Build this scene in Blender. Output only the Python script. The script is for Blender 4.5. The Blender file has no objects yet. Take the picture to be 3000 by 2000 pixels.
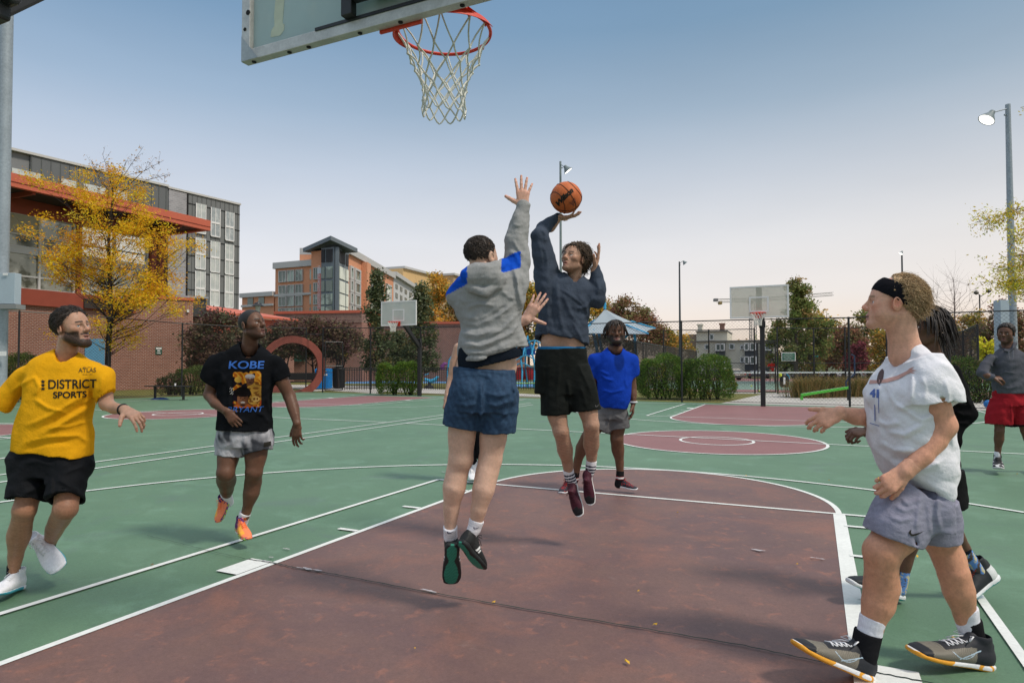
import bpy, bmesh, math, random
import numpy as np
from mathutils import Vector, Matrix
from mathutils.bvhtree import BVHTree
random.seed(7); RNG = np.random.default_rng(7)
C = bpy.context.scene.collection
PI = math.pi

# ---------------------------------------------------------------- camera
CX, CY, CZ, YAW, PITCH, ROLL, FPX, DPY = 1.6422, -1.0167, 1.4014, 0.4380, 0.0274, -0.0016, 1892.34, 15.66
def _axes():
    F = np.array([-math.sin(YAW)*math.cos(PITCH), math.cos(YAW)*math.cos(PITCH), math.sin(PITCH)])
    R = np.array([math.cos(YAW), math.sin(YAW), 0.0]); U = np.cross(R, F)
    return F, R*math.cos(ROLL)+U*math.sin(ROLL), -R*math.sin(ROLL)+U*math.cos(ROLL)
CF, CR, CU = _axes(); CP = np.array([CX, CY, CZ])
cam_d = bpy.data.cameras.new('camera'); cam = bpy.data.objects.new('camera', cam_d); C.objects.link(cam)
cam.matrix_world = Matrix(((CR[0], CU[0], -CF[0], CX), (CR[1], CU[1], -CF[1], CY), (CR[2], CU[2], -CF[2], CZ), (0, 0, 0, 1)))
cam_d.sensor_fit = 'HORIZONTAL'; cam_d.sensor_width = 36; cam_d.lens = FPX/3000*36
cam_d.shift_x = 0; cam_d.shift_y = DPY/3000
cam_d.clip_start = 0.05; cam_d.clip_end = 3000
bpy.context.scene.camera = cam
def at(px, py, d):                      # world point seen at a source pixel, d metres along the view axis
    return CP + d*(CF + CR*(px-1500)/FPX - CU*(py-1000-DPY)/FPX)
def g(px, py, z=0.0):                   # ground point seen at a source pixel
    v = CF + CR*(px-1500)/FPX - CU*(py-1000-DPY)/FPX
    return CP + v*((z-CZ)/v[2])
def gd(px, d):                          # ground point in a pixel column at depth d
    p = at(px, 1067, d); p[2] = 0; return p
def zat(px, py, P):                     # height of the ray (px,py) where it is at the same depth as P
    d = float(np.dot(np.array(P)-CP, CF)); return at(px, py, d)[2]

# ---------------------------------------------------------------- world and sun
scn = bpy.context.scene
scn.view_settings.view_transform = 'Standard'; scn.view_settings.look = 'None'
scn.view_settings.exposure = 0.08; scn.view_settings.gamma = 1.0
SUN_AZ, SUN_EL = 62.0, 42.0             # degrees: azimuth to the right of the view direction
world = bpy.data.worlds.new('World'); scn.world = world; world.use_nodes = True
wn, wl = world.node_tree.nodes, world.node_tree.links
wn.clear()
wo = wn.new('ShaderNodeOutputWorld'); bg = wn.new('ShaderNodeBackground'); bg.inputs[1].default_value = 1.0
tc = wn.new('ShaderNodeTexCoord'); sp = wn.new('ShaderNodeSeparateXYZ'); wl.new(tc.outputs['Generated'], sp.inputs[0])
cr = wn.new('ShaderNodeValToRGB')       # dusk gradient by elevation, stops overhead brightened to add fill light (z = sin of the elevation)
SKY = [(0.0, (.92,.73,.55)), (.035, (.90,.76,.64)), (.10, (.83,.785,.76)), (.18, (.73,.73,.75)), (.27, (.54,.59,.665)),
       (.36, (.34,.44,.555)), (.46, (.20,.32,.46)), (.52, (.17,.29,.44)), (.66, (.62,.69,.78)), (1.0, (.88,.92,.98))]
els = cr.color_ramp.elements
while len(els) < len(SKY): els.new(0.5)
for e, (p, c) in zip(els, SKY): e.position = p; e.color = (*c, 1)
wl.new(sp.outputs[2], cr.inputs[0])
# sky a little lighter and greyer to the left of the court, deeper blue to the right
dt = wn.new('ShaderNodeVectorMath'); dt.operation = 'DOT_PRODUCT'; wl.new(tc.outputs['Generated'], dt.inputs[0]); dt.inputs[1].default_value = tuple(CR)
mr = wn.new('ShaderNodeMapRange'); mr.inputs[1].default_value = -.65; mr.inputs[2].default_value = .65; mr.inputs[3].default_value = 0; mr.inputs[4].default_value = 1
wl.new(dt.outputs['Value'], mr.inputs[0])
mx = wn.new('ShaderNodeMix'); mx.data_type = 'RGBA'; mx.blend_type = 'MULTIPLY'; mx.inputs[0].default_value = 1
cr2 = wn.new('ShaderNodeValToRGB'); cr2.color_ramp.elements[0].color = (.98,1.03,1.10,1); cr2.color_ramp.elements[1].color = (1.0,.985,.96,1)
wl.new(mr.outputs[0], cr2.inputs[0]); wl.new(cr.outputs[0], mx.inputs[6]); wl.new(cr2.outputs[0], mx.inputs[7])
nzw = wn.new('ShaderNodeTexNoise'); nzw.inputs['Scale'].default_value = 2.2; nzw.inputs['Detail'].default_value = 4; mpw = wn.new('ShaderNodeMapping'); mpw.inputs['Scale'].default_value = (1, 1, 4); wl.new(tc.outputs['Generated'], mpw.inputs[0]); wl.new(mpw.outputs[0], nzw.inputs['Vector'])
mrw = wn.new('ShaderNodeMapRange'); mrw.inputs[1].default_value = .3; mrw.inputs[2].default_value = .7; mrw.inputs[3].default_value = .965; mrw.inputs[4].default_value = 1.035; wl.new(nzw.outputs[0], mrw.inputs[0])
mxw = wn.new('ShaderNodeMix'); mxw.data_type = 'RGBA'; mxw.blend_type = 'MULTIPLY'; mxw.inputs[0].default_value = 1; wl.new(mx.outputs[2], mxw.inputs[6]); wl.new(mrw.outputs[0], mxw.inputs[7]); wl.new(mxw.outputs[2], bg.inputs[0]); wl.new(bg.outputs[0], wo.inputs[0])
sd = bpy.data.lights.new('sun', 'SUN'); sun = bpy.data.objects.new('sun', sd); C.objects.link(sun)
sd.energy = 2.6; sd.angle = math.radians(9); sd.color = (1.0, .90, .78)
_fw = Vector((CF[0], CF[1], 0)).normalized(); _rt = Vector((CR[0], CR[1], 0)).normalized()
def sundir(az, el):
    h = _fw*math.cos(math.radians(az)) + _rt*math.sin(math.radians(az))
    return Vector((h.x*math.cos(math.radians(el)), h.y*math.cos(math.radians(el)), math.sin(math.radians(el))))
sun.rotation_euler = sundir(120.0, 54.0).to_track_quat('Z', 'Y').to_euler()
sun.location = (0, 0, 40)

# ---------------------------------------------------------------- helpers
def tag(o, label=None, cat=None, group=None, kind=None):
    if label: o['label'] = label
    if cat: o['category'] = cat
    if group: o['group'] = group
    if kind: o['kind'] = kind
    return o
def empty(name, loc, label=None, cat=None, group=None, rz=0.0):
    o = bpy.data.objects.new(name, None); C.objects.link(o); o.location = tuple(float(v) for v in loc); o.rotation_euler = (0, 0, rz)
    o.empty_display_size = .2
    return tag(o, label, cat, group)
def mk(name, V, F, mt=None, parent=None, col=None, smooth=False, world_space=True, uv=None, mats=None, mi=None):
    """numpy mesh -> object; F is (n,3)/(n,4) array or list of lists; V given in world space and made local to the parent"""
    me = bpy.data.meshes.new(name)
    V = np.asarray(V, dtype=np.float64)
    if parent is not None and world_space:
        inv = np.array(root_matrix(parent).inverted())
        V = V@inv[:3, :3].T + inv[:3, 3]
    if isinstance(F, np.ndarray):
        n, k = F.shape
        me.vertices.add(len(V)); me.vertices.foreach_set('co', V.astype(np.float32).ravel())
        me.loops.add(n*k); me.loops.foreach_set('vertex_index', F.astype(np.int32).ravel())
        me.polygons.add(n); me.polygons.foreach_set('loop_start', np.arange(0, n*k, k, dtype=np.int32))
        try: me.polygons.foreach_set('loop_total', np.full(n, k, dtype=np.int32))
        except Exception: pass
        me.update(calc_edges=True); me.validate()
    else:
        me.from_pydata([tuple(v) for v in V], [], F); me.update()
    if smooth: me.polygons.foreach_set('use_smooth', np.ones(len(me.polygons), dtype=bool))
    if mats:
        for m_ in mats: me.materials.append(m_)
        if mi is not None: me.polygons.foreach_set('material_index', np.asarray(mi, dtype=np.int32))
    elif mt: me.materials.append(mt)
    if col is not None:
        a = me.color_attributes.new('Col', 'FLOAT_COLOR', 'POINT')
        c4 = np.ones((len(V), 4), dtype=np.float32); c4[:, :3] = col
        a.data.foreach_set('color', c4.ravel())
    o = bpy.data.objects.new(name, me); C.objects.link(o)
    if parent is not None: o.parent = parent
    return o
def root_matrix(o):
    m = Matrix.LocRotScale(o.location, o.rotation_euler, o.scale)
    return (root_matrix(o.parent)@m) if o.parent else m
class MB:
    def __init__(s): s.V = []; s.F = []
    def add(s, V, F):
        b = len(s.V); s.V += [tuple(float(x) for x in v) for v in V]; s.F += [[i+b for i in f] for f in F]; return s
    def box(s, x0, x1, y0, y1, z0, z1, M=None):
        V = [(x, y, z) for x in (x0, x1) for y in (y0, y1) for z in (z0, z1)]
        if M is not None: V = [tuple(M@Vector(v)) for v in V]
        return s.add(V, [(0,1,3,2), (4,6,7,5), (0,4,5,1), (2,3,7,6), (0,2,6,4), (1,5,7,3)])
    def bar(s, a, b, w, h=None, up=(0, 0, 1)):      # rectangular bar from a to b
        a = Vector(a); b = Vector(b); d = (b-a).normalized(); u = Vector(up)
        if abs(d.dot(u)) > .98: u = Vector((0, 1, 0))
        r = d.cross(u).normalized(); u = r.cross(d); h = h or w
        V = []
        for p in (a, b):
            for sx, sy in ((-1,-1), (1,-1), (1,1), (-1,1)): V.append(p + r*sx*w/2 + u*sy*h/2)
        return s.add(V, [(3,2,1,0), (4,5,6,7), (0,1,5,4), (1,2,6,5), (2,3,7,6), (3,0,4,7)])
    def tube(s, pts, r, n=8, caps=True):
        pts = [Vector([float(c) for c in p]) for p in pts]; rs = r if isinstance(r, (list, tuple)) else [r]*len(pts)
        d0 = (pts[1]-pts[0]).normalized(); u = Vector((0, 0, 1)) if abs(d0.z) < .9 else Vector((1, 0, 0))
        x = d0.cross(u).normalized(); V = []; F = []
        for i, p in enumerate(pts):
            d = (pts[min(i+1, len(pts)-1)]-pts[max(i-1, 0)])
            d = d.normalized() if d.length > 1e-9 else d0
            x = (x-d*x.dot(d)); x = x.normalized() if x.length > 1e-6 else d.orthogonal().normalized()
            y = d.cross(x)
            for k in range(n):
                a = 2*PI*k/n; V.append(p + (x*math.cos(a)+y*math.sin(a))*rs[i])
        for i in range(len(pts)-1):
            for k in range(n): F.append((i*n+k, i*n+(k+1)%n, (i+1)*n+(k+1)%n, (i+1)*n+k))
        if caps: F.append(tuple(range(n))[::-1]); F.append(tuple((len(pts)-1)*n+k for k in range(n)))
        return s.add(V, F)
    def lathe(s, c, prof, n=20, axis=None):
        c = Vector([float(v) for v in c]); V = []; F = []
        Q = Vector(axis).to_track_quat('Z', 'Y') if axis is not None else None
        for r, z in prof:
            for k in range(n):
                v = Vector((r*math.cos(2*PI*k/n), r*math.sin(2*PI*k/n), z)); V.append(c + (Q@v if Q else v))
        for i in range(len(prof)-1):
            for k in range(n): F.append((i*n+k, i*n+(k+1)%n, (i+1)*n+(k+1)%n, (i+1)*n+k))
        if prof[0][0] > 1e-4: F.append(tuple(range(n))[::-1])
        if prof[-1][0] > 1e-4: F.append(tuple((len(prof)-1)*n+k for k in range(n)))
        return s.add(V, F)
    def prism(s, poly, z0, z1):
        n = len(poly); V = [(p[0], p[1], z0) for p in poly]+[(p[0], p[1], z1) for p in poly]
        return s.add(V, [tuple(range(n))[::-1], tuple(range(n, 2*n))]+[(i, (i+1)%n, n+(i+1)%n, n+i) for i in range(n)])
    def build(s, name, mt, parent=None, smooth=False, world_space=True, bevel=0):
        o = mk(name, np.array(s.V), s.F, mt, parent, smooth=smooth, world_space=world_space)
        if smooth:
            try: o.data.set_sharp_from_angle(angle=math.radians(40))
            except Exception: pass
        if bevel:
            m_ = o.modifiers.new('bevel', 'BEVEL'); m_.width = bevel; m_.segments = 2; m_.limit_method = 'ANGLE'
        return o
_mats = {}
def mat(name, base=(.5,.5,.5), rough=.8, metal=0, spec=.3, n=None, n2=None, bump=None, attr=False, mask=None, emit=None, trans=None, sheen=0, coat=0):
    """procedural material. n=(scale, amount) value noise; n2=(scale, colour, low, high) patches of a second colour; bump=(scale, strength)"""
    if name in _mats: return _mats[name]
    m = bpy.data.materials.new(name); m.use_nodes = True; _mats[name] = m
    N, L = m.node_tree.nodes, m.node_tree.links; b = N['Principled BSDF']
    b.inputs['Roughness'].default_value = rough; b.inputs['Metallic'].default_value = metal
    b.inputs['Specular IOR Level'].default_value = spec
    if sheen: b.inputs['Sheen Weight'].default_value = sheen; b.inputs['Sheen Roughness'].default_value = .6
    if coat: b.inputs['Coat Weight'].default_value = coat; b.inputs['Coat Roughness'].default_value = .15
    tcn = N.new('ShaderNodeTexCoord'); co = tcn.outputs['Object']
    if attr:
        a = N.new('ShaderNodeAttribute'); a.attribute_name = 'Col'; cur = a.outputs['Color']
    else:
        rgb = N.new('ShaderNodeRGB'); rgb.outputs[0].default_value = (*base, 1); cur = rgb.outputs[0]
    def noise(sc, det=5, rg=.6):
        t = N.new('ShaderNodeTexNoise'); t.inputs['Scale'].default_value = sc; t.inputs['Detail'].default_value = det; t.inputs['Roughness'].default_value = rg
        L.new(co, t.inputs['Vector']); return t.outputs['Fac']
    if n2:
        for sc, c2, lo, hi in (n2 if isinstance(n2, list) else [n2]):
            r_ = N.new('ShaderNodeMapRange'); r_.inputs[1].default_value = lo; r_.inputs[2].default_value = hi; L.new(noise(sc), r_.inputs[0])
            k = N.new('ShaderNodeMix'); k.data_type = 'RGBA'; L.new(r_.outputs[0], k.inputs[0]); L.new(cur, k.inputs[6]); k.inputs[7].default_value = (*c2, 1); cur = k.outputs[2]
    if n:
        for sc, am in (n if isinstance(n, list) else [n]):
            r_ = N.new('ShaderNodeMapRange'); r_.inputs[1].default_value = .3; r_.inputs[2].default_value = .7; r_.inputs[3].default_value = 1-am; r_.inputs[4].default_value = 1+am
            L.new(noise(sc), r_.inputs[0])
            k = N.new('ShaderNodeMix'); k.data_type = 'RGBA'; k.blend_type = 'MULTIPLY'; k.inputs[0].default_value = 1; k.clamp_result = False
            L.new(cur, k.inputs[6]); L.new(r_.outputs[0], k.inputs[7]); cur = k.outputs[2]
    L.new(cur, b.inputs['Base Color'])
    if bump:
        bl = bump if isinstance(bump, list) else [bump]; prev = None
        for sc, st in bl:
            bn = N.new('ShaderNodeBump'); bn.inputs['Strength'].default_value = st; bn.inputs['Distance'].default_value = .5/sc
            L.new(noise(sc), bn.inputs['Height'])
            if prev: L.new(prev, bn.inputs['Normal'])
            prev = bn.outputs[0]
        L.new(prev, b.inputs['Normal'])
    if emit: b.inputs['Emission Color'].default_value = (*emit[:3], 1); b.inputs['Emission Strength'].default_value = emit[3]
    if trans is not None:          # thin leaf: part of the light passes through
        t = N.new('ShaderNodeBsdfTranslucent'); L.new(cur, t.inputs[0]); ms = N.new('ShaderNodeMixShader'); ms.inputs[0].default_value = trans
        L.new(b.outputs[0], ms.inputs[1]); L.new(t.outputs[0], ms.inputs[2]); L.new(ms.outputs[0], N['Material Output'].inputs['Surface'])
    return m
def brick_mat(name, c1, c2, mortar, bw=.22, bh=.07, ms=.012, noise_amt=.12):
    m = bpy.data.materials.new(name); m.use_nodes = True; N, L = m.node_tree.nodes, m.node_tree.links; b = N['Principled BSDF']
    b.inputs['Roughness'].default_value = .85; b.inputs['Specular IOR Level'].default_value = .2
    t = N.new('ShaderNodeTexCoord'); s = N.new('ShaderNodeSeparateXYZ'); L.new(t.outputs['Object'], s.inputs[0])
    a = N.new('ShaderNodeMath'); a.operation = 'ADD'; L.new(s.outputs[0], a.inputs[0]); L.new(s.outputs[1], a.inputs[1])
    c = N.new('ShaderNodeCombineXYZ'); L.new(a.outputs[0], c.inputs[0]); L.new(s.outputs[2], c.inputs[1])
    k = N.new('ShaderNodeTexBrick'); L.new(c.outputs[0], k.inputs['Vector']); k.inputs['Scale'].default_value = 1
    k.inputs['Brick Width'].default_value = bw; k.inputs['Row Height'].default_value = bh; k.inputs['Mortar Size'].default_value = ms; k.inputs['Mortar Smooth'].default_value = .3
    k.inputs['Color1'].default_value = (*c1, 1); k.inputs['Color2'].default_value = (*c2, 1); k.inputs['Mortar'].default_value = (*mortar, 1)
    nz = N.new('ShaderNodeTexNoise'); nz.inputs['Scale'].default_value = .6; nz.inputs['Detail'].default_value = 6; L.new(t.outputs['Object'], nz.inputs['Vector'])
    r_ = N.new('ShaderNodeMapRange'); r_.inputs[1].default_value = .3; r_.inputs[2].default_value = .7; r_.inputs[3].default_value = 1-noise_amt; r_.inputs[4].default_value = 1+noise_amt; L.new(nz.outputs[0], r_.inputs[0])
    x = N.new('ShaderNodeMix'); x.data_type = 'RGBA'; x.blend_type = 'MULTIPLY'; x.inputs[0].default_value = 1; L.new(k.outputs[0], x.inputs[6]); L.new(r_.outputs[0], x.inputs[7]); L.new(x.outputs[2], b.inputs['Base Color'])
    return m
def sheet(name, pts, z, mt, kind='structure'):
    n = len(pts); o = mk(name, np.array([(p[0], p[1], z) for p in pts]), [tuple(range(n))], mt)
    if o.data.polygons[0].normal.z < 0: o.data.flip_normals()
    o['kind'] = kind; return o
def copy_tree(o, parent=None, **kw):
    c = o.copy(); C.objects.link(c)
    if parent: c.parent = parent
    for ch in list(o.children): copy_tree(ch, c)
    return c
# shared materials
m_black = mat('black_steel', (.018,.019,.021), .45, spec=.4, n=(30,.15))
m_galv = mat('galvanised_steel', (.36,.40,.43), .5, metal=.25, n=[(6,.12),(60,.08)])
m_wire = mat('fence_wire', (.02,.021,.022), .5)
m_alu = mat('aluminium_frame', (.50,.50,.48), .45, metal=.4, n=[(12,.15),(80,.1)])
m_rim = mat('orange_red_rim_paint', (.62,.055,.03), .45, n=(40,.12))
m_net = mat('net_cord', (.62,.63,.58), .9, n=(80,.2))
m_white = mat('white_paint', (.75,.75,.74), .55, n=(20,.05))
m_dark = mat('dark_void', (.012,.012,.013), .8)
# ================================================================= ground, courts, paint
m_ground = mat('far_ground', (.07,.085,.04), .95, n=[(.3,.25),(4,.2)])
sheet('ground', [(-600,-300), (600,-300), (600,900), (-600,900)], -.02, m_ground)
def court_mat(name, base, patches, grain=.20, pert=1.0):
    m = bpy.data.materials.new(name); m.use_nodes = True; N, L = m.node_tree.nodes, m.node_tree.links; b = N['Principled BSDF']
    b.inputs['Roughness'].default_value = .56; b.inputs['Specular IOR Level'].default_value = .5
    t = N.new('ShaderNodeTexCoord'); rgb = N.new('ShaderNodeRGB'); rgb.outputs[0].default_value = (*base, 1); cur = rgb.outputs[0]
    def nz(sc, det=6, dist=0, off=0):
        mp = N.new('ShaderNodeMapping'); mp.inputs['Location'].default_value = (off, off*1.7, 0); L.new(t.outputs['Object'], mp.inputs[0])
        k = N.new('ShaderNodeTexNoise'); k.inputs['Scale'].default_value = sc; k.inputs['Detail'].default_value = det; k.inputs['Distortion'].default_value = dist; k.inputs['Roughness'].default_value = .65
        L.new(mp.outputs[0], k.inputs['Vector']); return k.outputs[0]
    for i, (sc, c2, lo, hi, mx_) in enumerate(patches):
        r = N.new('ShaderNodeMapRange'); r.inputs[1].default_value = lo; r.inputs[2].default_value = hi; r.inputs[4].default_value = mx_; L.new(nz(sc, off=i*7.3+3, dist=.6), r.inputs[0])
        k = N.new('ShaderNodeMix'); k.data_type = 'RGBA'; L.new(r.outputs[0], k.inputs[0]); L.new(cur, k.inputs[6]); k.inputs[7].default_value = (*c2, 1); cur = k.outputs[2]
    for sc, am in ((260, grain), (90, grain*.8), (34, grain*.4), (1.1, .08)):
        r = N.new('ShaderNodeMapRange'); r.inputs[1].default_value = .3; r.inputs[2].default_value = .7; r.inputs[3].default_value = 1-am; r.inputs[4].default_value = 1+am; L.new(nz(sc), r.inputs[0])
        k = N.new('ShaderNodeMix'); k.data_type = 'RGBA'; k.blend_type = 'MULTIPLY'; k.inputs[0].default_value = 1; L.new(cur, k.inputs[6]); L.new(r.outputs[0], k.inputs[7]); cur = k.outputs[2]
    L.new(cur, b.inputs['Base Color'])
    bn = N.new('ShaderNodeBump'); bn.inputs['Strength'].default_value = .35; bn.inputs['Distance'].default_value = .002; L.new(nz(350, 3), bn.inputs['Height']); L.new(bn.outputs[0], b.inputs['Normal'])
    return m
m_green = court_mat('green_court_paint', (.100,.190,.112), [(.55,(.080,.165,.095),.42,.66,.8), (2.2,(.15,.27,.18),.52,.72,.65), (5,(.06,.11,.08),.62,.76,.5), (11,(.22,.30,.25),.70,.80,.45), (1.2,(.10,.15,.13),.58,.70,.5)])
m_key = court_mat('maroon_key_paint', (.160,.088,.072), [(.8,(.125,.070,.066),.42,.60,.9), (1.7,(.24,.105,.072),.50,.70,.7), (3.6,(.11,.065,.058),.57,.72,.6), (9,(.26,.115,.08),.57,.66,.7), (22,(.10,.06,.05),.60,.70,.5), (14,(.09,.045,.035),.66,.74,.6), (5.5,(.24,.17,.15),.64,.74,.5)])
m_key2 = court_mat('far_maroon_paint', (.235,.105,.10), [(1.2,(.19,.09,.085),.45,.75,.5)])
m_line = mat('court_line_paint', (.70,.72,.69), .65, n=[(3,.06),(40,.07)], n2=(60,(.40,.45,.42),.66,.80))
m_conc = mat('concrete_path', (.42,.40,.37), .9, n=[(.8,.08),(20,.08)])
m_grass = mat('lawn', (.13,.135,.035), .95, n=[(1.5,.25),(14,.3)], n2=(5,(.19,.12,.04),.5,.75), bump=(40,.8))
PL0, PL1 = g(52,1178), g(898,1147.6)
PF0, PF1 = g(945,1149), g(2490,1191)
dF = (PF1-PF0)/np.linalg.norm(PF1-PF0); dL = (PL1-PL0)/np.linalg.norm(PL1-PL0)
PLn = PL0-dL*32; PFr = PF1+dF*14
sheet('court_surface', [PLn, PL1, PF0, PFr, PFr+np.array([6,-40,0]), PLn+np.array([10,-15,0])], 0, m_green)
FTY, W2, RI, HC = 5.76, 2.52, .64, 11.2875
LB = 22.25                                    # far baseline
XL = -14.88
LINE = MB(); KEY = MB(); KEY2 = MB()
def seg(a, b, w=.05, mb=None, z=.008):
    mb = mb or LINE; a = np.array(a[:2], float); b = np.array(b[:2], float); d = (b-a)/np.linalg.norm(b-a); n = np.array([-d[1], d[0]])*w/2
    mb.add([(*(a-n), z), (*(b-n), z), (*(b+n), z), (*(a+n), z)], [(0, 1, 2, 3)])
def arc(c, r, a0, a1, w=.05, n=48, z=.008, mb=None):
    V = []; F = []
    for i in range(n+1):
        a = a0+(a1-a0)*i/n
        for rr in (r-w/2, r+w/2): V.append((c[0]+rr*math.cos(a), c[1]+rr*math.sin(a), z))
    for i in range(n): F.append((2*i, 2*i+1, 2*i+3, 2*i+2))
    (mb or LINE).add(V, F)
def fillpoly(mb, P, z=.004): mb.add([(p[0], p[1], z) for p in P], [tuple(range(len(P)))])
def half(xc, y0, s, mb, hw=1.83, z=.008, detail=True, lb=0, yo=0):
    """one end of a court; s=+1 faces away from the camera; y0 is the baseline"""
    Y = lambda y: y0+s*y
    ft = FTY
    P = [(xc-hw, Y(0)), (xc-hw, Y(ft))]+[(xc-hw*math.cos(PI*i/24), Y(ft+hw*math.sin(PI*i/24))) for i in range(1, 24)]+[(xc+hw, Y(ft)), (xc+hw, Y(0))]
    if s < 0: P = P[::-1]
    fillpoly(mb, P)
    seg((xc-hw, Y(0)), (xc-hw, Y(ft)), .05, z=z); seg((xc+hw, Y(0)), (xc+hw, Y(ft)), .10 if detail else .05, z=z)
    arc((xc, Y(ft)), hw, 0, s*PI, .05, z=z)
    seg((xc-W2, Y(ft)), (xc+W2, Y(ft)), .05, z=z+.001)
    for sx in (-1, 1):
        seg((xc+sx*W2, Y(0)), (xc+sx*W2, Y(ft)), .05, z=z+.002)
        x0 = xc+sx*(hw+.025); x1 = xc+sx*(hw+.22)
        LINE.add([(x0, Y(2.13), z+.003), (x1, Y(2.13), z+.003), (x1, Y(2.44), z+.003), (x0, Y(2.44), z+.003)], [(0, 1, 2, 3)])
        for yy in (3.38, 4.33, 5.28): seg((x0, Y(yy)), (x1, Y(yy)), .05, z=z+.003)
half(0, 0, 1, KEY); half(0, LB, -1, KEY2, detail=False)
half(XL, LB+.43, -1, KEY2, detail=False); half(XL, .43, 1, KEY2, detail=False)
for xc, yo in ((0, 0), (XL, .43)):
    hc = HC+yo
    fillpoly(KEY2, [(xc+1.83*math.cos(2*PI*i/48), hc+1.83*math.sin(2*PI*i/48)) for i in range(48)])
    arc((xc, hc), 1.83, 0, 2*PI, .05, 72, z=.0085); arc((xc, hc), RI, 0, 2*PI, .05, 48, z=.0085)
    R3 = 6.02; bl = 0+yo; b2 = LB+yo
    yc = FTY+1.83-R3+.02
    arc((xc, bl+yc), R3, 0.0, PI, .05, 96, z=.010); arc((xc, b2-yc), R3, 0.0, -PI, .05, 96, z=.010)
    for sx in (-1, 1): seg((xc+sx*R3, bl), (xc+sx*R3, bl+yc), .05); seg((xc+sx*R3, b2), (xc+sx*R3, b2-yc), .05)
# sidelines: from the photographed pixels of both
a1, b1 = g(799,1283.6), g(1300,1215.5); a2, b2 = g(799,1297.2), g(1300,1224)
def ext(a, b, t0, t1): d = (b-a)/np.linalg.norm(b-a); return a+d*t0, b+d*t1
p, q = ext(a1, b1, -12, 6); seg(p, q, .05, z=.011)
p, q = ext(a2, b2, -12, 6); seg(p, q, .05, z=.011)
xs1 = -7.55; xs2 = -7.0
m1 = g(1131, 1237.4); m2 = g(1190, 1240.5)
seg((XL-7.3, HC+.43), m1, .05, z=.012); seg(m2, (7.62, HC), .05, z=.012)
seg((7.62, 0), (7.62, LB), .05); seg((-7.1, LB), (7.62, LB), .05, z=.012); seg((XL-7.3, LB+.43), (XL+7.3, LB+.43), .05, z=.012); seg((-7.3, 0), (7.62, 0), .05, z=.012)
seg((XL-7.5, -6), (XL-7.5, LB+.43), .05, z=.012)
o = KEY.build('key_paint', m_key); o['kind'] = 'structure'
o = KEY2.build('key_paint', m_key2); o['kind'] = 'structure'
o = LINE.build('court_line', m_line); o['kind'] = 'structure'
# expansion crack across the key, traced on the ground
ck = [g(x, y) for x, y in ((430,1572),(520,1593),(600,1614),(720,1641),(810,1654),(860,1666),(1000,1690),(1210,1731),(1500,1782),(1900,1849),(2180,1897),(2360,1936),(2560,1975),(2690,2000),(2900,2040))]
cr_ = MB()
pts = []
for i in range(len(ck)-1):
    for t in np.linspace(0, 1, 9)[:-1]: pts.append(ck[i]*(1-t)+ck[i+1]*t)
V = []; F = []
for i, p in enumerate(pts):
    w = (.0035+.0025*abs(math.sin(i*1.7)))*(.4 if i < 24 else 1); j = .004*math.sin(i*2.3)
    V += [(p[0], p[1]-w+j, .0135), (p[0], p[1]+w+j, .0135)]
for i in range(len(pts)-1): F.append((2*i, 2*i+2, 2*i+3, 2*i+1))
cr_.add(V, F); o = cr_.build('court_crack', mat('crack_filler', (.02,.035,.03), .9)); o['kind'] = 'structure'
# worn paint flecks beside the crack and on the key
fl = MB()
def fleck(px, py, w, h, s):
    c = g(px, py); rr = random.Random(s)
    for k in range(7):
        cx, cy = c[0]+rr.uniform(-w, w)*.6, c[1]+rr.uniform(-h, h)*.6; n = 8
        fl.add([(cx+rr.uniform(.3, 1)*w*.35*math.cos(2*PI*i/n), cy+rr.uniform(.3, 1)*h*.5*math.sin(2*PI*i/n), .0145+k*.0002) for i in range(n)], [tuple(range(n))])
for i, a in enumerate([(2210,1615,.10,.022),(2395,1640,.06,.015),(905,1672,.14,.02),(1255,1735,.10,.015),(780,1648,.06,.015),(1300,1385,.06,.02),(840,1612,.05,.012),(795,1637,.04,.01)]): fleck(*a, i)
o = fl.build('worn_paint', mat('worn_primer', (.46,.44,.46), .9, n=(50,.2))); o['kind'] = 'structure'
# ground beyond the fences
def gp(L, z=0): return [g(x, y, z) for x, y in L]
nrm = np.array([-dF[1], dF[0], 0])
LW = PF0+nrm*4.0
sheet('lawn', [PFr+nrm*.0, PF0, PL1, PLn, PLn-np.array([30,0,0]), PL1+np.array([-40,30,0]), PFr+nrm*120], -.008, m_grass)
sheet('park_path', gp([(2085,1186.5),(2240,1153),(2100,1151.5),(2100,1148),(2560,1154),(3050,1160),(3100,1206),(2490,1191)]), -.003, m_conc)
sheet('park_path', gp([(860,1148.5),(960,1143),(1060,1150),(1105,1152.5),(1130,1147),(1650,1166),(1660,1160),(1420,1146),(1240,1137),(1130,1130),(820,1126),(780,1132),(905,1141)]), -.004, m_conc)
m_play = mat('blue_safety_surface', (.09,.22,.42), .9, n=(3,.1))
sheet('play_surface', gp([(1010,1123),(1300,1122),(1700,1140),(1760,1120),(1020,1112)]), -.002, m_play)
m_tg = court_mat('tennis_green', (.16,.25,.19), [(1,(.13,.2,.15),.4,.7,.5)])
m_tr = court_mat('tennis_red', (.27,.11,.10), [(1,(.22,.09,.08),.4,.7,.5)])
sheet('tennis_surround', gp([(1900,1143),(2120,1146),(2550,1152),(3100,1160),(3150,1112),(1900,1106)]), -.0045, m_tr)
sheet('tennis_court', gp([(1900,1138),(2200,1141),(2600,1145),(3100,1150),(3150,1122),(1900,1114)]), -.0015, m_tg)
m_asph = mat('asphalt_road', (.07,.07,.072), .9, n=[(2,.1),(30,.1)])
sheet('road', gp([(1700,1103),(3300,1105),(3500,1090),(1600,1088)]), -.005, m_asph)
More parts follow.
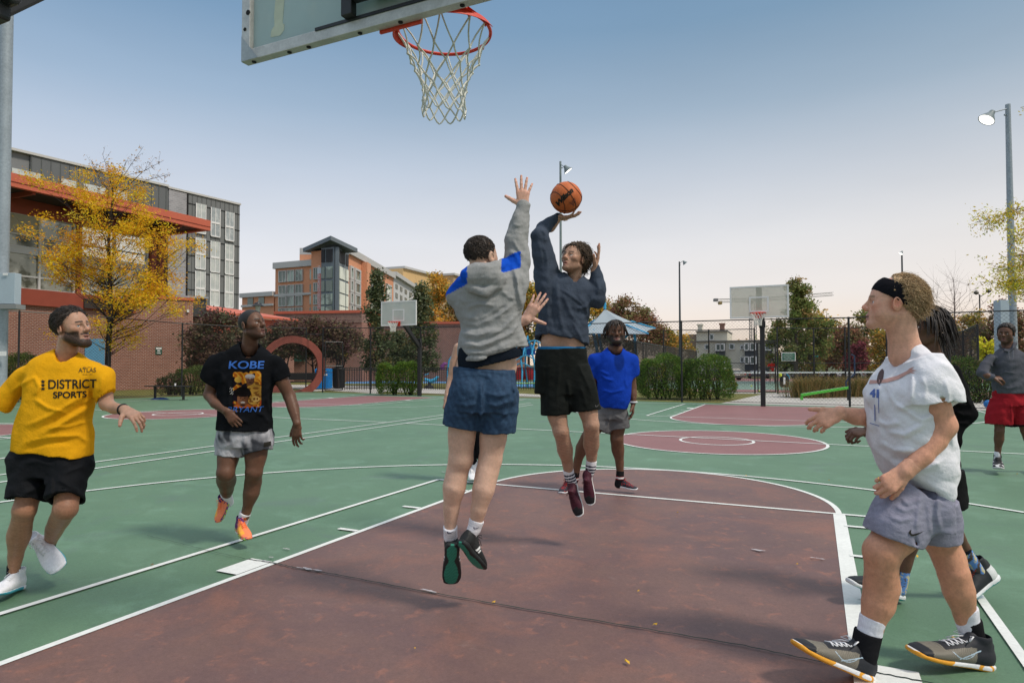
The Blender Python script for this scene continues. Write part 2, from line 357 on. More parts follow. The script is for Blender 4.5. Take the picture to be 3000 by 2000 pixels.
# ================================================================= fences
def wire(mb, P0, P1, h0, h1, z0=.05, sp=.075, r=.0022):
    """chain-link: two families of straight diagonal wires over the panel P0-P1"""
    P0 = np.array(P0, float); P1 = np.array(P1, float); L = np.linalg.norm(P1-P0); d = (P1-P0)/L; n = np.array([-d[1], d[0], 0])
    H = min(h0, h1)
    for fam in (0, 1):
        k = -H
        while k < L:
            # line u = k + t, z = t   (t in 0..H), clipped to 0..L
            t0 = max(0, -k); t1 = min(H-z0, L-k)
            if t1-t0 > .02:
                u0, u1, za, zb = k+t0, k+t1, t0+z0, t1+z0
                if fam: u0, u1 = L-u0, L-u1
                off = n*(.004 if fam else -.004)
                for (zz0, zz1) in ((za, zb),):
                    a = P0+d*u0+off+np.array([0, 0, zz0]); b = P0+d*u1+off+np.array([0, 0, zz1])
                    dd = (b-a)/np.linalg.norm(b-a); s = np.cross(dd, n); 
                    V = []
                    for p in (a, b): V += [p+s*r, p-s*r*.5+n*r*.87, p-s*r*.5-n*r*.87]
                    mb.add(V, [(0, 1, 4, 3), (1, 2, 5, 4), (2, 0, 3, 5)])
            k += sp*1.414
def fence(label, posts, group=None, mid=None, r=.035, wr=.0024, sp=.085, cap=True, name='chain_link_fence', bottom=True):
    """posts: list of (x,y,h) ; rails at the top, at the given mid heights and at the bottom"""
    root = empty(name, posts[0][:2]+(0,), label, 'fence', group)
    W = MB(); rl = {}
    for i, (x, y, h) in enumerate(posts):
        pm = MB(); pm.tube([(x, y, 0), (x, y, h+.03)], r, 8); pm.build('post', m_black, root, smooth=True)
        if i < len(posts)-1:
            x2, y2, h2 = posts[i+1]; a = np.array([x, y, 0.]); b = np.array([x2, y2, 0.])
            wire(W, a, b, h, h2, sp=sp, r=wr)
            for q in [(h, h2, r*.62)]+([(.06, .06, r*.3)] if bottom else [])+[(m_*h, m_*h2, r*.5) for m_ in (mid or [])]:
                k = round(q[2], 4); rl.setdefault(k, []).append([(x, y, q[0]), (x2, y2, q[1])])
    for k, L in rl.items():
        m_ = MB(); m_.tube([L[0][0]]+[e[1] for e in L], k, 6); m_.build('rail', m_black, root, smooth=True)
    W.build('wire_mesh', m_wire, root)
    return root
def postpx(px, yb, yt): p = g(px, yb); return (p[0], p[1], float(zat(px, yt, p)))
def gtop(px, d, yt): p = gd(px, d); return (p[0], p[1], float(at(px, yt, d)[2]))
# side fence at the left
dLl = [g(52,1178)-dL*17, g(52,1178)-dL*12, g(52,1178)-dL*8, g(52,1178)-dL*4]
P = [(p[0], p[1], 3.3) for p in dLl] + [postpx(52,1178,911)]
def onl(px, A, B):          # point of the ground line A-B seen in pixel column px
    lo, hi = -1.0, 2.0
    def col(t): q = A+(B-A)*t-CP; return 1500+FPX*np.dot(q, CR)/np.dot(q, CF)
    for _ in range(50):
        m_ = (lo+hi)/2
        if col(m_) < px: lo = m_
        else: hi = m_
    return A+(B-A)*lo
for px, yt in ((316,929),(532,947),(716,957)):
    q = onl(px, PL0, PL1); P.append((q[0], q[1], float(zat(px, yt, q))))
P.append(postpx(896,1147.6,961))
fence('long black chain link fence along the left edge of the courts before the brick building', P, wr=.003)
P = [postpx(945,1149,960)]
for px, yt in ((1085,960),(1232,958),(1400,955),(1590,951),(1795,946),(1998,941),(2232,935),(2490,930)):
    q = onl(px, PF0, PF1); P.append((q[0], q[1], float(zat(px, yt, q))))
hl = P[-1][2]; q = PF1.copy()
for px in (2785,3060): q = onl(px, PF0, PF1); P.append((q[0], q[1], hl+.05))
fence('long black chain link fence across the far end of the courts before the hedges', P, wr=.0028)
# gate leaf between the two fence runs
def gate(label, A, B, h, z0=.08):
    A = np.array(A[:3], float); B = np.array(B[:3], float)
    r = empty('chain_link_gate', A, label, 'gate')
    f = MB(); up = np.array([0, 0, 1.])
    for a, b in ((A+up*z0, A+up*h), (B+up*z0, B+up*h), (A+up*h, B+up*h), (A+up*z0, B+up*z0), (A+up*(z0+h)/2, B+up*(z0+h)/2)): f.tube([a, b], .03, 6)
    f.build('gate_frame', m_black, r, smooth=True); w = MB(); wire(w, A, B, h, h, z0=z0, sp=.085, r=.0028); w.build('wire_mesh', m_wire, r)
    l = MB(); l.tube([A+up*1.05, A+up*1.05+(B-A)*.08], .035, 6); l.tube([B+up*.5, B+up*.65], .045, 6); l.build('latch', m_black, r)
    return r
gA, gB = g(952,1147.2), g(1003,1146)
gate('open chain link gate beside the blue recycling bin', gA, gB, float(zat(1003,1002,gB)))
rr = MB(); a = np.array(postpx(896,1147.6,961)); b = np.array(postpx(945,1149,960)); rr.tube([(a[0],a[1],a[2]-.32), (b[0],b[1],b[2]-.35)], .03, 6)
o = rr.build('gate_header_rail', m_black); tag(o, 'black pipe over the gate opening between the two court fences', 'gate rail')
# tennis court fence behind (right), with its gate
T = []
q0, q1 = g(1500,1147), g(2212,1151.5)
def tline(px): return onl(px, g(1880,1148), g(2281,1152.5))
for px, yt in ((1945,967),(2078,966),(2212,963)):
    q = tline(px); T.append((q[0], q[1], float(zat(px, yt, q))))
fence('chain link fence of the tennis court left of its gate, behind the hedge', T, wr=.0032, r=.035, mid=[.47])
T = []
for px, yt in ((2279,960),(2386,962),(2478,960),(2600,957),(2760,955),(2866,952)):
    q = tline(px); T.append((q[0], q[1], float(zat(px, yt, q))))
fence('chain link fence of the tennis court right of its gate, behind the ornamental grass', T, wr=.0032, r=.035, mid=[.47])
gA, gB = tline(2221), tline(2273)
gate('narrow chain link gate of the tennis court behind the far hoop post', gA, gB, float(zat(2250,1004,gA)))
hd = MB(); q = tline(2212); q2 = tline(2279); hz = float(zat(2212,999,q)); hd.tube([(q[0],q[1],hz), (q2[0],q2[1],hz)], .03, 6)
o = hd.build('gate_header_rail', m_black); tag(o, 'thin black pipe above the narrow tennis court gate', 'gate rail')
# windscreened cage at the right and sloping fence behind the playground
m_screen = mat('windscreen_mesh', (.06,.055,.05), .95, n=(3,.15))
_N, _L = m_screen.node_tree.nodes, m_screen.node_tree.links; _t = _N.new('ShaderNodeBsdfTransparent'); _ms = _N.new('ShaderNodeMixShader'); _ms.inputs[0].default_value = .35
_L.new(_N['Principled BSDF'].outputs[0], _ms.inputs[1]); _L.new(_t.outputs[0], _ms.inputs[2]); _L.new(_ms.outputs[0], _N['Material Output'].inputs['Surface'])
def screened(label, pts, mt=m_screen):
    r = empty('screened_fence', pts[0][:2]+(0,), label, 'fence'); s = MB(); rl = MB()
    for i, (x, y, h) in enumerate(pts):
        pm = MB(); pm.tube([(x, y, 0), (x, y, h)], .05, 6); pm.build('post', m_black, r, smooth=True)
        if i < len(pts)-1:
            x2, y2, h2 = pts[i+1]; rl.tube([(x, y, h), (x2, y2, h2)], .035, 6)
            d = np.array([x2-x, y2-y]); n_ = np.array([-d[1], d[0]])/np.linalg.norm(d)*.006
            s.add([(x-n_[0], y-n_[1], .15), (x2-n_[0], y2-n_[1], .15), (x2-n_[0], y2-n_[1], h2-.05), (x-n_[0], y-n_[1], h-.05), (x+n_[0], y+n_[1], .15), (x2+n_[0], y2+n_[1], .15), (x2+n_[0], y2+n_[1], h2-.05), (x+n_[0], y+n_[1], h-.05)],
                  [(0,1,2,3), (7,6,5,4), (0,4,5,1), (3,2,6,7), (0,3,7,4), (1,5,6,2)])
    rl.build('rail', m_black, r, smooth=True); s.build('windscreen', mt, r); return r
screened('dark windscreened fence sloping away behind the grey hoodie player', [gtop(2745,34,985), gtop(2765,33,981), gtop(2823,31,970), gtop(2866,29.5,950)])
screened('dark windscreened fence beyond the blue shirt player and the playground canopy', [gtop(1685,38,975), gtop(1865,36,1000), gtop(1884,37,1004), gtop(1950,42,1015), gtop(2040,50,1028)])
# ================================================================= basketball hoops
def net_mesh(mb, c, R0=.225, jit=0.0, r=.003, seed=1, sc=1.0, tn=5):
    rr = random.Random(seed); n = 12
    zs = [0, -.135, -.20, -.255, -.305, -.35, -.40]; Rs = [R0, .178, .14, .118, .108, .106, .108]
    nodes = []
    for k in range(7):
        row = []
        for i in range(n):
            a = 2*PI*(i+.5*(k % 2))/n + rr.uniform(-1, 1)*jit*2.0; R = Rs[k]*(1+rr.uniform(-1, 1)*jit)
            row.append(Vector((c[0]+R*math.cos(a), c[1]+R*math.sin(a), c[2]+zs[k]*sc+(rr.uniform(-1, 1)*jit*.10 if k else 0))))
        nodes.append(row)
    for k in range(6):
        for i in range(n):
            p = nodes[k][i]
            for j in ((i, (i-1) % n) if k % 2 == 0 else (i, (i+1) % n)):
                q = nodes[k+1][j]; sag = Vector((0, 0, 0))
                cdir = Vector((c[0]-(p.x+q.x)/2, c[1]-(p.y+q.y)/2, 0)).normalized()*(.012 if k < 2 else .003)
                pts = [p, p.lerp(q, .25)+cdir*.7, p.lerp(q, .5)+cdir, p.lerp(q, .75)+cdir*.7, q]
                mb.tube(pts, r, tn, caps=False)
            if k: mb.lathe(p-Vector((0, 0, r*2)), [(0.0005, 0), (r*1.7, r*1.2), (r*1.7, r*2.8), (.0005, r*4)], 6)
    for i in range(n):      # bottom loops
        p, q = nodes[6][i], nodes[6][(i+1) % n]; m_ = p.lerp(q, .5)+Vector((0, 0, -.028-rr.uniform(0, 1)*jit*.3)); mb.tube([p, p.lerp(m_, .6)+Vector((0, 0, -.006)), m_, q.lerp(m_, .6)+Vector((0, 0, -.006)), q], r, tn, caps=False)
def hoop_parts(root, X, YF, s, dz=0.0, near=False, glass=None):
    """board front plane at YF, rim on the side of direction s (+1 = +Y); board 1.83 x 1.07"""
    z0, z1, hw = 2.90+dz, 3.97+dz, .914; t = .045; fw = .055
    fb = MB()
    yb0, yb1 = sorted((YF, YF-s*t))
    fb.box(X-hw, X+hw, yb0, yb1, z0, z0+fw); fb.box(X-hw, X+hw, yb0, yb1, z1-fw, z1)
    fb.box(X-hw, X-hw+fw, yb0, yb1, z0+fw, z1-fw); fb.box(X+hw-fw, X+hw, yb0, yb1, z0+fw, z1-fw)
    fr = fb.build('board_frame', m_alu if near else m_white, root, bevel=.003)
    gm = MB(); yg = sorted((YF-s*.008, YF-s*.020)); gm.box(X-hw+fw, X+hw-fw, yg[0], yg[1], z0+fw, z1-fw)
    gm.build('glass_panel', glass, root)
    tp = MB(); a, b = sorted((YF-s*.002, YF-s*.006))
    for x0, x1, za, zb in ((-.305,.305,.20,.25), (-.305,.305,.66,.71), (-.305,-.255,.25,.66), (.255,.305,.25,.66)): tp.box(X+x0, X+x1, a, b, z0+za, z0+zb)
    tp.build('target_square', m_white, root)
    cy = YF+s*.38; rz = 3.048+dz
    rm = MB(); rm.tube([(X+.2286*math.cos(t_), cy+.2286*math.sin(t_), rz) for t_ in np.linspace(0, 2*PI, 65)], .0085 if near else .012, 10 if near else 6, caps=False)
    rm.build('rim', m_rim, root, smooth=True)
    pl = MB()       # mounting plate, neck and the two sheet skirts that wrap the ring
    a, b = sorted((YF, YF+s*.012)); pl.box(X-.11, X+.11, a, b, rz-.16, rz+.04)
    ringa = [(X+.236*math.cos(t_), cy+s*.236*math.sin(t_)) for t_ in np.linspace(math.radians(180+12), math.radians(360-12), 19)]
    P = [(X-.10, YF+s*.012), (X-.16, YF+s*.10)]+ringa+[(X+.16, YF+s*.10), (X+.10, YF+s*.012)]
    top = [(p[0], p[1], rz+.012) for p in P]; n = len(P)
    inner = [(X+.222*math.cos(t_), cy+s*.222*math.sin(t_)) for t_ in np.linspace(math.radians(360-12), math.radians(180+12), 19)]
    # flat top plate as a strip between the outer outline and the ring
    O = [(X-.10, YF+s*.012)]+[(X-.10+(.20)*i/16, YF+s*.012) for i in range(1, 16)]+[(X+.10, YF+s*.012)]
    ng = len(ringa); V = []; F = []
    for i in range(ng):
        ox = X-.215+.43*i/(ng-1); oy = YF+s*(.012+.30*abs((i/(ng-1))-.5)**1.6*2.2)
        V += [(ox, oy, rz+.006), (ringa[i][0], ringa[i][1], rz+.006), (ox, oy, rz-.006), (ringa[i][0], ringa[i][1], rz-.006)]
    for i in range(ng-1):
        a_ = 4*i; F += [(a_, a_+1, a_+5, a_+4), (a_+2, a_+6, a_+7, a_+3), (a_, a_+4, a_+6, a_+2), (a_+1, a_+3, a_+7, a_+5)]
    pl.add(V, F)
    # drooping skirt below the ring on the board side
    V = []; F = []
    angs = np.linspace(math.radians(180-8), math.radians(360+8), 29)
    for i, t_ in enumerate(angs):
        k = math.sin(PI*i/(len(angs)-1)); dp = .012+.030*k
        V += [(X+.232*math.cos(t_), cy+s*.232*math.sin(t_), rz+.006), (X+.250*math.cos(t_), cy+s*.250*math.sin(t_), rz-dp), (X+.254*math.cos(t_), cy+s*.254*math.sin(t_), rz-dp), (X+.238*math.cos(t_), cy+s*.238*math.sin(t_), rz+.008)]
    for i in range(len(angs)-1):
        a_ = 4*i
        for j in range(4): F.append((a_+j, a_+(j+1) % 4, a_+4+(j+1) % 4, a_+4+j))
    pl.add(V, F)
    pl.build('rim_bracket', m_rim, root)
    if near:
        hk = MB()
        for i in range(12):
            a_ = 2*PI*i/12; hk.tube([(X+.2286*math.cos(a_-.03), cy+.2286*math.sin(a_-.03), rz-.006), (X+.2286*math.cos(a_), cy+.2286*math.sin(a_), rz-.022), (X+.2286*math.cos(a_+.03), cy+.2286*math.sin(a_+.03), rz-.006)], .003, 5)
        hk.build('net_hook', m_rim, root)
    nm = MB(); net_mesh(nm, (X, cy, rz-.012), jit=.035 if near else .02, r=.0042 if near else .0060, tn=6 if near else 4, sc=.93)
    nm.build('net', m_net if near else mat('white_net_cord', (.66,.66,.62), .9), root, smooth=True)
m_glassn = mat('fogged_acrylic_board', (.55,.66,.665), .35, spec=.5, n=[(2.2,.05)], n2=[(3.0,(.62,.70,.68),.55,.72)], trans=.55)
# near hoop
h1 = empty('basketball_hoop', (0, -.32, 0), 'close basketball hoop overhead with its board seen from behind and a long white net', 'basketball hoop')
YB = 1.325
hoop_parts(h1, 0, YB, 1, near=True, glass=m_glassn)
b_ = MB()
b_.tube([(0, -.31, 0), (0, -.31, 2.2)], .07, 16); b_.build('pole', m_black, h1, smooth=True)
b_ = MB(); b_.bar((0, -.26, 2.17), (0, 1.17, 3.68), .06, .07); b_.build('support_arm', m_black, h1, bevel=.006)
b_ = MB(); b_.box(-.055, .055, -.34, -.215, 2.155, 2.40); b_.tube([(-.08, -.225, 2.20), (.085, -.225, 2.20)], .017, 8); b_.tube([(-.08, -.30, 2.17), (.085, -.30, 2.17)], .017, 8); b_.build('arm_clamp', m_black, h1, bevel=.01)
b_ = MB()
b_.box(-.20, .20, YB-.11, YB-.047, 3.02, 3.60); b_.box(-.26, -.20, YB-.085, YB-.047, 2.96, 3.9); b_.box(.20, .26, YB-.085, YB-.047, 2.96, 3.9)
b_.box(-.14, .14, YB-.17, YB-.11, 3.1, 3.5); b_.tube([(-.19, YB-.13, 3.06), (.19, YB-.13, 3.06)], .02, 8)
for x in (-.15, 0, .15): b_.tube([(x, YB-.12, 3.0), (x, YB-.10, 3.12)], .014, 6)
b_.build('board_bracket', m_black, h1, bevel=.004)
b_ = MB()
for x in (-.85, -.62, -.5, -.2, .02, .33, .62, .85): b_.tube([(x, YB-.023, 2.896), (x, YB-.023, 2.902)], .011, 10)
b_.tube([(-.89, YB-.048, 3.06), (-.89, YB-.043, 3.06)], .009, 8); b_.tube([(-.87, YB-.048, 3.14), (-.87, YB-.043, 3.14)], .013, 8)
b_.build('bolt_hole', m_dark, h1)
b_ = MB(); b_.add([(-.912, YB-.0475, 2.902), (-.912, YB-.0475, 3.03), (-.80, YB-.0475, 2.902), (-.912, YB-.0462, 2.902), (-.912, YB-.0462, 3.03), (-.80, YB-.0462, 2.902)], [(0,1,2), (5,4,3), (0,2,5,3), (1,4,5,2), (0,3,4,1)]); b_.build('corner_gusset', m_galv, h1)
b_ = MB(); V = [(0,0),(.05,-.005),(.07,.015),(.072,.04),(.062,.05),(.066,.10),(.070,.16),(.066,.20),(.055,.225),(.04,.225),(.028,.20),(.022,.15),(.018,.10),(.020,.05),(.004,.03)]
b_.add([(-.745+x*1.25, YB-.0215, 3.0+z*1.05) for x, z in V], [tuple(range(len(V)))]); b_.add([(-.745+x*1.25, YB-.0205, 3.0+z*1.05) for x, z in V], [tuple(range(len(V)))[::-1]]); b_.build('sticker_residue', mat('sticker_glue', (.50,.54,.44), .9, n=(20,.08)), h1)
b_ = MB(); b_.box(-.44, .90, YB-.050, YB-.0455, 2.949, 2.964); b_.build('rubber_edge', m_black, h1)
b_ = MB(); b_.box(-.39, -.262, YB-.0225, YB-.0205, 3.13, 3.6); b_.build('backing_pad', mat('grey_pad', (.38,.40,.41), .8), h1)
# far hoops
def far_hoop(label, X, YF, dz, px, py_base, armfrom, glass):
    pb = g(px, py_base); r = empty('basketball_hoop', (pb[0], pb[1], 0), label, 'basketball hoop', 'far basketball hoops')
    hoop_parts(r, X, YF, -1, dz=dz, glass=glass)
    ph = armfrom; m_ = MB(); m_.bar((pb[0], pb[1], 0), (pb[0], pb[1], ph+.25), .15, .15); m_.build('pole', m_black, r, bevel=.01)
    m_ = MB(); m_.bar((pb[0], pb[1]-.02, ph-.1), (X, YF+.10, 3.25+dz), .13, .16); m_.build('support_arm', m_black, r, bevel=.01)
    m_ = MB(); m_.box(X-.09, X+.09, YF+.046, YF+.12, 3.0+dz, 3.93+dz); m_.build('board_bracket', mat('grey_strut', (.16,.15,.12), .7), r)
    m_ = MB(); m_.bar((pb[0]-.1, pb[1], ph), (pb[0]+.1, pb[1], ph), .1, .22); m_.build('arm_clamp', m_black, r)
    return r
m_glf = mat('clear_board_warm', (.62,.60,.50), .3, spec=.5, n=(3,.05)); m_glf2 = mat('clear_board_grey', (.62,.66,.61), .3, spec=.5, n=(3,.05))
for m_ in (m_glf, m_glf2):      # old see-through acrylic: partly transparent
    N, L = m_.node_tree.nodes, m_.node_tree.links; t = N.new('ShaderNodeBsdfTransparent'); ms = N.new('ShaderNodeMixShader'); ms.inputs[0].default_value = .40 if m_ is m_glf else .25
    L.new(N['Principled BSDF'].outputs[0], ms.inputs[1]); L.new(t.outputs[0], ms.inputs[2]); L.new(ms.outputs[0], N['Material Output'].inputs['Surface'])
far_hoop('far basketball hoop on a straight black post in front of the tennis court gate', 0.0, 21.70, .02, 2236, 1190, 2.72, m_glf)
# second court's far hoop: traced board centre
pbx = g(1229,1160); lo_, hi_ = 20., 45.
for _ in range(40):
    d2 = (lo_+hi_)/2; bc = at(1167,918,d2)
    if bc[1] < pbx[1]-1.35: lo_ = d2
    else: hi_ = d2
far_hoop('far basketball hoop of the second court, beside the square hedge', float(bc[0]), float(pbx[1])-1.35, float(bc[2])-3.43, 1229, 1160, 2.3, m_glf2)
# ================================================================= buildings
class Fac:
    """facade plane through two ground points; u runs from P0 to P1, n points towards the viewer"""
    def __init__(s, P0, P1, name, label, cat='building', n_side=1):
        s.P0 = np.array([P0[0], P0[1], 0.]); P1 = np.array([P1[0], P1[1], 0.]); s.d = (P1-s.P0); s.L = np.linalg.norm(s.d); s.d /= s.L
        s.n = np.array([s.d[1], -s.d[0], 0.])*n_side
        s.rz = math.atan2(s.d[1], s.d[0]); s.root = empty(name, s.P0, label, cat, rz=s.rz)
    def uv(s, px, py, off=0.0):
        v = CF + CR*(px-1500)/FPX - CU*(py-1000-DPY)/FPX; o = s.P0+s.n*off
        t = np.dot(o-CP, s.n)/np.dot(v, s.n); q = CP+v*t-o; return float(np.dot(q, s.d)), float(q[2])
    def u(s, px, off=0.0): return s.uv(px, 1000, off)[0]
    def box(s, mb, u0, u1, z0, z1, n0, n1):      # local frame: x=u, y = -n (n towards the viewer)
        a, b = sorted((u0, u1)); c, d = sorted((z0, z1)); e, f = sorted((-n0, -n1)); return mb.box(a, b, e, f, c, d)
    def part(s, name, boxes, mt, parent=None, bevel=0):
        mb = MB()
        for b in boxes: s.box(mb, *b)
        o = mb.build(name, mt, parent or s.root, world_space=False, bevel=bevel); return o
m_orange = mat('orange_red_steel', (.52,.13,.075), .6, n=[(.8,.06),(8,.05)])
m_ored = mat('dark_red_steel', (.27,.060,.035), .6, n=(2,.08))
m_brick = brick_mat('red_brick', (.30,.125,.085), (.23,.085,.06), (.36,.26,.21), .23, .085, .016)
m_brickd = brick_mat('shaded_brick_band', (.25,.15,.12), (.19,.11,.09), (.30,.22,.18), .12, .25, .02)  # upright bricks in their own duller tone
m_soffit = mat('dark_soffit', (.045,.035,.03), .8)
m_mull = mat('window_mullion', (.52,.52,.50), .5)
m_pane = mat('reflective_pane', (.22,.23,.19), .06, metal=.45, spec=.9, n2=[(.35,(.42,.42,.36),.50,.56),(1.2,(.05,.055,.03),.5,.6)])
m_panel = mat('beige_spandrel', (.36,.34,.26), .7, n=(3,.06))
m_paneb = mat('bright_pane', (.88,.88,.80), .10, metal=.8, spec=.9, n2=(1.0,(.40,.40,.32),.55,.65))  # paler mirror-like copy of the pane, reflected sky put into its colour
# ---- recreation centre at the left
A0 = gd(24, 28.8); A1 = gd(615, 38.6)
rc = Fac(A0, A1, 'brick_building', 'brick recreation centre with an orange steel canopy and a tall gridded window wall')
WO = -2.6                                  # the window wall stands this far behind the canopy edge
ue = rc.u(613); ztop = rc.uv(300, 571)[1]
def rcz(px, py, off=0): return rc.uv(px, py, off)[1]
zf1 = rcz(24, 503); zf0 = rcz(24, 543)
rc.part('canopy_fascia', [(-14, ue, zf0, zf1, -.25, 0), (ue-.25, ue, zf0, zf1, -9, -.25)], m_orange)
rc.part('fascia_joint', [(-14, ue, (zf0*.62+zf1*.38)-.02, zf0*.62+zf1*.38, 0, .03)], m_ored)
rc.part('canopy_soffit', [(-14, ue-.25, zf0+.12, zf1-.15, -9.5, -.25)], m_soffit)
bm_ = [(x, x+.14, zf0-.10, zf0+.12, -9, -.25) for x in np.arange(-12, ue, 2.6)]
rc.part('canopy_beam', bm_, m_ored)
uw = rc.u(438, WO)                          # right end of the window wall
zw0 = rcz(200, 858, WO); zw1 = rcz(24, 620, WO)
u_l = -14
rc.part('upper_wall', [(u_l, uw+.6, zw1, zf0+.12, WO-.3, WO+.1)], m_ored)
rc.part('wall', [(u_l, uw+.6, 0, zw0-.75, WO-.3, WO+.05)], m_brick)
rc.part('red_band', [(u_l, uw+.75, zw0-.80, zw0, WO-.2, WO+.22)], m_ored)
cols = [rc.u(p, WO) for p in (-190, -90, 10, 111, 213, 332, 428)]
rows = [zw0, zw0+.62, zw0+1.75, zw0+2.05, zw0+2.65, zw0+3.85, zw0+4.35, zw1]
for i in range(len(cols)-1):
    for j in range(len(rows)-1):
        if j == 2: continue
        mt_ = m_pane
        if j == 4 and i in (2, 4): mt_ = m_panel
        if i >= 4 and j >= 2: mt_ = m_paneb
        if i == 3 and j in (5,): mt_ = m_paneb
        w_ = rc.part('window', [(cols[i]+.05, cols[i+1]-.05, rows[j]+.04, rows[j+1]-.04, WO-.12, WO-.06)], mt_)
mu = [(c-.05, c+.05, zw0, zw1, WO-.1, WO+.04) for c in cols] + [(cols[0], cols[-1], r-.04, r+.04, WO-.09, WO+.02) for r in rows] + [(cols[0], cols[-1], rows[2]+.04, rows[3]-.04, WO-.1, WO+.0)]
rc.part('window_frame', mu, m_mull)
rc.part('steel_column', [(rc.u(428, WO)+.1, rc.u(428, WO)+.4, 0, zf0+.1, WO-.1, WO+.25), (rc.u(213,WO)+.06, rc.u(213,WO)+.28, zw0, zw1, WO+.05, WO+.2), (uw+.45, uw+.75, 0, zf0, WO-.1, WO+.2)], m_ored)
lm = MB(); lm.lathe((rc.u(165,WO), -WO+1.2, rcz(165,700,WO-1.2)), [(.02,.5),(.12,.42),(.62,.05),(.66,0),(.5,-.06),(.01,-.08)], 16)
lm.build('pendant_lamp', mat('lit_pendant', (.8,.75,.6), .5, emit=(1,.86,.6,3.0)), rc.root, world_space=False)
ud0, ud1 = rc.u(246, WO), rc.u(304, WO)
rc.part('door', [(ud0, ud1, 0, rcz(270,992,WO), WO+.05, WO+.10)], mat('blue_door', (.10,.27,.42), .6, n=(4,.05)))
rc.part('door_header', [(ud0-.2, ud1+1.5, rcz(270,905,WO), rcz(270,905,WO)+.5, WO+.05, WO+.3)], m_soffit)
# ---- brick block standing forward on the right
B0 = gd(365, 36.5); B1 = gd(564, 38.5)
bb = Fac(B0, B1, 'brick_building', 'plain brick block with a thin orange coping, small green sign on its wall')
ub = bb.L; zb = bb.uv(565, 875)[1]; zb2 = bb.uv(430, 862)[1]
bb.part('wall', [(0, ub, 0, zb-.12, -8, 0)], m_brick)
bb.part('coping', [(-.05, ub+.05, zb-.12, zb+.05, -8.1, .06)], m_orange)
bb.part('side_return', [(-1.1, -.002, 0, zb-.3, -8, -.6)], brick_mat('dark_return_brick', (.13,.055,.04), (.10,.04,.03), (.17,.12,.10)))  # red brick darkened to paint shade onto the side return
us, zs_ = bb.uv(465, 1028)
sg = bb.part('wall_sign', [(us-.17, us+.17, zs_-.2, zs_+.24, .004, .03)], mat('dark_green_sign', (.03,.09,.06), .6))
bb.part('sign_text', [(us-.15, us+.15, zs_+.10, zs_+.20, .031, .034), (us-.07, us+.07, zs_-.02, zs_+.05, .031, .034), (us-.10, us+.10, zs_-.14, zs_-.09, .031, .034)], m_white, sg)
u_, z_ = bb.uv(550, 911); bb.part('wall_light', [(u_-.06, u_+.06, z_-.08, z_+.08, 0, .12)], m_white)
u_, z_ = bb.uv(520, 868)
bb.part('rooftop_unit', [(ub-.9, ub+1.1, zb-.9, zb+.25, -5.5, -2.2)], mat('dark_grey_unit', (.06,.065,.065), .7, n=(6,.1)))
bb.part('unit_cap', [(ub-1.0, ub+1.2, zb+.25, zb+.36, -5.6, -2.1)], m_galv)
# ---- dark apartment block
D0 = gd(-60, 60.5); D1 = gd(696, 83.5)
m_dpan = mat('charcoal_metal_panel', (.13,.14,.145), .55, n=[(.4,.06)])
m_lpan = mat('mid_grey_metal_panel', (.20,.21,.215), .55, n=[(.4,.06)])
m_gbr = brick_mat('pale_grey_brick', (.33,.33,.345), (.26,.26,.275), (.42,.42,.43), .5, .22, .02)
m_curt = mat('curtained_window', (.44,.48,.47), .2, spec=.6, n2=(.9,(.56,.59,.56),.45,.6))
m_curt2 = mat('grey_window', (.30,.34,.35), .15, spec=.7, n2=(1.2,(.48,.52,.52),.45,.6))
ap = Fac(D0, D1, 'apartment_building', 'tall charcoal panelled apartment block with narrow white framed windows behind the orange canopy')
ht = ap.uv(80, 451)[1]; ut = ap.u(488); um = ap.u(548); ur = ap.u(698)
zr = ap.uv(698, 601)[1]
ap.part('dark_wing', [(ap.u(80), ut, 0, ht, -14, 0)], m_dpan)
ap.part('grey_end', [(-1, ap.u(80)-.01, 0, ht-.05, -14, -.3)], m_lpan)
ap.part('roof_edge', [(-1, ut, ht, ht+.25, -14, .15), (ut-.1, ur+.1, zr+.02, zr+.25, -16, .2)], m_mull)
ap.part('brick_bay', [(ut, um-.2, 0, zr-.1, -16, .12)], m_gbr)
ap.part('panel_wing', [(um-.2, ur, 0, zr, -16, .05)], mat('slate_metal_panel', (.17,.18,.18), .55, n=[(.4,.06)]))
ap.part('recess', [(ut-2.6, ut-.05, 6, ht-3, .005, .05)], m_dark)  # flat black slab on the wall paints in the shade of a recess
ap.part('downpipe', [(um-.32, um-.14, 0, zr, .06, .2)], m_dark)
fl_h = 3.2
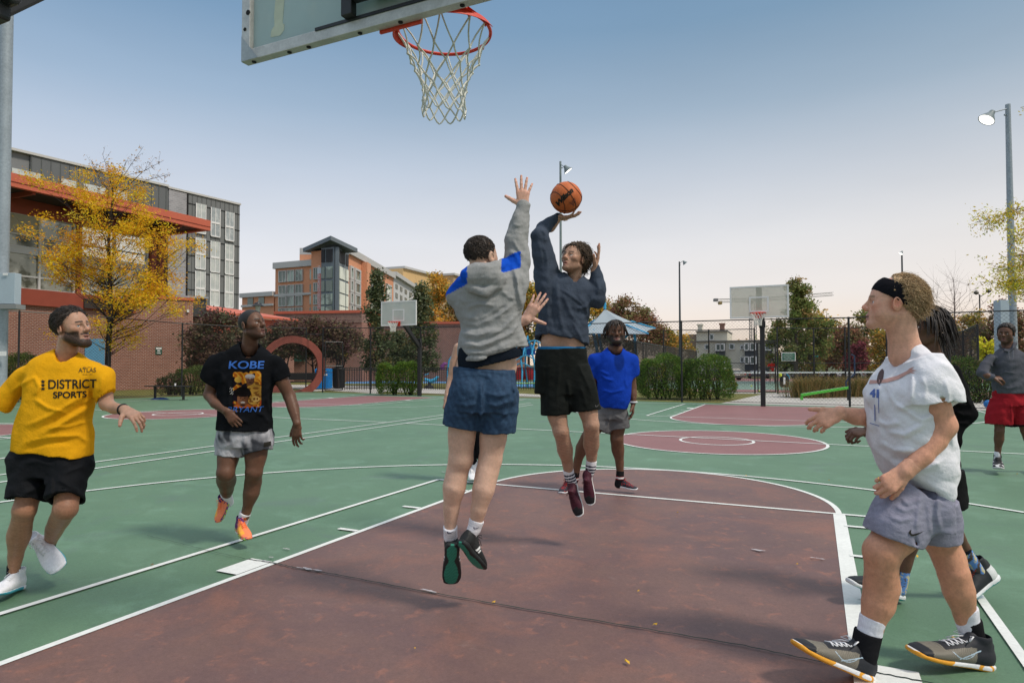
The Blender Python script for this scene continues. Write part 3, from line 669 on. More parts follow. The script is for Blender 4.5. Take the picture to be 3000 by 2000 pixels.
# ribs on the panels
ap.part('panel_rib', [(x, x+.05, 6, ht, 0.003, .05) for x in np.arange(ap.u(82), ut-.3, .85)]+[(x, x+.05, 6, zr-.05, .053, .09) for x in np.arange(um+.4, ur-.1, .62)], mat('panel_rib_grey', (.10,.11,.11), .6))
ap.part('floor_joint', [(um-.1, ur, ap.uv(600, y)[1]-.05, ap.uv(600, y)[1]+.02, .095, .12) for y in (606, 656, 705, 754, 802, 852, 900)], m_dark)
wins = [((568,596),[(597,682),(697,787),(794,890)]), ((612,638),[(609,692),(707,796),(801,895)]), ((655,679),[(621,704),(716,803),(808,900)])]
for (x0, x1), rr_ in wins:
    xm = (x0+x1)/2; u0, u1 = ap.u(x0), ap.u(x1)
    for k, (y0, y1) in enumerate(rr_):
        z1_, z0_ = ap.uv(xm, y0)[1], ap.uv(xm, y1)[1]
        w_ = ap.part('window', [(u0, u1, z0_, z1_, .06, .16)], m_curt if k or x0 < 600 else m_curt2)
        zm = z0_+(z1_-z0_)*.47
        ap.part('window_frame', [(u0, u1, zm-.12, zm+.12, .165, .22), (u0-.06, u0+.04, z0_, z1_, .165, .22), (u1-.04, u1+.06, z0_, z1_, .165, .22), (u0, u1, z0_-.1, z0_, .165, .25), ((u0+u1)/2-.04, (u0+u1)/2+.04, z0_, z1_, .165, .2)], m_white, w_)
# top floor terrace
zb_ = ap.uv(80, 487)[1]
for x0, x1 in ((24,108),(170,214),(236,300),(320,365)): ap.part('terrace_window', [(ap.u(x0), ap.u(x1), zb_-4.2, zb_-(.5), .05, .12)], m_curt)
ap.part('terrace_rail', [(-1, ut-3, zb_-2.6, zb_-2.5, .5, .58)]+[(x, x+.06, zb_-4, zb_-2.5, .5, .56) for x in np.arange(0, ut-3, 2.2)], m_mull)
# ---- orange brick hotel in the middle distance
H0 = gd(802, 118); H1 = gd(990, 112)
m_obr = mat('orange_brick', (.66,.31,.18), .85, n=[(.15,.06),(3,.08)])
m_stone = mat('pale_stone_trim', (.50,.50,.49), .8)
m_hwin = mat('greenish_window', (.10,.15,.125), .1, spec=.8, n2=(.30,(.30,.40,.34),.5,.56))
m_bwin = mat('sky_window', (.62,.66,.55), .15, spec=.7, n=(.5,.12))  # pale glass tone paints in the reflected sky
m_slate = mat('slate_cladding', (.16,.19,.215), .6, n=(1,.06))
ho = Fac(H0, H1, 'hotel_building', 'orange brick hotel with a slate corner tower and overhanging flat roof')
def HZ(px, py, off=0): return ho.uv(px, py, off)[1]
u_a, u_b, u_c, u_d = ho.u(805), ho.u(916), ho.u(951), ho.u(989)
ho.part('wall', [(u_a, u_b, 0, HZ(860,769)-.9, -16, 0)], m_obr)
ho.part('cornice', [(u_a-.3, u_b, HZ(860,769)-.9, HZ(860,769)+.2, -16, .4)], m_stone)
ho.part('tower_wall', [(u_b, u_c, 0, HZ(930,737), -2, .5)], m_obr)
ho.part('slate_tower', [(u_c+.01, u_d, 0, HZ(970,728), -1, 1.0)], m_slate)
rf = MB(); c0, c1 = ho.u(903), ho.u(1014); ztr = HZ(905,742)
c1 = ho.u(1030); rf.add([(c0, 4, ztr+.4), (c0, -1.5, ztr), (u_d+.2, -2.2, ztr+1.5), (c1, 1.5, ztr-.3), (c0, 4, ztr+1.1), (c0, -1.5, ztr+.7), (u_d+.2, -2.2, ztr+2.2), (c1, 1.5, ztr+.4)],
       [(0,1,2,3), (7,6,5,4), (0,4,5,1), (1,5,6,2), (2,6,7,3), (3,7,4,0)])
rf.build('roof', m_slate, ho.root, world_space=False)
rws = [(793,823), (836,858), (869,895), (903,930)]
for (xs_, w3) in (((819,838),1), ((844,862),1), ((869,886),1), ((908.5,913),0), ((927,937),1)):
    for (y0, y1) in rws:
        uu0, uu1 = ho.u(xs_[0]), ho.u(xs_[1]); z0_, z1_ = HZ(860,y1), HZ(860,y0); o_ = .52 if xs_[0] > 916 else .02
        w_ = ho.part('window', [(uu0, uu1, z0_, z1_, o_+.1, o_+.2)], m_hwin)
        if w3: ho.part('window_frame', [(uu0-.12, uu0, z0_-.12, z1_+.12, o_, o_+.3), (uu1, uu1+.12, z0_-.12, z1_+.12, o_, o_+.3), (uu0, uu1, z1_, z1_+.12, o_, o_+.3), (uu0, uu1, z0_-.12, z0_, o_, o_+.3), ((uu0+uu1)/2-.06, (uu0+uu1)/2+.06, z0_, z1_, o_+.2, o_+.26)], m_stone, w_)
ho.part('string_course', [(u_a, u_b, HZ(860,863)-.2, HZ(860,863)+.2, .02, .3)], m_stone)
for (x0, x1) in ((952,962), (966,984)):
    ho.part('tower_louvre', [(ho.u(x0), ho.u(x1), HZ(970,770), HZ(970,733), 1.01, 1.12)], mat('dark_louvre', (.035,.035,.04), .7))
    for (y0, y1) in ((784,817), (824,855), (862,893), (898,925)): ho.part('tower_window', [(ho.u(x0), ho.u(x1), HZ(970,y1), HZ(970,y0), 1.01, 1.12)], m_hwin)
bn_u0, bn_u1 = ho.u(939), ho.u(949)
bn = ho.part('banner', [(bn_u0, bn_u1, HZ(944,906), HZ(944,786), .8, .86)], mat('faded_pink_banner', (.62,.25,.24), .8, n=(2,.08)))
ho.part('banner_top', [(bn_u0, bn_u1, HZ(944,803), HZ(944,786), .865, .9)], mat('banner_blue', (.55,.62,.70), .8), bn)
# banner lettering runs up the banner
def text_obj(name, s, size, M, mt, parent, ext_=0.0, shear=0.0, offset=0.0):
    cu = bpy.data.curves.new(name, 'FONT'); cu.body = s; cu.size = size; cu.extrude = ext_; cu.align_x = 'CENTER'; cu.align_y = 'CENTER'; cu.shear = shear; cu.offset = offset
    t = bpy.data.objects.new(name, cu); C.objects.link(t)
    dg = bpy.context.evaluated_depsgraph_get(); me = bpy.data.meshes.new_from_object(t.evaluated_get(dg)); bpy.data.objects.remove(t)
    me.transform(M); me.materials.clear(); me.materials.append(mt)
    o = bpy.data.objects.new(name, me); C.objects.link(o); o.parent = parent; return o
bw_ = abs(bn_u1-bn_u0); Mb = Matrix.Translation(((bn_u0+bn_u1)/2, -.92, (HZ(944,900)+HZ(944,812))/2))@Matrix.Rotation(-PI/2, 4, 'Y')@Matrix.Rotation(PI/2, 4, 'X')
text_obj('banner_text', 'NOW LEASING LUXURY LIVING', bw_*.85, Mb, m_white, bn, .01)
# right return of the hotel (receding wing)
K0 = gd(990, 111.0); K1 = gd(1152, 150)
hw = Fac(K0, K1, 'hotel_wing', 'receding side of the orange hotel with white framed bay windows')
def KZ(px, py): return hw.uv(px, py)[1]
ztk = KZ(1000, 728)
hw.part('slate_return', [(0.05, hw.u(1019), 0, ztk, -.6, .05)], m_slate)
zk = KZ(1080, 762)
hw.part('wall', [(hw.u(1019)+.01, hw.u(1152), 0, zk-1, -9, 0)], m_obr)
hw.part('cornice', [(hw.u(1019), hw.u(1152)+.3, zk-1, zk+.2, -9, .5)], m_stone)
hw.part('pilaster', [(hw.u(1057), hw.u(1068), 0, zk-1.2, .02, 1.2)], m_obr)
for (x0, x1) in ((992,1008), (1011,1018)):
    hw.part('tower_louvre', [(hw.u(x0), hw.u(x1), KZ(1000,771), KZ(1000,737), .06, .15)], _mats['dark_louvre'])
    for (y0, y1) in ((783,818), (824,858), (862,895), (898,925)): hw.part('tower_window', [(hw.u(x0), hw.u(x1), KZ(1000,y1), KZ(1000,y0), .06, .18)], m_bwin)
for (x0, x1) in ((1024,1029), (1037,1050), (1079,1092), (1107,1118), (1130,1142)):
    for (y0, y1) in ((797,822), (834,858), (869,894), (903,925)):
        xm = (x0+x1)/2; w_ = hw.part('window', [(hw.u(x0), hw.u(x1), KZ(1050,y1), KZ(1050,y0), .1, .2)], m_bwin if x0 > 1060 else m_hwin)
        a_, b_2 = hw.u(x0), hw.u(x1); zz0, zz1 = KZ(1050,y1), KZ(1050,y0)
        hw.part('window_frame', [(a_-.5, a_, zz0-.5, zz1+.4, .02, .35), (b_2, b_2+.5, zz0-.5, zz1+.4, .02, .35), (a_, b_2, zz1, zz1+.4, .02, .35), (a_, b_2, zz0-.5, zz0, .02, .35)], m_stone, w_)
# low wing at the left of the hotel
L0 = gd(715, 122); L1 = gd(808, 118.5)
lw = Fac(L0, L1, 'hotel_low_wing', 'two storey orange brick wing with grey cornice at the left of the hotel')
zl = lw.uv(760, 858)[1]
lw.part('wall', [(0, lw.L, 0, zl-.8, -14, .6)], m_obr); lw.part('cornice', [(-.3, lw.L, zl-.8, zl, -14, 1.0), (0, lw.L, zl-2.6, zl-2.2, .62, .9)], m_stone)
for x0, x1 in ((733,749), (765,781)):
    w_ = lw.part('window', [(lw.u(x0), lw.u(x1), lw.uv(750,897)[1], lw.uv(750,873)[1], .62, .75)], m_hwin)
# pale and yellow buildings right of the hotel
Q0 = gd(1152, 150); Q1 = gd(1262, 205)
pw = Fac(Q0, Q1, 'apartment_building', 'pale grey four storey apartment building beyond the columnar trees')
zq = pw.uv(1155, 797)[1]; m_pale = mat('pale_grey_render', (.55,.56,.56), .85, n=(.3,.05))
pw.part('wall', [(0, pw.L, 0, zq-1, -14, 0)], m_pale); pw.part('cornice', [(0, pw.L, zq-1, zq, -14, .8)], m_stone)
for x in np.arange(1158, 1255, 13.5):
    for (y0, y1) in ((829,842), (855,870), (882,896), (905,918)):
        f_ = 1+.0*(x-1155); z0_, z1_ = pw.uv(1155, y1)[1], pw.uv(1155, y0)[1]; pw.part('window', [(pw.u(x), pw.u(x+6), z0_, z1_, .02, .12)], mat('dark_small_window', (.12,.15,.14), .2))
R0 = gd(1240, 190); R1 = gd(1420, 230)
yw = Fac(R0, R1, 'apartment_building', 'stepped yellow brick apartment building catching the last sun at far centre')
m_yel = mat('yellow_brick', (.62,.42,.20), .85, n=(.2,.06)); m_yel2 = mat('tan_brick', (.47,.33,.19), .85, n=(.2,.06))
zy = lambda px, py: yw.uv(px, py)[1]
yw.part('wall', [(yw.u(1180), yw.u(1264), 0, zy(1260,806), -20, 0)], m_yel); yw.part('middle_wall', [(yw.u(1264), yw.u(1312), 0, zy(1300,830), -20, .5)], m_yel2)
yw.part('corner_tower', [(yw.u(1312), yw.u(1450), 0, zy(1330,812), -20, 2)], m_yel2)
yw.part('cornice', [(yw.u(1180), yw.u(1266), zy(1260,806), zy(1260,800), -20, .6), (yw.u(1310), yw.u(1450), zy(1330,812), zy(1330,806), -20, 2.6)], m_stone)
for x in (1190, 1210, 1275, 1292, 1318, 1345, 1372, 1396):
    for (y0, y1) in ((848,860), (872,886)): yw.part('window', [(yw.u(x), yw.u(x+7), zy(1300,y1), zy(1300,y0), 2.02 if x > 1312 else .52, 2.15 if x > 1312 else .6)], _mats['dark_small_window'])
# ---- low brick community building with red roof behind the ring
G0 = gd(806, 55); G1 = gd(1420, 52)
lb = Fac(G0, G1, 'brick_building', 'long low brick building with a red metal coping behind the ring sculpture')
zg = lb.uv(1000, 912)[1]
lb.part('wall', [(0, lb.u(1060), 0, zg-.95, -12, 0)], m_brick); lb.part('soldier_band', [(0, lb.u(1060), zg-.95, zg-.15, -12, .05)], m_brickd)
lb.part('coping', [(-.1, lb.u(1060)+.05, zg-.15, zg+.08, -12, .12)], m_orange)
zg2 = lb.uv(1320, 940)[1]
lb.part('low_wall', [(lb.u(1060)+.01, lb.u(1480), 0, zg2-.15, -12, -1.5)], m_brick); lb.part('low_coping', [(lb.u(1060)+.01, lb.u(1480), zg2-.15, zg2+.05, -12, -1.4)], m_orange)
lb.part('doorway', [(lb.u(812), lb.u(834), 0, lb.uv(820,1022)[1], .01, .1)], mat('yellow_lit_door', (.45,.33,.12), .6)); lb.part('door_frame', [(lb.u(808), lb.u(812), 0, lb.uv(820,1018)[1], .01, .2), (lb.u(834), lb.u(838), 0, lb.uv(820,1018)[1], .01, .2), (lb.u(812), lb.u(834), lb.uv(820,1022)[1], lb.uv(820,1018)[1], .01, .2)], m_white)  # door slab in one even yellow
u_, z_ = lb.uv(816, 1012); lb.part('wall_lamp', [(u_-.16, u_+.16, z_-.12, z_+.12, .1, .35)], mat('lit_wall_lamp', (.9,.9,.7), .5, emit=(1,.95,.65,4.0)))
nb = lb.part('notice_board', [(lb.u(851), lb.u(894), lb.uv(870,1058)[1], lb.uv(870,1033)[1], .02, .15)], mat('green_board', (.03,.13,.10), .5))
lb.part('yellow_sign', [(lb.u(1007), lb.u(1018), lb.uv(1012,1046)[1], lb.uv(1012,1034)[1], .02, .08)], mat('yellow_sign_paint', (.75,.52,.03), .5))
E0 = gd(614, 44); E1 = gd(862, 52)
rr2 = Fac(E0, E1, 'red_roof_pavilion', 'low brick pavilion with a shallow bright orange red metal roof behind the dark shrubs')
zr2 = rr2.uv(640, 888)[1]; zr3 = rr2.uv(640, 912)[1]
rf = MB(); uL, uR = 0, rr2.u(862); rf.add([(uL, -.6, zr3-.1), (uR, -.6, zr3-.1), (uR, 5, zr2+.25), (uL, 5, zr2+.45), (uL, -.6, zr3-.25), (uR, -.6, zr3-.25), (uR, 5, zr2+.1), (uL, 5, zr2+.3)], [(0,1,2,3), (7,6,5,4), (0,4,5,1), (1,5,6,2), (2,6,7,3), (3,7,4,0)])
rf.build('roof', m_orange, rr2.root, world_space=False); rr2.part('wall', [(.2, uR, 0, zr3-.3, -8, 0)], m_brick); rr2.part('orange_band', [(.2, uR, zr3-1.5, zr3-.3, .01, .1)], m_orange)
# ---- pale row houses beyond the tennis court
W0 = gd(2037, 84); W1 = gd(2290, 80)
rh = Fac(W0, W1, 'row_houses', 'cream flat roofed row houses with dark grey bays beyond the tennis court')
m_cream = mat('cream_render', (.74,.70,.58), .9, n=[(.3,.05)]); m_bay = mat('dark_bay_panel', (.06,.065,.075), .7)
Z = lambda px, py: rh.uv(px, py)[1]
rh.part('wall', [(rh.u(2039), rh.u(2278), 0, Z(2150,1000), -10, 0)], m_cream)
rh.part('upper_block', [(rh.u(2039), rh.u(2130), Z(2150,1000), Z(2080,970), -9, -.5)], m_cream)
rh.part('roof_edge', [(rh.u(2037), rh.u(2282), Z(2150,1000), Z(2150,997), -10, .3), (rh.u(2037), rh.u(2132), Z(2080,971), Z(2080,968), -9, -.2)], mat('roof_edge_grey', (.18,.18,.17), .8))
rh.part('neighbour_house', [(rh.u(2008), rh.u(2037), 0, Z(2020,977), -10, -2)], mat('tan_render', (.33,.24,.18), .9))
for (x0, x1, mt_, y0) in ((2039,2052,m_cream,950), (2105,2118,m_brick,949)):
    rh.part('chimney', [(rh.u(x0), rh.u(x1), Z(2080,969), Z(2080,y0), -3, -2)], mt_); rh.part('chimney_cap', [(rh.u(x0)-.1, rh.u(x1)+.1, Z(2080,y0), Z(2080,y0)+.2, -3.1, -1.9)], mt_)
for x0, x1 in ((2098,2125), (2182,2219), (2238,2262)): rh.part('bay', [(rh.u(x0), rh.u(x1), Z(2150,1085), Z(2150,1005), 0, .9)], m_bay)
for (x0, x1, y0, y1, off) in ((2080,2088,979,992,-.5), (2067,2075,1010,1021,0), (2101,2111,1009,1025,.9), (2113,2122,1009,1025,.9), (2139,2149,1009,1021,0), (2171,2176,1013,1021,0), (2184,2192,1008,1025,.9), (2200,2212,1008,1025,.9), (2243,2257,1008,1025,.9), (2101,2110,1047,1060,.9), (2113,2122,1047,1060,.9), (2171,2176,1048,1060,0), (2184,2192,1047,1064,.9), (2200,2214,1047,1064,.9), (2241,2260,1047,1064,.9)):
    w_ = rh.part('window', [(rh.u(x0), rh.u(x1), Z(2150,y1), Z(2150,y0), off+.01, off+.08)], _mats['dark_small_window'])
    rh.part('window_frame', [(rh.u(x0)-.12, rh.u(x0), Z(2150,y1)-.1, Z(2150,y0)+.1, off+.01, off+.16), (rh.u(x1), rh.u(x1)+.12, Z(2150,y1)-.1, Z(2150,y0)+.1, off+.01, off+.16), (rh.u(x0), rh.u(x1), Z(2150,y0), Z(2150,y0)+.12, off+.01, off+.16), (rh.u(x0), rh.u(x1), Z(2150,y1)-.12, Z(2150,y1), off+.01, off+.16)], m_white, w_)
hb = Fac(gd(2135,140), gd(2215,140), 'red_roof_house', 'small distant house with a glowing orange roof above the row houses')
hb.part('wall', [(0, hb.L, 0, hb.uv(2170,1000)[1], -8, 0)], m_obr)
# ================================================================= vegetation
def leaf_mat(name, trans=.35): return mat(name, attr=True, rough=.65, spec=.25, trans=trans)
m_leaf = leaf_mat('leaf'); m_bark = mat('bark', (.09,.07,.055), .95, n=[(8,.2),(40,.2)], bump=(30,.6)); m_barkd = mat('dark_bark', (.035,.028,.026), .95, n=(12,.2))
def leaves(name, parent, centres, spread, n, size, cols, rng, aspect=1.8, droop=0.0, flat=0.0):
    """n leaf blades scattered round the given clump centres; cols = list of (rgb, weight)"""
    cen = np.asarray(centres); k = rng.integers(0, len(cen), n)
    sp = spread if np.ndim(spread) == 0 else np.asarray(spread)[k][:, None]
    P = cen[k] + rng.normal(0, 1, (n, 3))*sp*np.array([1, 1, .8-.5*flat])
    a = rng.normal(0, 1, (n, 3)); a[:, 2] = a[:, 2]*.6-droop; a /= np.linalg.norm(a, axis=1)[:, None]
    b = rng.normal(0, 1, (n, 3)); b -= a*(a*b).sum(1)[:, None]; b /= np.linalg.norm(b, axis=1)[:, None]
    s = size*rng.uniform(.6, 1.4, n)[:, None]
    V = np.stack([P-a*s, P+b*s/aspect, P+a*s, P-b*s/aspect], 1).reshape(-1, 3)
    F = np.arange(4*n, dtype=np.int64).reshape(-1, 4)
    w = np.array([c[1] for c in cols], float); w /= w.sum(); cc = np.array([c[0] for c in cols])
    # clumps take one of the colours, with single leaves of another mixed in
    ck = rng.choice(len(cc), len(cen), p=w); li = np.where(rng.uniform(size=n) < .6, ck[k], rng.choice(len(cc), n, p=w))
    col = np.clip(cc[li]*1.9*rng.uniform(.7, 1.3, (n, 1)), 0, .8)
    return mk(name, V, F, m_leaf, parent, col=np.repeat(col, 4, axis=0))
def tree(name, label, base, trunk_h, crown, cols, nleaf, lsize, spread, group=None, tr=.12, bark=None, droop=0, seed=1, stems=1, nb=None, aspect=1.8, branch_r=1.0, bare=0, cat='tree'):
    """crown: list of (dx,dy,z,rx,ry,rz,count of clumps)"""
    rng = np.random.default_rng(seed); base = np.array([base[0], base[1], base[2] if len(base) > 2 else 0.0]); r = empty(name, base, label, cat, group)
    cen = []
    for dx, dy, z, rx, ry, rz, m_ in crown:
        v = rng.normal(0, 1, (m_, 3)); v /= np.linalg.norm(v, axis=1)[:, None]; v *= rng.uniform(.25, 1, (m_, 1))**.45
        cen.append(base+np.array([dx, dy, z])+v*np.array([rx, ry, rz]))
    cen = np.vstack(cen)
    t = MB(); top = base+np.array([np.mean([c[0] for c in crown])*.6, 0, max(c[2]+c[5]*.75 for c in crown)])
    for s_ in range(stems):
        off = np.array([rng.uniform(-.12, .12), rng.uniform(-.12, .12), 0])*(stems > 1)*3
        pts = []; rs = []
        tp = top if stems == 1 else cen[rng.integers(len(cen))]
        for i in range(9):
            f = i/8; p = base+off+(tp-base-off)*f; p[:2] += rng.normal(0, .05, 2)*min(f*3, 1)*(top[2]-base[2])*.12; pts.append(p); rs.append(tr*((1-f)**.8*.93+.07)/(1 if stems == 1 else 1.6)*(1.25 if i == 0 else 1))
        t.tube(pts, rs, 8)
    tk = t.build('trunk', bark or m_bark, r, smooth=True)
    bmb = MB(); idx = rng.permutation(len(cen))[:(nb or min(len(cen), 60))]
    for j in idx:
        c = cen[j]; h = c[2]-base[2]; z0 = max(trunk_h*.8, h-abs(rng.normal(.35, .15))*np.linalg.norm(c[:2]-base[:2])-.15*h); f = min(max(z0/(top[2]-base[2]), .05), .92)
        p0 = base+(top-base)*f; m1 = p0*.5+c*.5+np.array([0, 0, -.06*np.linalg.norm(c-p0)])+rng.normal(0, .05, 3)*np.linalg.norm(c-p0)
        rr_ = tr*.33*branch_r*(1-f*.6); bmb.tube([p0, m1, c], [rr_, rr_*.55, rr_*.15], 5, caps=False)
        for _ in range(2 if not bare else 5):
            q = c+rng.normal(0, 1, 3)*(spread if np.ndim(spread) == 0 else .3)*(1.4 if not bare else 2.2)+np.array([0, 0, .3*bool(bare)]); m2 = m1*.4+c*.6; bmb.tube([m2, (m2+q)/2+rng.normal(0, .04, 3), q], [rr_*.35, rr_*.22, rr_*.08], 4, caps=False)
    bmb.build('branch', bark or m_bark, r, smooth=True)
    if nleaf: leaves('crown', r, cen, spread, nleaf, lsize, cols, rng, aspect=aspect, droop=droop)
    return r
def hat(px, d, ytop, ybase=None):
    p = gd(px, d); return p, float(at(px, ytop, d)[2])
YEL = [((.52,.25,.007),5), ((.54,.28,.010),4), ((.46,.20,.010),2), ((.38,.30,.03),1.2), ((.30,.14,.02),1)]
# yellow honey locust behind the left fence
dT = 27.0; bp = gd(318, dT); pm = FPX/dT
def off(px, py): q = at(px, py, dT)-at(318, 1067, dT); return q
crown = []
for (px, py, rx, ry, n_) in ((240,760,105,90,26), (420,740,100,90,24), (330,640,140,100,34), (330,530,95,50,12), (330,850,150,60,26), (160,560,50,30,7), (470,880,85,38,14), (190,800,60,60,9), (330,960,45,75,12), (505,760,45,110,10), (175,700,55,60,9), (250,970,40,30,5)):
    q = at(px, py, dT)-bp; crown.append((q[0], q[1], q[2], rx/pm*.95, 1.6, ry/pm*.95, n_))
tree('honey_locust_tree', 'young honey locust tree with bright yellow leaves behind the left fence', bp, 1.6, crown, YEL, 27000, .058, .21, tr=.13, seed=3, nb=110, branch_r=.7, aspect=3.2, droop=.3, bark=m_barkd)
# bare twigs at its top are part of the crown: a second leafless spray of fine branches
rt = [o for o in C.objects if o.name.startswith('honey_locust_tree')][0]
tw = MB(); rng = np.random.default_rng(11); tl = []
for (px0, py0, px1, py1) in ((330,560,300,450), (335,560,420,430), (360,560,480,470), (330,560,370,470), (340,570,500,510), (320,560,268,470), (345,540,425,500), (325,545,285,520)):
    a = at(px0, py0, dT+rng.uniform(-.6, .6)); b = at(px1, py1, dT+rng.uniform(-.6, .6)); mpt = (a+b)/2+rng.normal(0, .14, 3); tw.tube([a, mpt, b], [.016, .011, .005], 4)
    for k in range(7):
        s_ = mpt+(b-mpt)*rng.uniform(0, 1); e = s_+rng.normal(0, .28, 3)+np.array([0, 0, .12]); tw.tube([s_, e], [.006, .003], 3); tl += [s_, e, (s_+e)/2]
tw.build('twig', m_barkd, rt)
leaves('crown', rt, np.array(tl), .07, 420, .045, [((.16,.09,.03),3), ((.38,.20,.02),2)], rng, aspect=3)
# dark purple-brown shrubs against the buildings
PUR = [((.060,.030,.030),4), ((.085,.055,.035),3), ((.05,.055,.03),3), ((.12,.10,.05),1)]
for i, (px, d, w_, yt, yb_, lab) in enumerate(((625,34,75,905,1120,'dark purple leaved shrub beside the brick block corner'), (720,36,60,960,1120,'dark purple leaved shrub behind the black tee player'), (830,37.5,65,945,1100,'dark purple leaved tree over the left of the ring sculpture'), (915,38,75,930,1110,'broad dark purple leaved tree arching over the ring sculpture'), (995,38.5,62,945,1090,'dark purple leaved tree right of the ring sculpture'))):
    b = gd(px, d); zt = float(at(px, yt, d)[2]); pmx = FPX/d; zb0 = .9 if i < 2 else 1.7
    tree('plum_tree', lab, b, 1.0, [(0,0,(zt+zb0)/2,w_/pmx,1.3,(zt-zb0)/2,46), (.3,0,zt-.6,w_/pmx*.7,1.0,.5,10)], PUR, 7500, .075, .22, 'dark purple leaved trees', tr=.11, bark=m_barkd, seed=20+i, stems=2, nb=40)
# columnar dark green oaks
COLG = [((.045,.062,.028),5), ((.06,.075,.035),4), ((.10,.085,.03),1.5), ((.14,.15,.10),1.2)]
for i, (px, d, w_, yt, lab) in enumerate(((1105,42,48,815,'tall narrow dark green columnar tree left of the second court hoop'), (1232,43,58,852,'broad dark green columnar tree right of the second court hoop'), (1168,47,30,985,'short columnar tree between the two tall columnar trees'))):
    b = gd(px, d); zt = float(at(px, yt, d)[2]); pmx = FPX/d; w2 = w_/pmx
    cr_l = [(0,0,1.0+(zt-1.0)*f,w2*s_,w2*s_,(zt-1)*.13,18) for f, s_ in ((.1,.85),(.28,1.0),(.46,.92),(.64,.68),(.82,.38),(.95,.14))]
    tree('columnar_tree', lab, b, .5, cr_l, COLG, 9000, .085, .20, 'columnar trees', tr=.1, bark=m_barkd, seed=40+i, nb=50, aspect=1.6)
# autumn trees further off
AUT = [((.30,.17,.03),3), ((.20,.16,.035),3), ((.13,.15,.035),3), ((.42,.24,.03),2)]
RED = [((.15,.065,.045),3), ((.14,.095,.045),4), ((.20,.10,.06),2), ((.11,.11,.04),3)]
GRN = [((.10,.13,.035),4), ((.14,.14,.04),3), ((.20,.13,.05),3), ((.09,.10,.035),2)]
ORG = [((.42,.20,.03),3), ((.34,.14,.025),2), ((.22,.16,.03),2)]
PUP = [((.15,.035,.045),3), ((.11,.03,.035),2)]
far = [(1275,62,60,790,AUT,'golden tree behind the broad columnar tree',3.0,7000),(1335,64,55,850,GRN,'yellow green tree left of the grey hoodie jumper',3.0,6000),(1215,75,40,880,AUT,'golden tree far behind the tall columnar trees',3,2500),
 (1550,60,52,815,AUT,'golden tree seen between the two jumping players',2.2,8000),(1610,62,40,860,AUT,'golden tree right behind the navy shirt shooter',2,5000),
 (1745,64,70,862,AUT,'yellow tree behind the playground canopy peak',2.5,4500),(1815,56,60,868,RED,'red leaved tree right of the canopy peak',2.2,7500),(1890,57,62,900,RED,'red brown tree behind the right tip of the canopy',2.2,7500),(1945,66,38,965,AUT,'low orange tree left of the slim lamp post',2,3500),(1990,80,45,975,AUT,'orange tree left of the cream row houses',2,3500),
 (2330,46,48,790,GRN,'tall tree of green and pink leaves right of the far board',1.0,10000),(2372,48,60,870,GRN,'bushy green tree with reddish top beside the far board',1.2,9000),(2300,50,55,945,GRN,'wide low green tree behind the far hoop',1.2,8000),(2420,60,60,900,AUT,'loose orange and green tree under the crane jib',1.5,5500),
 (2470,58,60,950,RED,'red brown tree over the tennis court fence',1.5,6000),(2545,66,62,905,GRN,'green tree left of the white tee player face',1.5,6000),(2600,62,60,960,AUT,'orange tree behind the white tee player chin',1.5,5500),(2510,52,28,1000,PUP,'small crimson tree behind the tennis fence post',1.2,3500),
 (2760,60,60,930,ORG,'orange tree behind the windscreened fence',1.5,5500),(2840,56,50,900,AUT,'golden tree left of the right floodlight pole',1.5,5000),(2925,52,50,880,RED,'dark red tree behind the grey hoodie player',1.2,7500),(2995,50,55,900,RED,'dark red tree at the right behind the floodlight pole',1.2,7000),(2700,70,60,950,GRN,'green tree behind the dreadlocked player',1.2,5000),
 (2180,105,120,1015,GRN,'far green tree low behind the row houses',1,2500),(2410,75,55,1000,GRN,'shaded green tree behind the parked dark car',1,4000),(1650,75,60,930,AUT,'far golden tree behind the navy shirt shooter',2,3500),(2895,46,36,985,[((.55,.42,.03),3),((.30,.28,.03),1)],'small bright yellow tree behind the screened fence post',.9,3000)]
for i, (px, d, w_, yt, pal, lab, zb0, nl) in enumerate(far):
    zb0 = zb0 if px < 1960 else .5
    b = gd(px, d); zt = float(at(px, yt, d)[2]); pmx = FPX/d; w2 = w_/pmx; H = zt-zb0
    rg = np.random.default_rng(100+i)
    cr_l = [(0,0,zb0+H*.45,w2,w2*.7,H*.42,30), (rg.uniform(-.3,.3)*w2,0,zb0+H*.78,w2*.55,w2*.5,H*.2,14), (rg.choice([-1,1])*w2*.55,0,zb0+H*.5,w2*.5,w2*.4,H*.25,10)]
    tree('autumn_tree', lab, b, zb0*.8, cr_l, pal, int(nl*.75), .0033*d/1.6, w2*.17, 'autumn trees beyond the courts', tr=.16 if d < 90 else .3, seed=100+i, nb=36)
# bare tree at the right
b = gd(2800, 44); zt = float(at(2800, 770, 44)[2])
tree('bare_tree', 'leafless tree with fine upright twigs at the right', b, 1.5, [(0,0,zt*.62,2.3,1.3,zt*.30,46)], YEL, 0, .05, .35, tr=.09, seed=77, nb=46, bare=1, bark=mat('grey_brown_bark', (.14,.10,.09), .9))
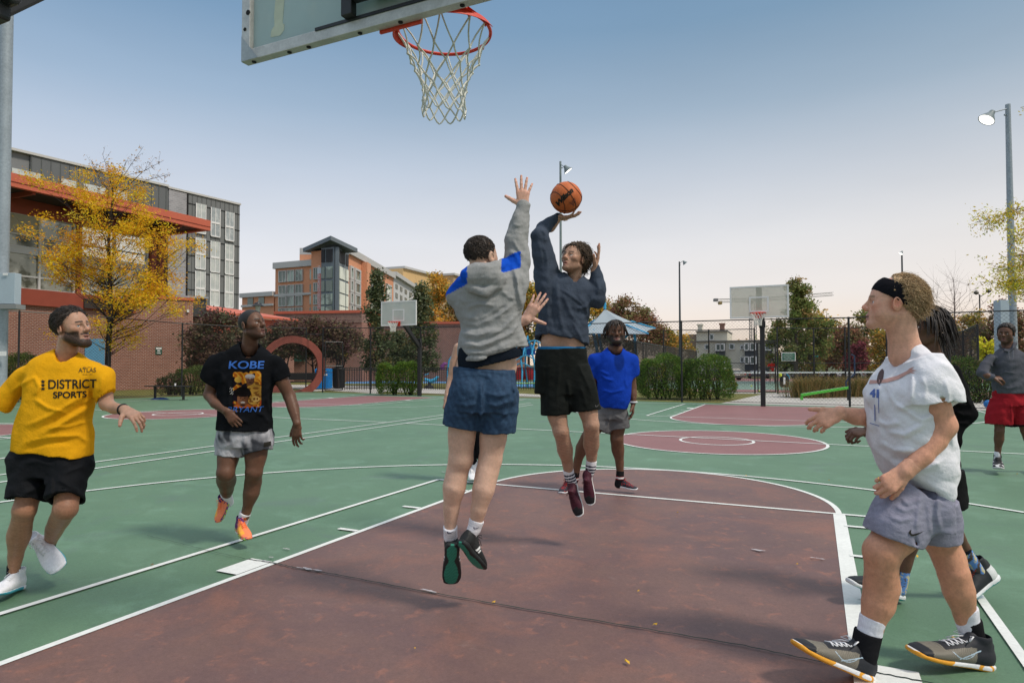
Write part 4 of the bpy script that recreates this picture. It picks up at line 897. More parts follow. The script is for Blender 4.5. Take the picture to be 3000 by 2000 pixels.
# overhanging yellow-green locust boughs at the right edge (tree stands just outside the frame)
dR = 15.0; bR = gd(3260, dR)
rR = empty('honey_locust_tree', bR, 'yellow green locust boughs reaching in at the right edge of the frame', 'tree'); tb = MB(); tb.tube([bR, bR+np.array([0,0,3.0]), bR+np.array([.1,0,6.0])], [.16,.12,.05], 8); tb.build('trunk', m_barkd, rR, smooth=True)
bb_ = MB(); cl = []; rng = np.random.default_rng(5)
for (x0, y0, x1, y1) in ((3255,560,2870,648), (3255,700,2960,690), (3255,760,2930,790), (3255,820,2905,830), (3255,780,2985,745), (3255,860,2960,850), (3255,300,2990,315)):
    a = at(x0, y0, dR); e = at(x1, y1, dR+rng.uniform(-1, 1)); mid_ = (a+e)/2+np.array([0,0,.12]); bb_.tube([a, mid_, e], [.03,.016,.004], 5)
    for t_ in np.linspace(.35, 1, 9 if y0 != 300 else 3):
        c_ = mid_+(e-mid_)*t_; 
        for _ in range(4 if y0 != 300 else 1): q = c_+rng.normal(0, .16, 3)+np.array([0,0,-.05]); bb_.tube([c_, q], [.004,.002], 3); cl.append(q); cl.append((q+c_)/2)
bb_.build('branch', m_barkd, rR, smooth=True)
leaves('crown', rR, np.array(cl), .10, 5500, .036, [((.42,.30,.03),3), ((.24,.24,.04),3), ((.55,.33,.02),2), ((.20,.12,.03),1)], rng, aspect=3, droop=.5)
# hedges and shrubs
HG = [((.075,.14,.018),5), ((.10,.18,.022),3), ((.20,.17,.03),1), ((.045,.08,.015),3)]
def hedge(name, label, px0, px1, d, ytop, nl, pal=HG, boxy=True, depth=1.0, seed=1, lsz=.028, stems=7, skirt=.25, group=None):
    rng = np.random.default_rng(seed); a = gd(px0, d); b = gd(px1, d); c = (a+b)/2; L = np.linalg.norm(b-a); H = float(at((px0+px1)/2, ytop, d)[2]); dv = (b-a)/L; nv = np.array([-dv[1], dv[0], 0])
    r = empty(name, c, label, 'hedge' if boxy else 'shrub', group)
    u = rng.uniform(-.5, .5, nl); v = rng.uniform(-.5, .5, nl); w_ = rng.uniform(0, 1, nl)**.85
    # push most leaves to the shell
    k = rng.integers(0, 4, nl); v = np.where(k == 0, -.5+rng.exponential(.05, nl), v); w_ = np.where(k == 1, 1-rng.exponential(.05, nl), w_); u = np.where(k == 2, np.sign(u)*(.5-rng.exponential(.03, nl)), u)
    rnd = .36 if not boxy else .16
    bulge = 1-rnd*np.abs(2*u)**3*w_**1.5; top = H*(1-(.32 if not boxy else .07)*np.abs(2*u)**(2.2 if not boxy else 5)); nzv = .05*np.sin(u*L*4.1)+.045*np.sin(u*L*9.3+1)+.03*np.sin(w_*12+u*9)
    z = skirt*(1-w_)*.3 + w_*top*(1+nzv); wid = 1-.35*(1-np.clip(w_*2.2, 0, 1))*(1 if not boxy else .4)
    P = c+dv*(u*L*wid*bulge)[:, None]+nv*(v*depth*bulge)[:, None]; P[:, 2] = z; P += rng.normal(0, .035, P.shape)
    aa = rng.normal(0, 1, (nl, 3)); aa /= np.linalg.norm(aa, axis=1)[:, None]; b2 = rng.normal(0, 1, (nl, 3)); b2 -= aa*(aa*b2).sum(1)[:, None]; b2 /= np.linalg.norm(b2, axis=1)[:, None]
    s = lsz*rng.uniform(.6, 1.4, nl)[:, None]; V = np.stack([P-aa*s, P+b2*s/1.7, P+aa*s, P-b2*s/1.7], 1).reshape(-1, 3)
    cc = np.array([q[0] for q in pal]); ww = np.array([q[1] for q in pal], float); ww /= ww.sum()
    cell = (np.floor(u*L*3).astype(int)*7+np.floor(w_*6).astype(int)*13) % 97; base_k = rng.choice(len(cc), 97, p=ww)[cell]; li = np.where(rng.uniform(size=nl) < .45, base_k, rng.choice(len(cc), nl, p=ww))
    mk('foliage', V, np.arange(4*nl).reshape(-1, 4), m_leaf, r, col=np.repeat(cc[li]*1.25*rng.uniform(.7, 1.35, (nl, 1)), 4, axis=0))
    st = MB()
    for i in range(stems):
        q = c+dv*rng.uniform(-.3, .3)*L+nv*rng.uniform(-.2, .2)*depth
        for _ in range(4): e = q+np.array([rng.normal(0, .35), rng.normal(0, .2), H*.8]); st.tube([q, q+(e-q)*.4+rng.normal(0, .04, 3), e], [.03, .02, .008], 5)
    st.build('stem', m_barkd, r, smooth=True); return r
hedge('box_hedge', 'clipped square green hedge beside the second court hoop post', 1104, 1238, 30.0, 1066, 15000, seed=2)
hedge('round_shrub', 'large rounded green shrub right of the blue shirt player, left half', 1862, 2010, 26.5, 1042, 17000, boxy=False, seed=3, lsz=.027, stems=9, depth=1.7, group=None)
hedge('round_shrub', 'large rounded green shrub with forked bare stems, nearest the path', 1985, 2150, 26.2, 1044, 19000, boxy=False, seed=4, lsz=.027, stems=10, depth=1.9)
hedge('box_hedge', 'dark green hedge with bare twigs behind the grey hoodie player', 2740, 3080, 23.5, 1055, 22000, seed=5, pal=[((.06,.11,.02),4), ((.09,.15,.025),2), ((.13,.10,.05),2), ((.035,.05,.02),3)], stems=16, depth=1.2)
hedge('box_hedge', 'low green hedge beside the left floodlight pole', 5, 95, 27, 1042, 9000, seed=6, pal=[((.06,.09,.02),4), ((.10,.13,.03),3)], depth=1)
hedge('wild_shrub', 'loose green shrub behind the park bench', 505, 640, 30.5, 1075, 8000, boxy=False, seed=7, lsz=.03, pal=[((.07,.11,.025),4), ((.11,.15,.04),3), ((.14,.12,.05),1)])
hedge('wild_shrub', 'small dark shrub left of the park bench', 462, 545, 30.0, 1098, 1800, boxy=False, seed=8, lsz=.035, pal=[((.05,.07,.025),4), ((.09,.06,.04),2)])
# ornamental grass mound
rng = np.random.default_rng(9); rg_ = empty('ornamental_grass', gd(2420, 27.5), 'tan and green ornamental grass mound behind the green balance beam', 'grass clump')
V = []; F = []; colr = []
for (px, d, n_) in ((2355,27.3,1300), (2400,27.6,1300), (2450,27.8,1200), (2520,28,900), (2570,28,800)):
    c = gd(px, d)
    for i in range(n_):
        a = rng.uniform(0, 2*PI); rad = abs(rng.normal(0, .42)); p = c+np.array([math.cos(a)*rad, math.sin(a)*rad, 0]); L_ = rng.uniform(.5, 1.2)*(1-.25*rad); lean = rng.uniform(.1, .8)*L_; ax = a+rng.normal(0, .5)
        d1 = np.array([math.cos(ax), math.sin(ax), 0]); s_ = np.array([-d1[1], d1[0], 0])*.007; k = len(V)
        m1_ = p+d1*lean*.35+np.array([0,0,L_*.6]); e = p+d1*lean+np.array([0,0,L_*(.95-.35*lean)])
        V += [p-s_, p+s_, m1_+s_, m1_-s_, e+s_*.3, e-s_*.3]; F += [(k,k+1,k+2,k+3), (k+3,k+2,k+4,k+5)]
        cc = [(.30,.20,.07), (.20,.18,.06), (.38,.26,.11), (.11,.13,.04)][rng.integers(4)]; colr += [cc]*6
mk('blade', np.array(V), np.array(F), m_leaf, rg_, col=np.array(colr))
# fallen leaves on the court
fl_ = MB(); rng = random.Random(4)
def dead_leaf(p, s, mt_, lab=None):
    m_ = MB(); a = rng.uniform(0, 6.28); c_, s_ = math.cos(a), math.sin(a)
    V = [(-s,0,.004), (-.3*s,.45*s,.012), (.6*s,.35*s,.008), (s,0,.016), (.5*s,-.4*s,.006), (-.4*s,-.35*s,.012)]
    m_.add([(p[0]+x*c_-y*s_, p[1]+x*s_+y*c_, z+.012) for x, y, z in V], [tuple(range(6))]); o = m_.build('fallen_leaf', mt_)
    tag(o, 'small fallen leaf lying on the court paint', 'leaf', 'fallen leaves scattered over the courts'); return o
m_fl = [mat('yellow_dead_leaf', (.62,.36,.03), .7), mat('brown_dead_leaf', (.20,.12,.05), .8)]
for px, py, s_, k in ((2688,1637,.032,0), (1919,1839,.022,0), (1838,1950,.028,0), (1446,1773,.020,0), (2185,1397,.02,0), (2795,1880,.022,0), (1985,1506,.018,0), (1215,1910,.015,0), (1682,1275,.055,1), (775,1173,.05,1), (1050,1190,.05,1), (445,1662,.02,1), (1870,1740,.014,0), (2335,1660,.014,0), (2720,1355,.02,0), (2428,1411,.018,0), (1610,1507,.012,0), (2980,1392,.03,0)):
    dead_leaf(g(px, py), s_*.65, m_fl[k])
# ================================================================= street furniture and far things
def floodlight(label, px, d, ytop, r0, r1, head_px, side, mt, box_=None, ground_y=None, hs=1.0, yaw_=0.0):
    b = gd(px, d) if ground_y is None else g(px, ground_y); d = float(np.dot(b-CP, CF)) if ground_y else d; r = empty('floodlight_pole', b, label, 'light pole', 'floodlight poles')
    zt = float(at(px, ytop, d)[2]); m_ = MB(); m_.tube([(b[0], b[1], 0), (b[0], b[1], zt*.5), (b[0], b[1], zt)], [r0, (r0+r1)/2, r1], 14); m_.build('pole', mt, r, smooth=True)
    if head_px:
        hx, hy = head_px; c = at(hx, hy, d); rt_ = CR*side
        arm = MB(); arm.tube([np.array([b[0], b[1], zt-.15]), c+np.array([0,0,.30*hs])-rt_*.35*hs], .035*hs, 6); arm.tube([np.array([b[0], b[1], zt-.55*hs]), np.array([b[0], b[1], zt-.55*hs])+rt_*.2*hs], .05*hs, 6); arm.build('arm', mt, r, smooth=True)
        ax = (np.array([0,0,-1.])*.80+rt_*.60); ax /= np.linalg.norm(ax)
        hm = MB(); hm.lathe(c, [(.001,-.42*hs), (.13*hs,-.40*hs), (.17*hs,-.22*hs), (.20*hs,-.18*hs), (.33*hs,.02*hs), (.40*hs,.16*hs), (.37*hs,.16*hs), (.30*hs,.04*hs), (.001,0)], 20, axis=tuple(ax)); hm.build('lamp_head', mat('lamp_housing', (.16,.20,.21), .5, n=(5,.1)), r, smooth=True)
        gl = MB(); gl.lathe(c, [(.001,.13*hs), (.36*hs,.13*hs), (.36*hs,.145*hs), (.001,.15*hs)], 20, axis=tuple(ax)); gl.build('lens', mat('lit_lens', (.9,.9,.86), .3, emit=(1,.98,.92,2.2)), r)
    return r, b, zt
m_pole = mat('weathered_grey_pole', (.30,.35,.39), .5, metal=.2, n=[(1.2,.1),(14,.14)])
m_box = mat('pale_blue_grey_cabinet', (.36,.44,.50), .5, n=[(2,.05),(30,.05)])
r, b, zt = floodlight('thick weathered grey light pole at the left edge with an electrical cabinet', 0, 22.5, -900, .215, .17, None, 1, m_pole)
def in_frame_box(name, x0, x1, y0, y1, d, dep, mt, parent, bevel=.01):
    m_ = MB(); a = at(x0, y0, d); b_2 = at(x1, y1, d); pts = []
    fw = np.array([CF[0], CF[1], 0]); fw /= np.linalg.norm(fw)
    p00 = at(x0, y1, d); p10 = at(x1, y1, d); z0_, z1_ = float(p00[2]), float(a[2]); V = []
    for p in (p00, p10, p10+fw*dep, p00+fw*dep): V.append((p[0], p[1], z0_))
    for p in (p00, p10, p10+fw*dep, p00+fw*dep): V.append((p[0], p[1], z1_))
    m_.add(V, [(3,2,1,0), (4,5,6,7), (0,1,5,4), (1,2,6,5), (2,3,7,6), (3,0,4,7)]); return m_.build(name, mt, parent, bevel=bevel)
cb = in_frame_box('cabinet', -14, 42, 799, 890, 22.0, .3, m_box, r); in_frame_box('cabinet_base', -14, 48, 891, 905, 21.95, .42, mat('grey_bracket', (.22,.23,.23), .7), r)
in_frame_box('cabinet_label', 8, 22, 800, 806, 21.98, .01, m_white, cb, bevel=0); in_frame_box('white_sticker', -8, 17, 1029, 1042, 22.2, .02, m_white, r, bevel=0)
floodlight('tall slim light pole rising behind the ball with a lit shielded lamp', 1644, 34, 468, .085, .055, (1662, 497), 1, mat('green_grey_pole', (.22,.27,.27), .5, metal=.2, n=(8,.1)), hs=.62)
floodlight('slender dark lamp pole left of the far backboard', 1993, 44, 765, .09, .05, (2006, 770), 1, mat('slim_dark_pole', (.08,.09,.095), .5), hs=.42)
floodlight('short distant lamp pole above the white tee player head', 2648, 60, 735, .10, .07, (2640, 741), -1, mat('slim_dark_pole', (.08,.09,.095), .5), hs=.5)
r, b, zt = floodlight('tall grey light pole at the right with a large lit shielded lamp and grey cabinet', 2970, 24, 298, .15, .085, (2895, 345), -1, m_pole, hs=.72)
in_frame_box('cabinet', 2934, 2960, 878, 1035, 23.6, .35, m_box, r)
b = gd(2874, 70); zt = float(at(2874, 862, 70)[2]); r = empty('street_lamp', b, 'black twin globe street lamp among the trees at the right', 'street lamp'); m_ = MB(); m_.tube([b, (b[0], b[1], zt)], .07, 6); m_.build('pole', m_black, r)
m_ = MB(); L_, R_ = at(2860, 857, 70), at(2896, 852, 70); m_.tube([L_, at(2874,868,70), R_], .04, 5); m_.build('arm', m_black, r)
for q in (L_, R_): m_ = MB(); m_.lathe(q, [(.01,-.25),(.22,-.12),(.26,.0),(.16,.18),(.01,.24)], 10); m_.build('globe', mat('dark_globe', (.10,.09,.07), .3), r, smooth=True)
# lantern above the black tee player's head
b = gd(754, 31); zt = float(at(754, 912, 31)[2]); r = empty('lantern_post', b, 'black lantern post rising behind the black tee player', 'street lamp'); m_ = MB(); m_.tube([b, (b[0], b[1], zt)], .05, 8); m_.build('post', m_black, r, smooth=True)
k = 31/FPX; m_ = MB(); m_.lathe((b[0], b[1], zt), [(10*k,22*k),(18*k,16*k),(12*k,18.5*k),(9*k,25*k),(3*k,27*k),(.5*k,30*k)], 12); m_.lathe((b[0], b[1], zt), [(2*k,-8*k),(7*k,-3*k),(5*k,-1*k)], 10); m_.build('lamp_cap', m_black, r, smooth=True)
m_ = MB(); m_.lathe((b[0], b[1], zt), [(5*k,-1*k),(9*k,16*k)], 8); m_.build('lamp_glass', mat('milky_glass', (.45,.45,.42), .3), r)
# red ring sculpture
b = gd(858, 33.5); c = at(857, 1066, 33.5); c2 = at(845, 1064, 34.3); R_o = 91*33.5/FPX; m_ring = mat('rusty_red_concrete', (.25,.072,.055), .85, n=[(1.5,.12),(12,.12)])
c[2] = R_o*.80; m_ = MB(); V = []; F = []; nn = 64; ax1 = CR*.93+np.array([CF[0],CF[1],0])*.36; ax1[2] = 0; ax1 /= np.linalg.norm(ax1); axn = np.array([-ax1[1], ax1[0], 0])
for i in range(nn):
    a = 2*PI*i/nn; dr = ax1*math.cos(a)+np.array([0,0,1.])*math.sin(a)
    for rr_, h in ((R_o, -.28), (R_o, .28), (R_o-.36, .28), (R_o-.36, -.28)): V.append(c+dr*rr_+axn*h)
for i in range(nn):
    j = (i+1) % nn
    for k in range(4): F.append((4*i+k, 4*i+(k+1) % 4, 4*j+(k+1) % 4, 4*j+k))
m_.add(V, F); o = m_.build('ring_sculpture', m_ring); tag(o, 'large rusty red ring sculpture standing before the low brick building', 'sculpture')
# park bench inside the ring
b = gd(862, 36.5); r = empty('slatted_bench', b, 'dark slatted bench with a backrest seen through the red ring', 'bench', rz=YAW); 
for nm_, bx in (('seat', (-1.3,1.3,-.25,.25,.42,.48)), ('backrest', (-1.3,1.3,.22,.27,.55,.95))): m_ = MB(); m_.box(*bx); m_.build(nm_, m_black, r, world_space=False, bevel=.01)
for x in (-1.1, 1.05): m_ = MB(); m_.box(x, x+.06, -.2, .25, 0, .42); m_.build('leg', m_black, r, world_space=False)
# recycling bin and litter bin
def ribbed_bin(name, label, px, yb, wpx, ytop, body, lidm, kind):
    b = g(px, yb); d = float(np.dot(b-CP, CF)); pmx = FPX/d; w_ = wpx/pmx; H = (yb-ytop)/pmx; r = empty(name, b, label, 'bin', rz=YAW)
    if kind == 'square':
        m_ = MB(); m_.box(-w_/2+.03, w_/2-.03, -w_/2+.03, w_/2-.03, .05, H*.82); n_ = 9
        for i in range(n_):
            x = -w_/2+w_*(i+.5)/n_
            for y in (-w_/2, w_/2): m_.box(x-w_/n_*.36, x+w_/n_*.36, y-.02 if y < 0 else y-.04, y+.04 if y < 0 else y+.02, .06, H*.80)
            for xx in (-w_/2, w_/2): m_.box(xx-.02 if xx < 0 else xx-.04, xx+.04 if xx < 0 else xx+.02, x-w_/n_*.36, x+w_/n_*.36, .06, H*.80)
        m_.build('body', body, r, world_space=False)
        m_ = MB(); m_.box(-w_/2-.02, w_/2+.02, -w_/2-.02, w_/2+.02, H*.82, H*.97); m_.box(-w_/2+.02, w_/2-.02, -w_/2+.02, w_/2-.02, H*.97, H); m_.build('lid', body, r, world_space=False, bevel=.02)
        m_ = MB(); m_.box(-w_/2+.08, -.02, -w_/2-.035, -w_/2-.022, H*.84, H*.93); m_.build('slot', m_dark, r, world_space=False)
        m_ = MB(); m_.box(-w_/2+.05, w_/2-.05, -w_/2-.03, -w_/2-.021, H*.66, H*.74); m_.build('label_plate', m_white, r, world_space=False)
    else:
        m_ = MB(); m_.lathe((0,0,0), [(w_*.40,.02),(w_*.40,.06),(w_*.44,.1),(w_*.47,H*.72)], 20)
        for i in range(30): a = 2*PI*i/30; m_.bar((w_*.45*math.cos(a), w_*.45*math.sin(a), .05), (w_*.50*math.cos(a), w_*.50*math.sin(a), H*.76), .03, .02)
        m_.build('body', body, r, world_space=False)
        m_ = MB(); m_.lathe((0,0,0), [(w_*.5,H*.74),(w_*.60,H*.80),(w_*.57,H*.83),(w_*.40,H*.84),(w_*.30,H*.86),(w_*.28,H*.93),(w_*.16,H*.985),(.01,H)], 20); m_.build('lid', lidm, r, world_space=False, smooth=True)
    return r
ribbed_bin('recycling_bin', 'bright blue square slatted recycling bin by the open gate', 948, 1139.5, 39, 1079, mat('bright_blue_plastic', (.012,.23,.62), .45, n=(8,.06)), m_black, 'square')
ribbed_bin('litter_bin', 'round black slatted litter bin with a domed lid beside the blue bin', 992, 1137.5, 34, 1065, m_black, m_black, 'round')
# black picket fence of the playground
def pickets(label, xa, da, xb, db, h):
    A = gd(xa, da); B = gd(xb, db); L_ = np.linalg.norm(B-A); r = empty('picket_fence', A, label, 'fence', 'black picket fences'); m_ = MB(); dv = (B-A)/L_
    for z in (.15, h-.12, h-.02): m_.bar(A+np.array([0,0,z]), B+np.array([0,0,z]), .04, .04)
    m_.build('rail', m_black, r); m_ = MB(); k = 0
    while k < L_: p = A+dv*k; m_.box(p[0]-.013, p[0]+.013, p[1]-.013, p[1]+.013, .05, h); k += .13
    m_.build('pickets', m_black, r); return r
pickets('black picket fence behind the litter bin and square hedge', 1010, 35, 1250, 35.5, 1.25)
pickets('black picket fence of the playground left of the hoodie jumper', 1250, 35.5, 1330, 35, 1.25)
pickets('black picket fence between the two jumping players', 1330, 35, 1760, 34.5, 1.25)
# park bench (left) with a cup on it and a blue bag under it
A = g(430, 1150); B = g(557, 1146); bd = float(np.dot(A-CP, CF))
A = gd(434, 26.4); B = gd(556, 25.9); r = empty('park_bench', A, 'backless black metal bench at the foot of the left fence', 'bench'); z_ = float(at(495, 1131, 26.1)[2])
m_ = MB(); n_ = np.array([-(B-A)[1], (B-A)[0], 0]); n_ /= np.linalg.norm(n_)
for o_ in (-.14, 0, .14): m_.bar(A+n_*o_+np.array([0,0,z_]), B+n_*o_+np.array([0,0,z_]), .11, .035)
m_.build('seat', m_black, r)
for t_ in (.18, .86):
    p = A+(B-A)*t_; m_ = MB(); m_.bar(p, p+np.array([0,0,z_-.02]), .07, .07); m_.bar(p-n_*.2, p+n_*.2+np.array([0,0,.001]), .06, .03); m_.build('leg', m_black, r)
p = A+(B-A)*.66+np.array([0,0,z_+.018]); m_ = MB(); m_.lathe(p, [(.028,0),(.038,.10),(.036,.10),(.026,.004),(.001,.004)], 12); o = m_.build('paper_cup', m_white, smooth=True); tag(o, 'white paper cup standing on the black bench', 'cup')
p = A+(B-A)*.30; m_ = MB(); V = []; F = []; rg2 = random.Random(3)
for i in range(7):
    for j in range(14): x = -.75+1.5*j/13; y = -.12+.24*i/6; V.append(p+np.array([0,0,0])+(B-A)/np.linalg.norm(B-A)*x*.55+n_*y+np.array([0,0,.01+.10*math.sin(PI*i/6)*math.sin(PI*j/13)**.5*rg2.uniform(.5,1)]))
for i in range(6):
    for j in range(13): a = i*14+j; F.append((a, a+1, a+15, a+14))
m_.add(V, F); o = m_.build('cloth_bag', mat('navy_cloth', (.03,.06,.16), .9), smooth=True); tag(o, 'crumpled dark blue bag lying under the black bench', 'bag')
# tennis net, green balance beam, sign board, street sign, ball, backpack
def tg(px, d): return gd(px, d)
A = gd(2100, 41.0); B = gd(2990, 38.5); r = empty('tennis_net', A, 'tennis net with a white top band stretched across the far court', 'tennis net'); m_ = MB(); z_ = 1.0
zA, zB = float(at(2100, 1092, 41)[2]), float(at(2990, 1088, 38.5)[2])
m_.bar(A+np.array([0,0,zA]), B+np.array([0,0,zB]), .05, .09); m_.build('top_band', m_white, r)
m_ = MB(); k = 0; L_ = np.linalg.norm(B-A); dv = (B-A)/L_
while k < L_: p = A+dv*k; zz = zA+(zB-zA)*k/L_; m_.bar(p+np.array([0,0,.03]), p+np.array([0,0,zz-.04]), .008, .008); k += .12
for f_ in np.arange(.08, .95, .1): m_.bar(A+np.array([0,0,zA*f_]), B+np.array([0,0,zB*f_]), .008, .008)
m_.build('mesh', m_black, r); m_ = MB(); m_.tube([A, A+np.array([0,0,zA+.06])], .05, 8); m_.build('post', m_black, r); m_ = MB(); m_.tube([B, B+np.array([0,0,zB+.06])], .05, 8); m_.build('post', m_black, r)
m_bg = mat('bright_green_paint', (.10,.50,.06), .5, n=(6,.08))
A = g(2347, 1171); A_ = np.array([A[0], A[1], float(zat(2347, 1157, A))]); dd = float(np.dot(A-CP, CF)); B_ = at(2485, 1135, dd-.3); r = empty('balance_beam', A, 'bright green sloping balance beam on the concrete path', 'beam')
m_ = MB(); m_.bar(A_, B_, .16, .10); m_.build('beam', m_bg, r, bevel=.01); m_ = MB(); m_.bar((A_[0]+.02, A_[1], 0), (A_[0]+.02, A_[1], A_[2]-.04), .10, .10); m_.build('leg', m_bg, r); m_ = MB(); m_.tube([(B_[0], B_[1], 0), B_+np.array([0,0,.06])], .05, 8); m_.build('post', m_black, r)
up_ = (B_-A_); m_ = MB()
for t_ in np.linspace(.03, .97, 26): q = A_+up_*t_+np.array([0,0,.056]); m_.bar(q-CR*.004, q+CR*.03, .14, .006)
m_.build('grip_strip', mat('pale_grip', (.55,.62,.55), .8), r)
m_ = MB(); P_ = [at(2487,1105,dd-.3), at(2478,1120,dd-.3), at(2480,1136,dd-.3), at(2492,1146,dd-.3)]; m_.tube(P_, .03, 8); P_ = [at(2494,1038,dd), at(2503,1042,dd), at(2504,1095,dd), at(2492,1106,dd)]; m_.tube(P_, .03, 8)
o = m_.build('exercise_handle', mat('navy_pipe', (.03,.05,.10), .4), r, smooth=True)
sp_ = tline(2311); dsg = float(np.dot(sp_-CP, CF))-.12; r = empty('rules_sign', gd(2311, dsg), 'green rules board with pale lines of text on the tennis court fence', 'sign')
bd_ = in_frame_box('board', 2290, 2331, 1032, 1057, dsg, .02, m_white, r, bevel=0); bd2 = in_frame_box('green_panel', 2292, 2329, 1034, 1055, dsg-.01, .008, mat('sign_green', (.03,.14,.09), .6), r, bevel=0)
for i, (x0, x1) in enumerate(((2300,2321),(2295,2326),(2295,2322),(2295,2325),(2295,2318),(2297,2324))): in_frame_box('text_line', x0, x1, 1036+i*3.1, 1037.1+i*3.1, dsg-.02, .006, mat('faded_sign_text', (.35,.45,.40), .7), bd2, bevel=0)
b = gd(2390, 66); r = empty('street_sign', b, 'teal street name sign on a post beyond the tennis court', 'sign'); m_ = MB(); m_.tube([b, (b[0], b[1], float(at(2390,1040,66)[2]))], .05, 6); m_.build('post', m_galv, r); in_frame_box('name_plate', 2383, 2397, 1040, 1046, 65.9, .03, mat('teal_plate', (.02,.30,.27), .5), r, bevel=0)
m_ = MB(); q = at(2390,1075,65.8); m_.lathe(q-CF*.02, [(.001,0),(.42,0),(.42,.03),(.001,.03)], 8, axis=tuple(-CF)); so = m_.build('stop_plate', mat('stop_red', (.45,.03,.03), .5), r); in_frame_box('stop_word_band', 2384, 2396, 1073.5, 1076.5, 65.6, .01, m_white, so, bevel=0)
q = gd(2892, 20.6); q[2] = .125; m_ = MB(); m_.lathe(q, [(.001,-.125)]+[(.125*math.sin(a), -.125*math.cos(a)) for a in np.linspace(.2, PI-.2, 12)]+[(.001,.125)], 20); o = m_.build('blue_ball', mat('blue_rubber', (.02,.15,.42), .4), smooth=True); tag(o, 'blue ball on the ground behind the red shorts', 'ball')
# backpack hung on the fence by the gate
b = tline(2299); dB = float(np.dot(b-CP, CF))-.2; c = at(2298, 1114, dB); r = empty('backpack', (c[0], c[1], c[2]-.3), 'black sports backpack with a cyan trim hanging on the tennis fence', 'backpack')
m_ = MB(); k = dB/FPX
V = []; F = []; NR = 14
for i, (zz, w_, dd_) in enumerate(((-20,10,.05),(-18,12.5,.10),(0,13,.12),(12,11.5,.11),(18,8,.08),(20,3,.03))):
    for j in range(NR): a = 2*PI*j/NR; V.append(c+CR*w_*k*np.sign(math.cos(a))*abs(math.cos(a))**.6-CF*dd_*np.sign(math.sin(a))*abs(math.sin(a))**.6+np.array([0,0,zz*k]))
for i in range(5):
    for j in range(NR): F.append((i*NR+j, i*NR+(j+1)%NR, (i+1)*NR+(j+1)%NR, (i+1)*NR+j))
F += [tuple(range(NR))[::-1], tuple(5*NR+j for j in range(NR))]; m_.add(V, F); m_.build('body', m_black, r, smooth=True)
m_ = MB(); m_.tube([c+CR*13*k*math.cos(a)+np.array([0,0,(17*math.sin(a)+2)*k])-CF*.1 for a in np.linspace(.1, 1.3, 8)], .018, 6); m_.build('cyan_trim', mat('cyan_strap', (.03,.40,.62), .5), r)
m_ = MB(); m_.lathe(at(2286,1098,dB-.1), [(.001,-.1),(.07,-.06),(.07,.05),(.001,.09)], 10); m_.build('yellow_tag', mat('tennis_yellow', (.55,.62,.05), .7), r)
in_frame_box('white_logo', 2295.5, 2301, 1105, 1126, dB-.14, .006, m_white, r, bevel=0)
for i, (px, py) in enumerate(((2201,1132),(2316,1131),(2224,1148),(2268,1047))):
    if i == 3: continue
    q = g(px, py); q[2] = .034; m_ = MB(); m_.lathe(q, [(.001,-.05)]+[(.05*math.sin(a), -.05*math.cos(a)) for a in np.linspace(.3, PI-.3, 7)]+[(.001,.05)], 12); o = m_.build('tennis_ball', mat('tennis_yellow', (.55,.62,.05), .7), smooth=True); tag(o, ('yellow tennis ball left of the narrow gate on the far court', 'yellow tennis ball right of the backpack', 'yellow tennis ball at the foot of the gate')[i], 'tennis ball', 'tennis balls')
